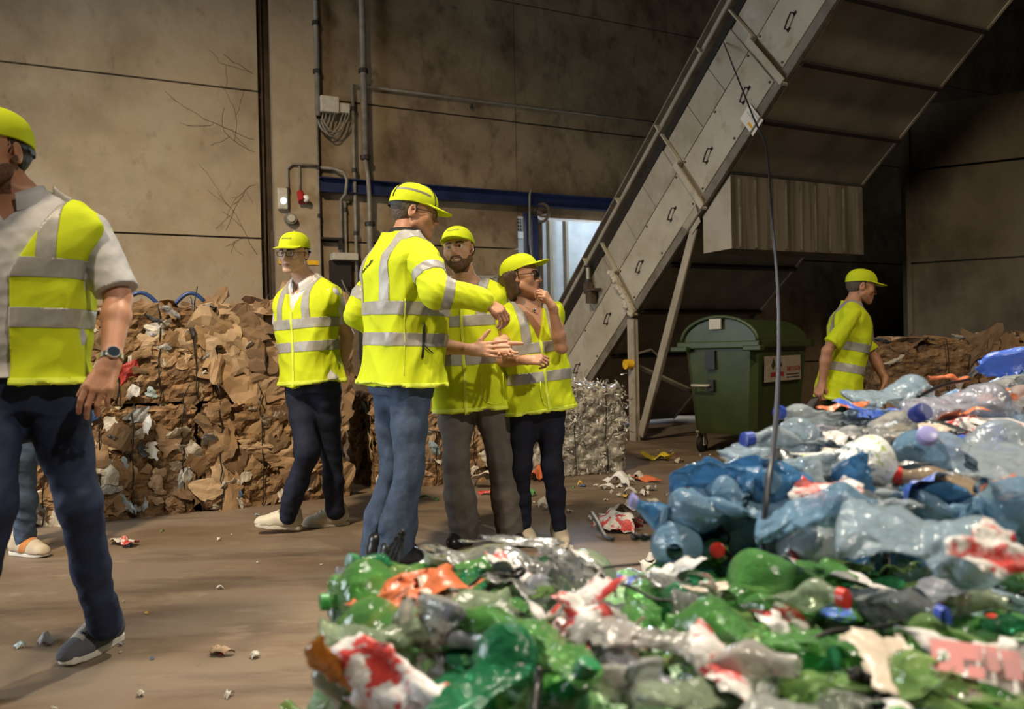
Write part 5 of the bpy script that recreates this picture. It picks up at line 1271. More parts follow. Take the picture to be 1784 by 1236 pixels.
# ================================================================== BALES
def crumple_sheet(rs, sx, sy, amp, nx=9, ny=7, fold=1.0, thick=.0012):
    """crumpled piece of card, paper or film: points around the origin in its own plane (z out)"""
    K = rs.normal(size=(5, 2)); K /= np.linalg.norm(K, axis=1)[:, None]; K *= rs.uniform(6, 26, (5, 1)) / max(sx, sy) * .35; ph = rs.uniform(0, 6, 5); am = rs.uniform(.3, 1, 5) * amp
    u = np.linspace(-.5, .5, nx); v = np.linspace(-.5, .5, ny); U, V = np.meshgrid(u, v); X = U * sx * (1 + .25 * np.sin(5 * V + ph[0])); Y = V * sy * (1 + .25 * np.sin(6 * U + ph[1]))
    X = X + rs.normal(size=X.shape) * sx * .03; Y = Y + rs.normal(size=Y.shape) * sy * .03
    Z = sum(am[i] * (np.abs(np.sin(X * K[i, 0] + Y * K[i, 1] + ph[i])) - .5) for i in range(5))
    Z = Z - fold * amp * 2.0 * (np.abs(U) * 2) ** 3 * rs.uniform(-.3, 1) - fold * amp * 2.0 * (np.abs(V) * 2) ** 3 * rs.uniform(-.3, 1)
    top = np.stack([X, Y, Z], -1).reshape(-1, 3); bot = top - (0, 0, thick)
    n = nx * ny; fs = [(j * nx + i, j * nx + i + 1, (j + 1) * nx + i + 1, (j + 1) * nx + i) for j in range(ny - 1) for i in range(nx - 1)]
    fb = [tuple(a + n for a in f[::-1]) for f in fs]; rim = [j for j in range(nx)] + [j * nx + nx - 1 for j in range(1, ny)] + [(ny - 1) * nx + i for i in range(nx - 2, -1, -1)] + [j * nx for j in range(ny - 2, 0, -1)]
    side = [(rim[i], rim[i] + n, rim[(i + 1) % len(rim)] + n, rim[(i + 1) % len(rim)]) for i in range(len(rim))]
    return np.vstack([top, bot]), fs + fb + side


def place(vs, c, nrm_, spin, rs=None):
    nn = nrm(nrm_); a = np.cross(nn, (0.13, 0.2, 1.0)); a /= np.linalg.norm(a); b = np.cross(nn, a)
    ca, sa = math.cos(spin), math.sin(spin); X = a * ca + b * sa; Y = -a * sa + b * ca
    return np.asarray(c) + vs[:, :1] * X + vs[:, 1:2] * Y + vs[:, 2:3] * nn


class BaleBox:
    """pressed block: base centre c, axes ex (length), ey (depth, away), sizes"""
    def __init__(s, c, ex, L, D, H): s.c = np.asarray(c, float); s.ex = nrm(ex); s.ey = np.cross(Zv, s.ex); s.L, s.D, s.H = L, D, H
    def pt(s, x, y, z): return s.c + s.ex * x + s.ey * y + Zv * z
    def face(s, k, u, v):
        if k == 'front': return s.pt(u * s.L / 2, -s.D / 2, (v + 1) / 2 * s.H), -s.ey
        if k == 'back': return s.pt(u * s.L / 2, s.D / 2, (v + 1) / 2 * s.H), s.ey
        if k == 'left': return s.pt(-s.L / 2, u * s.D / 2, (v + 1) / 2 * s.H), -s.ex
        if k == 'right': return s.pt(s.L / 2, u * s.D / 2, (v + 1) / 2 * s.H), s.ex
        return s.pt(u * s.L / 2, v * s.D / 2, s.H), Zv


def bale_core(name, bb, mat, parent, seed, amp=.03, step=.035, smooth=True, k=(8, 26)):
    """lumpy pressed mass inside the bale"""
    nx, ny, nz = [max(4, int(q / step)) for q in (bb.L, bb.D, bb.H)]
    v = []; f = []; idx = {}
    def vid(i, j, l):
        if (i, j, l) not in idx: idx[(i, j, l)] = len(v); v.append((i / nx * 2 - 1, j / ny * 2 - 1, l / nz))
        return idx[(i, j, l)]
    for i in range(nx):
        for l in range(nz):
            f.append((vid(i, 0, l), vid(i + 1, 0, l), vid(i + 1, 0, l + 1), vid(i, 0, l + 1))); f.append((vid(i, ny, l), vid(i, ny, l + 1), vid(i + 1, ny, l + 1), vid(i + 1, ny, l)))
    for j in range(ny):
        for l in range(nz):
            f.append((vid(0, j, l), vid(0, j, l + 1), vid(0, j + 1, l + 1), vid(0, j + 1, l))); f.append((vid(nx, j, l), vid(nx, j + 1, l), vid(nx, j + 1, l + 1), vid(nx, j, l + 1)))
    for i in range(nx):
        for j in range(ny):
            f.append((vid(i, j, nz), vid(i + 1, j, nz), vid(i + 1, j + 1, nz), vid(i, j + 1, nz))); f.append((vid(i, j, 0), vid(i, j + 1, 0), vid(i + 1, j + 1, 0), vid(i + 1, j, 0)))
    q = np.array(v); P_ = bb.c + q[:, :1] * bb.ex * bb.L / 2 + q[:, 1:2] * bb.ey * bb.D / 2 + q[:, 2:3] * Zv * bb.H
    w1 = waves(seed, 9, k[0], k[1], amp, (1, 1, 1.4), True); w2 = waves(seed + 1, 9, k[1], k[1] * 2.5, amp * .6, (1, 1, 1.4), True)
    nrmv = np.stack([np.where(np.abs(q[:, 0]) > .999, np.sign(q[:, 0]), 0), np.where(np.abs(q[:, 1]) > .999, np.sign(q[:, 1]), 0), np.where(q[:, 2] > .999, 1, 0)], 1)
    d = (w1(P_) + w2(P_))[:, None]; dn = nrmv[:, :1] * bb.ex + nrmv[:, 1:2] * bb.ey + nrmv[:, 2:3] * Zv
    corner = (np.abs(nrmv).sum(1) > 1)[:, None]
    P_ = P_ + dn * (d - np.where(corner, .035, .012))
    return mesh_obj(name, P_, f, mat, parent, smooth=smooth)


CARD = [(0.30, 0.185, 0.095), (0.37, 0.235, 0.125), (0.24, 0.145, 0.075), (0.46, 0.32, 0.195), (0.19, 0.115, 0.06), (0.35, 0.225, 0.125)]
CARDM = [plain('brown card', c, 0.85, bump=.15, bscale=18, var=.18, vscale=7) for c in CARD]
PAPER = [('white', (0.60, 0.56, 0.50)), ('cream', (0.50, 0.44, 0.35)), ('grey', (0.30, 0.29, 0.28)), ('red', (0.40, 0.035, 0.03)), ('blue', (0.05, 0.12, 0.28)), ('green', (0.07, 0.20, 0.05)), ('dark', (0.035, 0.03, 0.028)), ('yellow', (0.60, 0.36, 0.05)), ('pale blue', (0.36, 0.46, 0.52))]
PAPERM = {n: plain(n + ' scrap', c, 0.6, bump=.1, bscale=25, var=.15, vscale=15) for n, c in PAPER}
M['core_card'] = mix_layers('pressed card', (0.185, 0.105, 0.052), [((0.33, 0.20, 0.10), 9, (1, 1, 2.6), .45, .6, .9), ((0.05, 0.028, 0.015), 7, (1, 1, 2.6), .5, .66, .95), ((0.45, 0.38, 0.30), 16, (1, 1, 2), .64, .7, .8)], rough=.85, bump=.8, bscale=30)


def card_bale(name, label, bb, seed, n_card=60, n_scrap=26, wires=4, faces=('front', 'left', 'top'), wts=(.62, .18, .20), size=(.10, .30), mixed=.3, group=None, lines=True):
    rs = np.random.default_rng(seed); random.seed(seed)
    b = thing(name, label, 'bale', bb.c, group)
    bale_core('pressed_card', bb, M['core_card'], b, seed, .035, .03, False)
    protos = [crumple_sheet(rs, 1, rs.uniform(.55, 1.0), .055, 9, 7, .8, .02) for _ in range(6)]
    for i in range(n_card):
        fc = faces[rs.choice(len(faces), p=wts)]; c, nn = bb.face(fc, rs.uniform(-.95, .95), rs.uniform(-.93, .96)); vs, fs = protos[rs.integers(6)]
        sz = rs.uniform(*size); tilt = nn + rs.normal(size=3) * (.13 if fc != 'top' else .30)
        mesh_obj('card_flap', place(vs * (sz, sz * rs.uniform(.5, 1.1), sz * rs.uniform(.5, 1.2)), c + nn * rs.uniform(-.005, .018), tilt, rs.choice([0, math.pi / 2]) + rs.normal() * .35), fs, CARDM[rs.integers(len(CARDM))], b)
    for i in range(n_scrap):
        fc = faces[rs.choice(len(faces), p=wts)]; c, nn = bb.face(fc, rs.uniform(-.95, .95), rs.uniform(-.95, .9)); vs, fs = protos[rs.integers(6)]
        sz = rs.uniform(.03, .13) * (1 + mixed * .3); k = rs.choice(['white', 'white', 'cream', 'cream', 'white', 'grey', 'grey', 'cream', 'pale blue', 'dark', 'red', 'blue', 'green', 'yellow'], p=(.12, .10, .12, .10, .08, .10, .08, .08, .06, .06, .035, .02, .025, .02))
        o = mesh_obj('scrap', place(vs * (sz, sz * rs.uniform(.35, 1.2), sz * 1.1), c + nn * rs.uniform(.0, .022), nn + rs.normal(size=3) * .4, rs.uniform(0, 6)), fs, PAPERM[k], b)
        o['label'] = k + ' scrap pressed into the bale'
    for i in range(wires):
        x = bb.L * (-.5 + (i + .5) / wires) + rs.uniform(-.05, .05); y0 = -bb.D / 2 - .022
        pts = [bb.pt(x + rs.uniform(-.012, .012), y0 + rs.uniform(-.004, .006), z) for z in np.linspace(.01, bb.H + .008, 12)] + [bb.pt(x + rs.uniform(-.01, .01), y, bb.H + .022) for y in np.linspace(-bb.D / 2 + .03, bb.D / 2, 6)]
        obj('wire', MB().tube(pts, .0042, 6), M['wire'], b, smooth=True)
        if rs.uniform() < .5:
            p = bb.pt(x, y0 + .03, bb.H + .01); obj('wire_end', MB().tube([p, p + Zv * .06 + bb.ex * .01, p + Zv * .13 + bb.ex * rs.uniform(-.03, .05)], .004, 6), M['wire'], b, smooth=True)
    return b


# left stack: two tiers of card bales, then one more bale behind the group
e1 = nrm([1.82, .80, 0])
def bale_at(pxl, pyl, pxr, pyr, D, H, z0=0.0):
    a = gnd(pxl, pyl); b_ = gnd(pxr, pyr); m = (a + b_) / 2; ex = nrm(b_ - a); ey = np.cross(Zv, ex); return BaleBox(m + ey * D / 2 + Zv * z0, ex, np.linalg.norm(b_ - a), D, H)


bbA = bale_at(52, 921, 344, 893, 1.0, .74); bbB = bale_at(352, 893, 606, 865, 1.0, .74)
card_bale('cardboard_bale', 'mixed card and scrap bale on the floor behind the walking man, lower tier', bbA, 101, 62, 62, 4, mixed=1.2, size=(.07, .22))
card_bale('cardboard_bale', 'brown cardboard bale on the floor under the largest plain card bale', bbB, 102, 70, 26, 4, size=(.10, .30), wts=(.66, .12, .22))
bbC = BaleBox(bbA.pt(.16, .06, .76), e1, .98, .95, .66); bbD = BaleBox(bbB.pt(.02, .05, .755), e1, 1.10, .95, .64)
card_bale('cardboard_bale', 'dark layered scrap card bale on the upper tier with blue hoses on top', bbC, 103, 75, 48, 4, mixed=1.0, size=(.06, .22))
card_bale('cardboard_bale', 'plain brown cardboard bale on the upper tier, behind the young man with glasses', bbD, 104, 80, 7, 3, size=(.20, .50), wts=(.7, .08, .22))
bbE = bale_at(655, 856, 850, 838, 1.0, .72)
card_bale('cardboard_bale', 'card and plastic bale on the floor behind the man in grey trousers', bbE, 105, 55, 34, 3, mixed=1.0, size=(.10, .30))
bbE2 = BaleBox(bbE.pt(-.08, .10, .74), e1, .9, .9, .55)
bbF = BaleBox(np.array([4.98, 7.35, 0]), (0.985, -0.17, 0), 3.4, 1.2, 1.06)
card_bale('cardboard_bale', 'long low wall of pressed card behind the blue bottle bales', bbF, 106, 100, 100, 3, mixed=1.2, size=(.14, .38), wts=(.6, .06, .34))
# blue hoses lying on the upper left bale
for k, (x0, x1, lab) in enumerate(((-.08, .13, 'blue hose arch on the upper bale, the one beside the walking man'), (.23, .43, 'blue hose arch on the upper bale, the one beside the plain brown bale'))):
    pts = [bbC.pt(x0 + (x1 - x0) * t, -.30, .66 + .02 + .085 * math.sin(math.pi * (t * .9 + (.0 if k else .1)))) for t in np.linspace(0, 1, 14)]
    tag(obj('hose', MB().tube(pts, .014, 8), plain('blue hose', (.03, .07, .24), .4), smooth=True), lab, 'hose', 'blue hoses on the upper bale')

# shiny film bale
M['film_core'] = plain('pressed clear film', (0.36, 0.33, 0.275), 0.22, spec=.9, bump=.9, bscale=45, var=.45, vscale=16, coat=.5)
FILM = [plain('clear film strip', c, .20, spec=1.0, metal=mt, bump=.5, bscale=60, coat=.6) for c, mt in (((.70, .66, .58), .25), ((.56, .51, .43), .15), ((.82, .80, .76), .45))]
bbG = bale_at(905, 838, 1092, 822, .85, .74)
fb = thing('film_bale', 'glittering silvery bale of shredded clear film at the foot of the conveyor', 'bale', bbG.c)
bale_core('pressed_film', bbG, M['film_core'], fb, 201, .05, .02, True, (10, 30))
rs = np.random.default_rng(202)
def ribbon(c, nn, L, w_, rs):
    d = nrm(rs.normal(size=3) + nn * .3); side = nrm(np.cross(d, rs.normal(size=3))); n = 9; mid = [np.asarray(c, float)]
    for i in range(n - 1): d = nrm(d + rs.normal(size=3) * .55 - nn * .12 * i * .3); mid.append(mid[-1] + d * L / n)
    ring = []
    for i, p in enumerate(mid):
        side = nrm(side + rs.normal(size=3) * .35); ring.append([p - side * w_, p + side * w_])
    return [q for r in ring for q in r], [(2 * i, 2 * i + 1, 2 * i + 3, 2 * i + 2) for i in range(n - 1)]
for i in range(100):
    fc = ['front', 'top', 'right', 'left'][rs.choice(4, p=(.38, .40, .12, .10))]; c, nn = bbG.face(fc, rs.uniform(-1, 1), rs.uniform(-.95, 1) if fc != 'top' else rs.uniform(-1, 1))
    m = MB()
    for _ in range(3): m.add(*ribbon(c + nn * .015 + rs.normal(size=3) * .03, nn, rs.uniform(.06, .20), rs.uniform(.003, .010), rs))
    obj('film_strip', m, FILM[rs.integers(3)], fb, smooth=False)
m = MB()
for i in range(900):
    fc = ['front', 'top', 'right', 'left'][rs.choice(4, p=(.42, .36, .12, .10))]; v_ = rs.uniform(-.95, 1); v_ = v_ if fc == 'top' or rs.uniform() < .55 else abs(v_)
    c, nn = bbG.face(fc, rs.uniform(-1, 1), v_); m.mi = int(rs.integers(3)); m.add(*ribbon(c + nn * .012, nn, rs.uniform(.03, .12), rs.uniform(.002, .008), rs))
o = obj('film_shreds', m, FILM, fb); o['kind'] = 'stuff'
for i in range(3):
    x = bbG.L * (-.3 + .3 * i); obj('wire', MB().tube([bbG.pt(x + rs.uniform(-.01, .01), -bbG.D / 2 - .02, z) for z in np.linspace(0.02, bbG.H, 9)] + [bbG.pt(x, y, bbG.H + .02) for y in np.linspace(-.35, .3, 4)], .004, 6), M['wire'], fb, smooth=True)

# ================================================================== PRESSED PLASTIC BOTTLES
def pet(name, col, opac=.5, rough=.075, bump=.65, bscale=30):
    """thin tinted bottle plastic: part see-through, part cloudy, glossy"""
    m = bpy.data.materials.new(name); m.use_nodes = True; nt = m.node_tree; nt.nodes.clear()
    out = N(nt, 'ShaderNodeOutputMaterial'); tr = N(nt, 'ShaderNodeBsdfTransparent'); df = N(nt, 'ShaderNodeBsdfDiffuse'); tl = N(nt, 'ShaderNodeBsdfTranslucent'); gl = N(nt, 'ShaderNodeBsdfGlossy')
    tr.inputs[0].default_value = (*[c ** .42 for c in col], 1); df.inputs[0].default_value = (*col, 1); tl.inputs[0].default_value = (*[c ** .8 for c in col], 1)
    gl.inputs['Roughness'].default_value = rough; gl.inputs['Color'].default_value = (1, 1, 1, 1)
    tc = N(nt, 'ShaderNodeTexCoord'); nz = N(nt, 'ShaderNodeTexNoise'); nz.inputs['Scale'].default_value = bscale; nz.inputs['Detail'].default_value = 4
    nt.links.new(tc.outputs['Object'], nz.inputs['Vector']); bp = N(nt, 'ShaderNodeBump'); bp.inputs['Strength'].default_value = bump; bp.inputs['Distance'].default_value = .012
    nt.links.new(nz.outputs['Fac'], bp.inputs['Height'])
    for n in (df, tl, gl): nt.links.new(bp.outputs[0], n.inputs['Normal'])
    a = N(nt, 'ShaderNodeMixShader'); a.inputs[0].default_value = .45; nt.links.new(df.outputs[0], a.inputs[1]); nt.links.new(tl.outputs[0], a.inputs[2])
    b = N(nt, 'ShaderNodeMixShader'); b.inputs[0].default_value = opac; nt.links.new(tr.outputs[0], b.inputs[1]); nt.links.new(a.outputs[0], b.inputs[2])
    fr = N(nt, 'ShaderNodeFresnel'); fr.inputs['IOR'].default_value = 1.62; nt.links.new(bp.outputs[0], fr.inputs['Normal'])
    c = N(nt, 'ShaderNodeMixShader'); nt.links.new(fr.outputs[0], c.inputs[0]); nt.links.new(b.outputs[0], c.inputs[1]); nt.links.new(gl.outputs[0], c.inputs[2]); nt.links.new(c.outputs[0], out.inputs[0]); return m


GREEN = [pet('green bottle plastic', (.24, .64, .18), .46), pet('yellow green bottle plastic', (.44, .72, .24), .48), pet('deep green bottle plastic', (.06, .42, .18), .44), pet('pale green bottle plastic', (.62, .74, .50), .46)]
BLUE = [pet('blue bottle plastic', (.34, .58, .82), .6), pet('pale blue bottle plastic', (.58, .74, .86), .58), pet('deep blue bottle plastic', (.12, .36, .72), .6), pet('ice blue bottle plastic', (.70, .80, .86), .55)]
CLEAR = [pet('clear bottle plastic', (.76, .77, .74), .5), pet('cloudy bottle plastic', (.78, .74, .68), .62), pet('lilac clear plastic', (.70, .70, .80), .52)]
AMBER = pet('amber plastic', (.55, .20, .03), .6); TAN = pet('tan bottle plastic', (.62, .46, .30), .65)
CAPC = {'red': (.55, .03, .02), 'blue': (.03, .07, .38), 'lilac': (.33, .31, .62), 'green': (.02, .20, .07), 'white': (.70, .68, .65), 'yellow': (.80, .42, .02), 'dark': (.03, .03, .05), 'navy': (.015, .03, .20), 'grass': (.05, .30, .06)}
CAPM = {k: plain(k + ' cap plastic', c, .35) for k, c in CAPC.items()}
FILMC = {'white film': (.66, .63, .60), 'pink and white film': (.62, .42, .42), 'red film': (.52, .06, .045), 'orange film': (.62, .16, .06), 'blue film': (.03, .08, .42), 'clear film': (.6, .6, .6), 'yellow film': (.66, .50, .05), 'beige film': (.55, .46, .36), 'dark film': (.03, .035, .04)}
def print_film(name, base, ink, scale, lo):
    m = mix_layers(name, base, [(ink, scale, (1, 2.2, 1), lo, lo + .03, 1.0)], rough=.4, bump=.35, bscale=40, spec=.5); return m


FILMM = {k: plain(k, c, .35, bump=.5, bscale=40, var=.15, vscale=20) for k, c in FILMC.items()}
FILMM['red and white film'] = print_film('red and white film', (.66, .62, .58), (.55, .05, .04), 14, .52)
FILMM['white film with green print'] = print_film('white film with green print', (.62, .62, .58), (.30, .38, .07), 26, .58)
FILMM['blue and white film'] = print_film('blue and white film', (.05, .12, .50), (.62, .64, .68), 12, .58)
FILMM['green film'] = GREEN[1]
FILMM['clear film'] = pet('loose clear film', (.66, .66, .64), .35, .18, .8, 30)


class BottleKind:
    def __init__(s, seed, kind):
        rs = np.random.default_rng(seed); s.kind = kind; s.rs = rs
        if kind == 'jug': s.L, s.R, s.neck = .34, .078, .021; s.prof = [(0, .02), (.004, .066), (.02, .077), (.22, .078), (.27, .066), (.305, .034), (.318, .0215), (.34, .0215)]
        elif kind == 'small': s.L, s.R, s.neck = .205, .032, .0132; s.prof = [(0, .01), (.003, .026), (.012, .031), (.12, .032), (.155, .024), (.175, .0150), (.183, .0132), (.205, .0132)]
        else: s.L, s.R, s.neck = .300, .0435, .0135; s.prof = [(0, .012), (.004, .032), (.018, .0425), (.05, .0435), (.19, .0435), (.235, .033), (.262, .0185), (.274, .0135), (.300, .0135)]
        k = s.R / .0435; s.k = k
        s.fl = rs.uniform(.24, .58); s.bend = rs.uniform(-1.6, 1.6) / k; s.b2 = rs.uniform(-.022, .022) * k; s.tw = rs.uniform(-3.0, 3.0) / k; s.ph = rs.uniform(0, 6)
        s.pl = []
        for _ in range(16):
            a = rs.uniform(0, 6.28); n_ = np.array([math.cos(a), rs.normal() * .55, math.sin(a)]); n_ /= np.linalg.norm(n_); s.pl.append((n_, np.array([0, rs.uniform(.10, .72) * s.L, 0]), s.R * rs.uniform(.42, .86), s.R * rs.uniform(1.2, 2.6)))
        s.w1 = waves(seed, 7, 30 / k, 80 / k, (.0085 if kind != 'jug' else .010) * k, (1, .8, 1), True); s.w2 = waves(seed + 500, 8, 80 / k, 220 / k, (.0088 if kind != 'jug' else .0125) * k, (1, .8, 1), True)
        nu, nv = 36, 64; ys = np.interp(np.linspace(0, 1, nv), [0, .12, .8, 1], [0, .03 * k, s.prof[4][0] if kind == 'soda' else s.prof[3][0], s.L]); rr = np.interp(ys, [p[0] for p in s.prof], [p[1] for p in s.prof])
        if kind == 'soda' and seed % 2: rr = rr + np.where((ys > .05) & (ys < .19), .0016 * np.sin(ys * 2 * math.pi / .021), 0)
        th = np.linspace(0, 2 * math.pi, nu, endpoint=False)
        P = np.stack([np.outer(rr, np.cos(th)), np.repeat(ys[:, None], nu, 1), np.outer(rr, np.sin(th))], -1).reshape(-1, 3)
        f = [(i * nu + j, (i + 1) * nu + j, (i + 1) * nu + (j + 1) % nu, i * nu + (j + 1) % nu) for i in range(nv - 1) for j in range(nu)] + [tuple(range(nu))]
        s.body = s.mk('bottle', s.warp(P), f)
        # cap with a grip edge
        cr, ch = s.neck * 1.16, .0155 * (1.0 if kind != 'jug' else 1.3); m = []
        for y, r_ in ((s.L - ch * .85, cr), (s.L + ch * .10, cr), (s.L + ch * .16, cr * .93), (s.L + ch * .16, .0005)):
            m.append([(r_ * (1 + (.035 if q % 2 else 0) * (r_ == cr)) * math.cos(2 * math.pi * q / 40), y, r_ * (1 + (.035 if q % 2 else 0) * (r_ == cr)) * math.sin(2 * math.pi * q / 40)) for q in range(40)])
        b = MB(); b.loft([r_[::-1] for r_ in m], True); s.cap = s.mk('cap', s.warp(np.array(b.v)), b.f, 35)
        # paper label round the body
        y0, y1 = .085 * k, .150 * k; nn, mm = 26, 9; a0 = rs.uniform(0, 6); pts = []
        for i in range(mm):
            for j in range(nn): t = a0 + j / (nn - 1) * 4.9; r_ = s.R + .0014; pts.append((r_ * math.cos(t), y0 + (y1 - y0) * i / (mm - 1), r_ * math.sin(t)))
        s.lab = s.mk('label', s.warp(np.array(pts)), [(i * nn + j, (i + 1) * nn + j, (i + 1) * nn + j + 1, i * nn + j + 1) for i in range(mm - 1) for j in range(nn - 1)])
    def warp(s, P):
        y = P[:, 1]; wb = np.clip((s.L - .045 * s.k - y) / (.07 * s.k), 0, 1); wb = wb * wb * (3 - 2 * wb)
        P = np.array(P, float)
        for (n_, c_, d_, w_) in s.pl:
            e = (P - c_) @ n_ - d_; m_ = np.exp(-((P[:, 1] - c_[1]) / w_) ** 4); P = P - (np.maximum(e, 0) * m_ * wb * .92)[:, None] * n_
        r = np.sqrt(P[:, 0] ** 2 + P[:, 2] ** 2) + 1e-6; d = (s.w1(P) + s.w2(P)) * wb * np.clip(r / (.6 * s.R), 0, 1)
        X = P[:, 0] * (1 + d / r); Z = P[:, 2] * (1 + d / r); t = s.tw * y; X, Z = X * np.cos(t) - Z * np.sin(t), X * np.sin(t) + Z * np.cos(t)
        f = 1 - (1 - s.fl) * wb; Z = Z * f; X = X * (1 + (1 - f) * .45)
        u = y - s.L * .5; X = X + s.bend * u * u; Z = Z + s.b2 * np.sin(u * 14 / s.k + s.ph)
        return np.stack([X, u, Z], 1)
    def mk(s, name, P, f, ang=None):
        me = bpy.data.meshes.new(name); me.from_pydata(P.tolist(), [], f); me.materials.append(None); me.polygons.foreach_set('use_smooth', np.ones(len(f), bool)); me.update()
        if ang: me.set_sharp_from_angle(angle=math.radians(ang))
        return me


KINDS_ = [BottleKind(900 + i, 'soda') for i in range(12)] + [BottleKind(930 + i, 'small') for i in range(4)] + [BottleKind(950 + i, 'jug') for i in range(5)]
SODA, SMALL, JUG = KINDS_[:12], KINDS_[12:16], KINDS_[16:]


def inst(name, me, mat, parent, M4):
    o = bpy.data.objects.new(name, me); COL.objects.link(o); o.parent = parent; o.material_slots[0].link = 'OBJECT'; o.material_slots[0].material = mat; o.matrix_basis = M4; return o


def bottle(root, kind, pos, axis, up, mat, cap=None, label=None, text=None, scale=1.0):
    y = nrm(axis); z = np.asarray(up, float); z = nrm(z - y * np.dot(z, y)); x = np.cross(y, z); p = np.asarray(pos) - np.array(root.location)
    M4 = Matrix(((*[x[0] * scale, y[0] * scale, z[0] * scale], p[0]), (x[1] * scale, y[1] * scale, z[1] * scale, p[1]), (x[2] * scale, y[2] * scale, z[2] * scale, p[2]), (0, 0, 0, 1)))
    b = inst('bottle', kind.body, mat, root, M4)
    if text: b['label'] = text
    I = Matrix.Identity(4)
    if cap: c = inst('cap', kind.cap, CAPM[cap], b, I); c['label'] = cap + ' cap'
    if label: l = inst('label', kind.lab, FILMM[label], b, I); l['label'] = label
    return b


def film(root, rs, pos, nn, sx, sy, matk, amp=None, spin=None, name='film_scrap'):
    vs, fs = crumple_sheet(rs, sx, sy, (.10 if amp is None else amp) * max(sx, sy), 15, 11, .6, .0006)
    o = mesh_obj(name, place(vs, pos, nn, rs.uniform(0, 6) if spin is None else spin), fs, FILMM[matk], root, smooth=True); o['label'] = matk; return o


def inside(poly, x, y):
    c = False; n = len(poly)
    for i in range(n):
        (x0, y0), (x1, y1) = poly[i], poly[(i + 1) % n]
        if (y0 > y) != (y1 > y) and x < (x1 - x0) * (y - y0) / (y1 - y0) + x0: c = not c
    return c


def heap(name, poly, zf, mat, root, seed, amp=.02, step=.03):
    """pressed mass below the bottles that show: footprint polygon, height function"""
    xs = [p[0] for p in poly]; ys = [p[1] for p in poly]; w1 = waves(seed, 9, 12, 40, amp, (1, 1, 1), True); w2 = waves(seed + 3, 9, 50, 120, amp * .5, (1, 1, 1), True)
    n = len(poly); c = np.array([np.mean(xs), np.mean(ys)]); rings = []; M_ = 0
    edge = []
    for i in range(n):
        a, b = np.array(poly[i]), np.array(poly[(i + 1) % n]); k = max(2, int(np.linalg.norm(b - a) / step)); edge += [a + (b - a) * t for t in np.linspace(0, 1, k, endpoint=False)]
    edge = np.array(edge); tw = []
    for z in np.arange(0, 1.001, .06): tw.append(np.column_stack([edge, np.array([max(0, zf(*e) - .05) * z for e in edge])]))
    for t in np.linspace(.97, .02, int(np.abs(edge - c).max() / step)): q = c + (edge - c) * t; tw.append(np.column_stack([q, np.array([zf(*e) - .035 for e in q])]))
    P = np.concatenate(tw); m = len(edge)
    out = np.column_stack([P[:, :2] - c, np.zeros(len(P))]); out /= (np.linalg.norm(out, axis=1)[:, None] + 1e-6); rows = np.arange(len(P)) // m; side = rows <= 17
    d = w1(P) + w2(P); P = P + np.where(side[:, None], out * d[:, None], np.array([0, 0, 1.0]) * d[:, None])
    f = [(i * m + j, i * m + (j + 1) % m, (i + 1) * m + (j + 1) % m, (i + 1) * m + j) for i in range(len(tw) - 1) for j in range(m)]
    o = mesh_obj(name, P, f, mat, root, smooth=True); o['kind'] = 'stuff'; return o


def spread_pts(poly, n, rs, dmin, shrink=.86):
    mx, my = np.mean([p[0] for p in poly]), np.mean([p[1] for p in poly]); poly = [(mx + (a - mx) * shrink, my + (b - my) * shrink) for a, b in poly]
    xs = [p[0] for p in poly]; ys = [p[1] for p in poly]; out = []
    for _ in range(n * 60):
        x, y = rs.uniform(min(xs), max(xs)), rs.uniform(min(ys), max(ys))
        if inside(poly, x, y) and all((x - a) ** 2 + (y - b) ** 2 > dmin * dmin for a, b in out): out.append((x, y))
        if len(out) >= n: break
    return out


def hit(zf, x, y):
    """where the line of sight through a photo point meets the heap's top"""
    d = cF + cR * (x - CX) / FPX - cU * (y - CY) / FPX; best = CAM + d * 1.2
    for t in np.arange(.7, 7, .004):
        q = CAM + d * t
        if q[2] < zf(q[0], q[1]): return q
    return best


def wire_part(root, pts, r=.0042, twist=False):
    P = smooth_path([np.asarray(p) for p in pts], 6)
    if not twist: return obj('wire', MB().tube(P, r, 7), M['wire'], root, smooth=True)
    m = MB(); P = smooth_path(P, 3)
    for s in (0, math.pi):
        Q = []
        for i, p in enumerate(P):
            d = P[min(i + 1, len(P) - 1)] - P[max(i - 1, 0)]; a, b = m.frame(d + 1e-9); Q.append(p + r * .9 * (a * math.cos(i * .55 + s) + b * math.sin(i * .55 + s)))
        m.tube(Q, r * .85, 6)
    return obj('wire', m, M['wire'], root, smooth=True)


# ------------------------------------------------------------------ the green bale in front
gz = lambda x, y: .595
GP = [(-.37, 1.43), (.02, 1.17), (.36, .94), (1.05, .55), (1.55, .90), (1.40, 1.56), (.98, 1.60), (.33, 1.80), (-.36, 1.76)]
M['heap_green'] = mix_layers('pressed green plastic', (.17, .38, .14), [((.46, .60, .34), 14, (1, 1, 1), .45, .6, .9), ((.015, .05, .02), 10, (1, 1, 1), .5, .66, .9), ((.50, .48, .44), 18, (1, 1, 1), .60, .68, .9), ((.40, .06, .05), 9, (1, 1, 1), .70, .74, .8)], rough=.25, bump=.9, bscale=30, spec=.7)
gb = thing('bottle_bale', 'bale of crushed green and clear bottles nearest the camera', 'bale', (.5, 1.25, 0))
heap('pressed_bottles', GP, gz, M['heap_green'], gb, 301, .02)
rs = np.random.default_rng(5)
gpts = spread_pts(GP, 78, rs, .098)
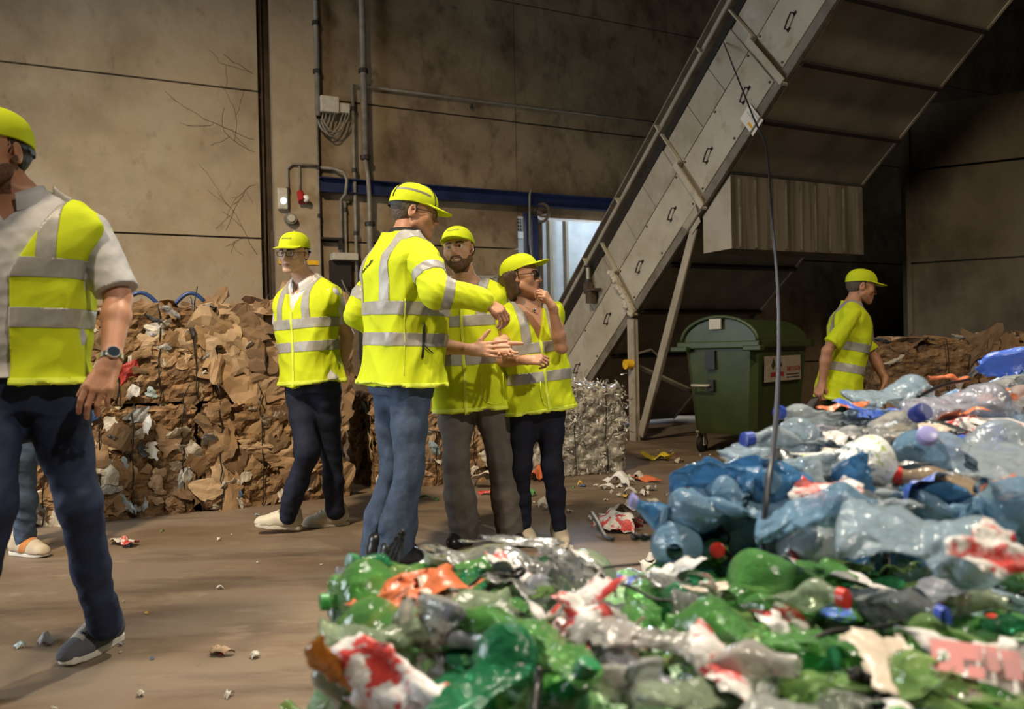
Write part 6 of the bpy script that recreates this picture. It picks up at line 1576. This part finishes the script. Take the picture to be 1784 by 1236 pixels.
for i, (x, y) in enumerate(gpts):
    k = SODA[rs.integers(12)] if rs.uniform() < .75 else SMALL[rs.integers(4)] if rs.uniform() < .5 else JUG[rs.integers(5)]
    a = rs.uniform(0, 6.28); u = rs.uniform(); mt = GREEN[rs.choice(4, p=(.32, .30, .18, .20))] if u < .84 else CLEAR[rs.integers(3)] if u < .95 else BLUE[rs.integers(2)]
    bottle(gb, k, (x, y, gz(x, y) + rs.uniform(-.03, .006)), (math.cos(a), math.sin(a), rs.normal() * .06), rs.normal(size=3) * .15 + Zv, mt,
           ['green', 'blue', 'green', 'white', 'grass', 'lilac', 'red'][rs.integers(7)] if rs.uniform() < .30 else None, ['red and white film', 'white film', 'pink and white film', 'blue and white film'][rs.integers(4)] if rs.uniform() < .28 else None,
           scale=rs.uniform(.85, 1.08), text=None if u < .84 else 'clear bottle' if u < .95 else 'blue bottle')
# the bale's sides that show: bottles hanging over the front edge and the corner
for (p, q, n_) in (((-.37, 1.43), (.02, 1.17), 21), ((.02, 1.17), (.36, .94), 8), ((-.36, 1.76), (-.37, 1.43), 7)):
    p, q = np.array(p), np.array(q); dn2 = nrm([(q - p)[1], -(q - p)[0], 0]); dn2 = dn2 if np.dot(dn2[:2], p - (.5, 1.3)) > 0 else -dn2
    for i in range(n_):
        t = (i + .5) / n_; c = np.append(p + (q - p) * (t + rs.normal() * .03), rs.uniform(.24, .57)) - dn2 * rs.uniform(.0, .05)
        ax = Zv * rs.choice([-1, 1]) + np.append(q - p, 0) / np.linalg.norm(q - p) * rs.normal() * .35 + dn2 * .15 * rs.normal(); u = rs.uniform()
        bottle(gb, SODA[rs.integers(12)], c, ax, dn2 + rs.normal(size=3) * .3, GREEN[rs.integers(3)] if u < .75 else CLEAR[rs.integers(3)], 'green' if rs.uniform() < .2 else None, None, scale=rs.uniform(.8, 1.05), text=None if u < .75 else 'clear bottle')
for i, (x, y) in enumerate(spread_pts(GP, 60, rs, .085)):
    film(gb, rs, (x, y, gz(x, y) + rs.uniform(.0, .03)), rs.normal(size=3) * .4 + Zv, rs.uniform(.05, .15), rs.uniform(.03, .09), ['white film', 'green film', 'green film', 'pink and white film', 'clear film', 'green film', 'red and white film', 'green film', 'beige film'][rs.integers(9)])
# pieces one can name in the photo
h = lambda x, y, dz=0.0: hit(gz, x, y) + Zv * dz
bottle(gb, SODA[3], h(548, 1052, .0) + (.145, .09, -.02), (-1, -.45, .02), (0, -.3, 1), GREEN[0], 'grass', None)
bottle(gb, SODA[5], h(615, 1015, .02) + (.11, .09, -.03), (-.8, -.7, .30), (0, 0, 1), GREEN[2], 'green', None)
bottle(gb, SODA[1], h(690, 1035, .0) + (.04, .12, 0), (-.4, -1, .12), (0, 0, 1), GREEN[1], 'yellow', None)
bottle(gb, SODA[7], h(820, 1110, .02) + (.10, -.06, 0), (-.75, .65, .08), (0, 0, 1), GREEN[0], 'blue', None)
bottle(gb, JUG[0], h(1300, 1120, .01), (-.9, .35, .05), (0, .2, 1), GREEN[0], None, None, scale=.72)
bottle(gb, JUG[3], h(860, 1175, .0), (.4, .9, .1), (-.3, -.4, 1), GREEN[2], None, None, scale=.70)
bottle(gb, SODA[9], h(1215, 990, .03) + (.07, .10, -.02), (-.35, -.95, .25), (0, 0, 1), GREEN[1], 'red', None)
bottle(gb, SODA[2], h(1640, 1095, .02) + (-.08, .08, 0), (.5, -.8, .1), (0, 0, 1), CLEAR[0], 'blue', None, text='clear bottle')
bottle(gb, SODA[10], h(1465, 1080, .02) + (-.1, .06, 0), (.6, -.7, .1), (0, 0, 1), GREEN[3], 'red', None)
bottle(gb, JUG[1], h(1610, 1075, .0), (.8, .3, 0), (0, 0, 1), CLEAR[2], None, None, scale=.62, text='clear bottle')
bottle(gb, SODA[6], h(735, 1100, .015), (.9, .3, .05), (0, -.3, 1), GREEN[3], None, None, scale=1.1)
bottle(gb, SODA[11], h(1180, 1150, .02), (.75, -.62, .02), (0, 0, 1), CLEAR[1], None, None, text='clear bottle', scale=1.15)
o = bottle(gb, SMALL[1], h(612, 1150, -.03), (.5, .2, -.6), (-.3, -.8, .4), AMBER, 'white', None, text='amber bottle', scale=.85)
film(gb, rs, h(725, 1048, .022), (-.1, -.35, 1), .20, .085, 'orange film', .09, .5)
film(gb, rs, h(660, 1075, .01), (-.3, -.5, .8), .12, .06, 'orange film', .10, .8)
film(gb, rs, h(715, 1150, .0) + (-.02, -.05, -.02), (-.35, -.85, .35), .08, .20, 'red and white film', .07, 1.4)
film(gb, rs, h(1010, 1095, .035), (-.6, -.4, .6), .15, .075, 'red and white film', .12, 1.1)
film(gb, rs, h(1060, 1110, .02), (.2, -.5, .7), .16, .06, 'red and white film', .10, -.4)
film(gb, rs, h(850, 985, .02), (0, -.05, 1), .30, .11, 'clear film', .06, .1)
film(gb, rs, h(905, 960, .02), (0, -.1, 1), .22, .05, 'clear film', .06, .1)
film(gb, rs, h(1000, 1040, .04), (.5, -.5, .6), .10, .14, 'clear film', .12, 1.2)
film(gb, rs, h(1340, 985, .025), (-.3, -.5, .8), .13, .05, 'white film', .06, .6)
film(gb, rs, h(1160, 1015, .02), (0, -.4, .9), .07, .045, 'white film', .10, .2)
film(gb, rs, h(1560, 1175, .02), (.1, -.3, 1), .11, .12, 'beige film', .05, .3)
film(gb, rs, h(1290, 1045, .02), (.1, -.2, 1), .18, .03, 'beige film', .05, .1)
film(gb, rs, h(1390, 1000, .015), (.0, -.3, 1), .14, .05, 'clear film', .05, .0)
# printed red wrapper at the near corner, its letters partly readable
wpt = h(1715, 1200, .03); wx = nrm(np.array([.92, -.10, -.10])); wu = nrm(np.array([.10, .62, .62]) - wx * np.dot([.10, .62, .62], wx)); wn = np.cross(wx, wu)
wo = film(gb, rs, wpt - wn * .004, wn, .17, .085, 'white film', .03, 0.0, 'wrapper'); wo['label'] = 'white wrapper with red print'
for (a0, a1, b0, b1) in ((-.072, -.034, -.02, .024), (-.031, -.006, .0, .024), (-.002, .012, -.012, .024), (.018, .040, -.02, .020), (.046, .075, -.022, .012), (-.030, -.010, -.024, -.008)):
    pr = obj('red_print', MB().prism([wpt + wx * a0 + wu * b0 + wn * .012, wpt + wx * a1 + wu * b0 + wn * .012, wpt + wx * (a1 + .006) + wu * b1 + wn * .012, wpt + wx * (a0 + .003) + wu * b1 + wn * .012], wn * .0006), plain('red print', (.60, .07, .05), .4), wo)
obj('dot', MB().cyl(wpt - wx * .056 + wu * .003 + wn * .0126, wpt - wx * .056 + wu * .003 + wn * .0136, .008), FILMM['white film'], wo)
# bale wires of the green bale
def wpath(zf, *pp): return [hit(zf, x, y) + Zv * dz for (x, y, dz) in pp]
def vpath(Y0, *pp): return [at(x, y, Y0 + dy) for (x, y, dy) in pp]
Y_ = h(665, 1000)[1]
wire_part(gb, vpath(Y_, (652, 1000, -.02), (672, 968, 0), (695, 932, .02), (703, 928, .03), (700, 945, .03), (688, 975, .02), (680, 998, .01)), .0028, True)
wire_part(gb, vpath(Y_ + .02, (668, 996, -.02), (690, 950, 0), (703, 930, .02), (699, 960, .03), (691, 994, .0)), .0032)
Y_ = h(815, 1055)[1]
wire_part(gb, vpath(Y_, (795, 1062, 0), (835, 1038, .02), (880, 1005, .05), (908, 991, .06), (912, 998, .05), (890, 1014, .05), (850, 1058, .02)), .0032, True)
wire_part(gb, vpath(Y_, (780, 1066, 0), (830, 1012, .02), (862, 1000, .04), (895, 1004, .05)), .0030)
wire_part(gb, wpath(gz, (985, 1025, .02), (1050, 1012, .025), (1115, 1002, .022)), .0030)
wire_part(gb, vpath(h(1045, 1060)[1], (1022, 1048, 0), (1045, 1038, .02), (1052, 1055, .01), (1052, 1075, -.01)), .0042)
wire_part(gb, wpath(gz, (1030, 1045, .03), (1090, 1048, .03), (1150, 1066, .02), (1235, 1058, .02)), .0030)
wire_part(gb, wpath(gz, (1395, 1150, .02), (1450, 1135, .03), (1510, 1125, .025), (1570, 1108, .02)), .0040)
Y_ = h(1530, 1200)[1]
wire_part(gb, vpath(Y_, (1480, 1175, 0), (1510, 1186, .01), (1540, 1195, .01), (1620, 1190, .02)), .0050, True)
wire_part(gb, vpath(Y_, (1490, 1170, 0), (1530, 1200, 0), (1530, 1236, -.05)), .0050, True)
wire_part(gb, vpath(h(935, 1180)[1], (930, 1245, -.08), (936, 1200, -.02), (940, 1165, .0)), .007)

# ------------------------------------------------------------------ the blue bales behind it
def bz(x, y):
    t = y - .15 * max(0, x - 1.6); z = .755 + .2 * (t - 1.8) if t < 2.9 else .975 + .02 * (t - 2.9)
    return min(1.0, max(.73, z))
B1 = [(.335, 1.77), (.62, 2.02), (1.12, 2.44), (1.62, 1.98), (1.50, 1.50), (1.0, 1.56), (.62, 1.72)]
B2 = [(1.12, 2.44), (1.57, 2.72), (2.50, 3.60), (3.55, 2.90), (3.2, 1.50), (1.54, 1.50), (1.66, 1.98)]
B3 = [(2.50, 3.62), (3.2, 4.5), (4.9, 3.6), (4.5, 2.4), (3.58, 2.92)]
M['heap_blue'] = mix_layers('pressed blue plastic', (.22, .38, .58), [((.50, .60, .68), 14, (1, 1, 1), .42, .58, .9), ((.02, .06, .16), 10, (1, 1, 1), .52, .66, .95), ((.60, .60, .58), 18, (1, 1, 1), .60, .68, .9)], rough=.25, bump=.9, bscale=30, spec=.7)
rs = np.random.default_rng(9)
for (nm, poly, lab, n1, nf, dm, sd) in (('bottle_bale', B1, 'bale of crushed blue water bottles against the green bottle bale', 74, 16, .092, 401), ('bottle_bale', B2, 'bale of pale blue and clear crushed bottles behind the bluer bale', 98, 44, .135, 402), ('bottle_bale', B3, 'farthest bale of clear bottles, next to the long cardboard bale', 44, 16, .17, 403)):
    cx_, cy_ = np.mean([p[0] for p in poly]), np.mean([p[1] for p in poly]); root = thing(nm, lab, 'bale', (cx_, cy_, 0)); heap('pressed_bottles', poly, bz, M['heap_blue'], root, sd, .022)
    for (x, y) in spread_pts(poly, n1, rs, dm):
        q = rs.uniform(); k = SODA[rs.integers(12)] if q < .68 else JUG[rs.integers(5)] if q < .82 else SMALL[rs.integers(4)]; a = rs.uniform(0, 6.28); u = rs.uniform(); pb = .74 if sd == 401 else .52
        mt = BLUE[rs.choice(4, p=(.34, .26, .16, .24) if sd == 401 else (.2, .34, .06, .4))] if u < pb else CLEAR[rs.integers(3)]
        bottle(root, k, (x, y, bz(x, y) + rs.uniform(-.035, .010)), (math.cos(a), math.sin(a), rs.normal() * .10), rs.normal(size=3) * .22 + Zv, mt, ['blue', 'lilac', 'navy', 'white', 'blue', 'red', 'lilac'][rs.integers(7)] if rs.uniform() < .25 else None,
               ['white film', 'blue and white film', 'red and white film', 'white film with green print'][rs.integers(4)] if rs.uniform() < .22 else None, scale=rs.uniform(.85, 1.1), text=None if u < pb else 'clear bottle')
    for (x, y) in spread_pts(poly, nf, rs, .15):
        film(root, rs, (x, y, bz(x, y) + rs.uniform(.0, .03)), rs.normal(size=3) * .4 + Zv, rs.uniform(.08, .22), rs.uniform(.05, .14), ['white film', 'clear film', 'clear film', 'beige film', 'blue and white film', 'red and white film', 'orange film', 'clear film'][rs.integers(8)])
    if sd == 401: b1 = root
    if sd == 402: b2 = root
hb = lambda x, y, dz=0.0: hit(bz, x, y) + Zv * dz
# front and corner faces of the first blue bale
for (p, q, n_) in (((.335, 1.77), (.62, 1.72), 9), ((.62, 1.72), (1.0, 1.56), 10), ((1.0, 1.56), (1.50, 1.50), 8)):
    p, q = np.array(p), np.array(q); dn2 = nrm([(q - p)[1], -(q - p)[0], 0]); dn2 = dn2 if dn2[1] < 0 else -dn2
    for i in range(n_):
        t = (i + .5) / n_; c = np.append(p + (q - p) * t, rs.uniform(.63, .75)) + dn2 * rs.uniform(-.02, .02); ax = np.append(q - p, 0) / np.linalg.norm(q - p) * rs.normal() + Zv * rs.normal() * .6 + dn2 * .3 * rs.normal()
        u = rs.uniform(); bottle(b1, SODA[rs.integers(12)] if u < .7 else JUG[rs.integers(5)], c, ax, dn2 + rs.normal(size=3) * .3, BLUE[rs.choice(4, p=(.4, .1, .4, .1))], 'lilac' if rs.uniform() < .15 else None, None, scale=rs.uniform(.75, 1.0))
# named pieces
bottle(b1, JUG[2], hb(1310, 870, .0), (-.8, .5, .05), (0, -.3, 1), BLUE[0], None, None, scale=.72)
bottle(b1, JUG[4], hb(1420, 905, .0), (.7, -.3, .1), (0, -.3, 1), BLUE[0], None, None, scale=.66)
bottle(b1, JUG[1], hb(1470, 845, .01), (.92, .25, .02), (0, -.2, 1), BLUE[1], None, 'white film with green print', scale=.85)
bottle(b1, JUG[0], hb(1620, 945, -.01), (.75, -.35, -.1), (-.1, -.5, 1), BLUE[1], None, None, scale=.86)
bottle(b1, SODA[4], hb(1200, 860, .0) + (.12, .10, -.02), (-.7, -.68, .1), (0, -.2, 1), CLEAR[2], 'dark', None, text='clear bottle', scale=1.15)
bottle(b1, SODA[8], at(1482, 935, 1.72) + np.array([.05, .11, -.03]), (-.3, -.6, .75), (0, .5, .8), BLUE[2], 'lilac', None, scale=1.25)
bottle(b1, SODA[0], at(1515, 915, 1.76) + np.array([.08, .1, -.03]), (-.5, -.6, .5), (0, .5, .8), BLUE[2], 'white', None, scale=1.2)
bottle(b1, JUG[3], hb(1360, 790, .02), (.8, .5, .05), (0, -.1, 1), BLUE[1], None, None, scale=.85)
bottle(b1, SODA[2], hb(1345, 795, .015) + (.13, .05, 0), (-.95, -.3, .1), (0, 0, 1), BLUE[3], 'blue', None, scale=1.25)
bottle(b2, SODA[6], hb(1555, 770, .05) + (.02, .11, -.06), (-.12, -.85, .42), (0, .4, 1), CLEAR[0], 'navy', 'red and white film', text='clear bottle', scale=1.4)
bottle(b2, SODA[3], hb(1680, 870, .02) + (.05, .0, 0), (-.93, .30, .08), (0, -.2, 1), TAN, 'red', None, text='tan bottle', scale=1.2)
bottle(b2, JUG[2], hb(1600, 830, .03) + (.02, .06, -.02), (-.2, -.7, .6), (0, .4, 1), BLUE[0], 'lilac', None, scale=.85)
bottle(b2, JUG[4], hb(1740, 825, .02), (.5, .8, .05), (0, -.2, 1), BLUE[3], None, None, scale=.9)
bottle(b2, JUG[0], hb(1560, 700, .01), (.9, .3, .05), (0, -.2, 1), BLUE[1], None, None, scale=.9)
bottle(b2, JUG[1], hb(1680, 735, .01), (.9, .1, .0), (0, -.2, 1), CLEAR[2], None, None, text='clear bottle', scale=.95)
bottle(b2, SODA[9], hb(1390, 748, .02) + (.1, .08, 0), (-.9, -.4, .15), (0, 0, 1), BLUE[3], 'blue', None, scale=1.2)
film(b1, rs, hb(1440, 895, .04), (-.2, -.6, .7), .11, .06, 'red and white film', .10, .2)
film(b1, rs, hb(1470, 835, .045), (-.1, -.5, .8), .20, .10, 'white film with green print', .05, .15)
film(b2, rs, hb(1690, 805, .03), (-.1, -.5, .8), .18, .10, 'blue film', .12, .3)
film(b2, rs, hb(1630, 765, .02), (-.1, -.3, .9), .18, .06, 'dark film', .08, .1)
film(b2, rs, hb(1590, 765, .03), (-.1, -.3, .9), .16, .06, 'beige film', .08, .1)
film(b2, rs, hb(1470, 722, .02), (-.1, -.3, .9), .12, .035, 'orange film', .12, .4)
film(b2, rs, hb(1760, 770, .03), (-.1, -.4, .9), .26, .09, 'red and white film', .08, -.2)
film(b2, rs, hb(1768, 640, .03), (-.3, -.8, .5), .20, .09, 'blue and white film', .10, .5)
film(b2, rs, hb(1730, 1000, .03), (.1, -.5, .7), .10, .08, 'red and white film', .14, .5)
film(b2, rs, hb(1650, 668, .02), (.1, -.3, .9), .12, .03, 'orange film', .12, .2)
# wires of the blue bales
wire_part(b1, vpath(1.74, (1232, 952, .0), (1262, 918, .0), (1303, 897, .02), (1313, 902, .02), (1318, 935, .02), (1322, 972, .0)), .0052, True)
wire_part(b1, vpath(1.70, (1215, 925, .02), (1250, 915, .0), (1270, 935, -.01), (1262, 960, .0)), .0034)
wire_part(b1, vpath(1.66, (1255, 955, .0), (1275, 972, -.02), (1293, 992, -.04)), .0055)
wire_part(b1, vpath(1.62, (1523, 852, .12), (1540, 872, .1), (1549, 900, .05), (1546, 950, .0), (1543, 1014, -.02)), .0050, True)
wire_part(b1, vpath(1.58, (1800, 872, .15), (1760, 905, .08), (1745, 925, .03), (1735, 960, .0), (1716, 992, -.03)), .0050, True)
wire_part(b1, vpath(1.80, (1030, 893, .10), (1042, 912, .06), (1054, 935, .02), (1068, 940, .0)), .0062)
wire_part(b1, vpath(1.80, (1100, 936, .0), (1150, 938, .0), (1200, 938, .0), (1245, 945, .0)), .0055, True)
wire_part(b2, wpath(bz, (1600, 722, .05), (1640, 708, .06), (1690, 690, .05)), .0055)

# ------------------------------------------------------------------ litter on the floor
rs = np.random.default_rng(33)
LIT = []
for i in range(150):
    t = rs.uniform()
    if t < .62: x, y = rs.uniform(.0, 2.6), 0; y = rs.uniform(4.9, 6.5) if x < 1.3 else rs.uniform(5.2, 8.5)
    elif t < .8: x, y = rs.uniform(.15, .7), rs.uniform(2.2, 4.2)
    else: x, y = rs.uniform(-2.6, .2), rs.uniform(2.3, 5.4)
    LIT.append((x, y))
LIT += [tuple(gnd(*q)[:2]) for q in ((80, 1125), (35, 1130), (385, 1142), (255, 1071), (400, 1215), (215, 1050), (245, 1214), (384, 1027), (265, 1150), (560, 985), (200, 948), (225, 952))]
for i, (x, y) in enumerate(LIT):
    near_m = x < .1; sz = rs.uniform(.012, .035) if near_m else rs.uniform(.02, .10) if x < 1.6 else rs.uniform(.015, .05)
    k = ['white', 'white', 'cream', 'cream', 'grey', 'pale blue', 'red', 'green', 'blue', 'yellow'][rs.choice(10, p=(.24, .16, .16, .12, .1, .06, .05, .04, .04, .03))]
    vs, fs = crumple_sheet(rs, sz, sz * rs.uniform(.4, .9), sz * .22, 6, 5, 1.0, .001); vs[:, 2] -= vs[:, 2].min(); mx = k
    o = mesh_obj('litter_scrap', place(vs, (x, y, .001), Zv + rs.normal(size=3) * .03, rs.uniform(0, 6)), fs, PAPERM[k], None, (x, y, 0), smooth=False)
    big = sz > .06; where = 'between the film bale and the blue bottle bale' if .1 <= x < 1.6 and y > 4.6 else 'under the conveyor near the green container' if x >= 1.6 else 'beside the green and blue bottle bales' if x >= .1 else 'on the open floor'
    size = 'large' if big else 'small'; col_ = {'white': 'white', 'cream': 'cream', 'grey': 'grey', 'pale blue': 'pale blue', 'red': 'red', 'green': 'green', 'blue': 'blue', 'yellow': 'yellow'}[k]
    lab = f'{size} {col_} scrap of litter lying {where}'
    tag(o, lab, 'litter', lab + 's')
# larger pieces of litter
def lit(px_, py_, sx, sy, matl, lab, kind='litter_scrap'):
    g_ = gnd(px_, py_); vs, fs = crumple_sheet(rs, sx, sy, .28 * min(sx, sy), 13, 9, 1.0, .002); vs[:, 2] -= vs[:, 2].min()
    tag(mesh_obj(kind, place(vs, g_, Zv, rs.uniform(-.3, .3)), fs, matl, None, g_, smooth=True), lab, 'litter')
lit(80, 1122, .075, .045, PAPERM['grey'], 'crumpled grey and dark wrapper on the open floor beside the walking man')
lit(385, 1142, .075, .04, CARDM[3], 'torn tan card scrap on the open floor')
lit(218, 951, .17, .08, FILMM['red and white film'], 'flattened green and red wrapper on the floor before the card bales')
lit(1145, 802, .28, .12, FILMM['yellow film'], 'crushed yellow wrapper on the floor between the film bale and the green container', 'wrapper')
lit(1120, 838, .34, .08, FILMM['orange film'], 'long orange film scrap on the floor before the film bale')
lit(1082, 846, .20, .10, FILMM['white film'], 'pale film heap on the floor before the film bale')
lit(735, 872, .20, .06, GREEN[0], 'flattened green bottle on the floor between the two standing men', 'flat_bottle')
lit(850, 852, .30, .16, FILMM['beige film'], 'beige film heap on the floor at the legs of the bearded man')
lit(850, 862, .12, .05, FILMM['red film'], 'red film scrap on the floor at the legs of the bearded man')
lit(935, 838, .14, .16, FILMM['orange film'], 'amber and white carton on the floor beside the film bale', 'carton')
lit(1110, 912, .34, .22, FILMM['beige film'], 'pile of torn cream film on the floor against the blue bottle bale')
lit(1075, 925, .24, .16, FILMM['red and white film'], 'red and white film on the floor against the green bottle bale')
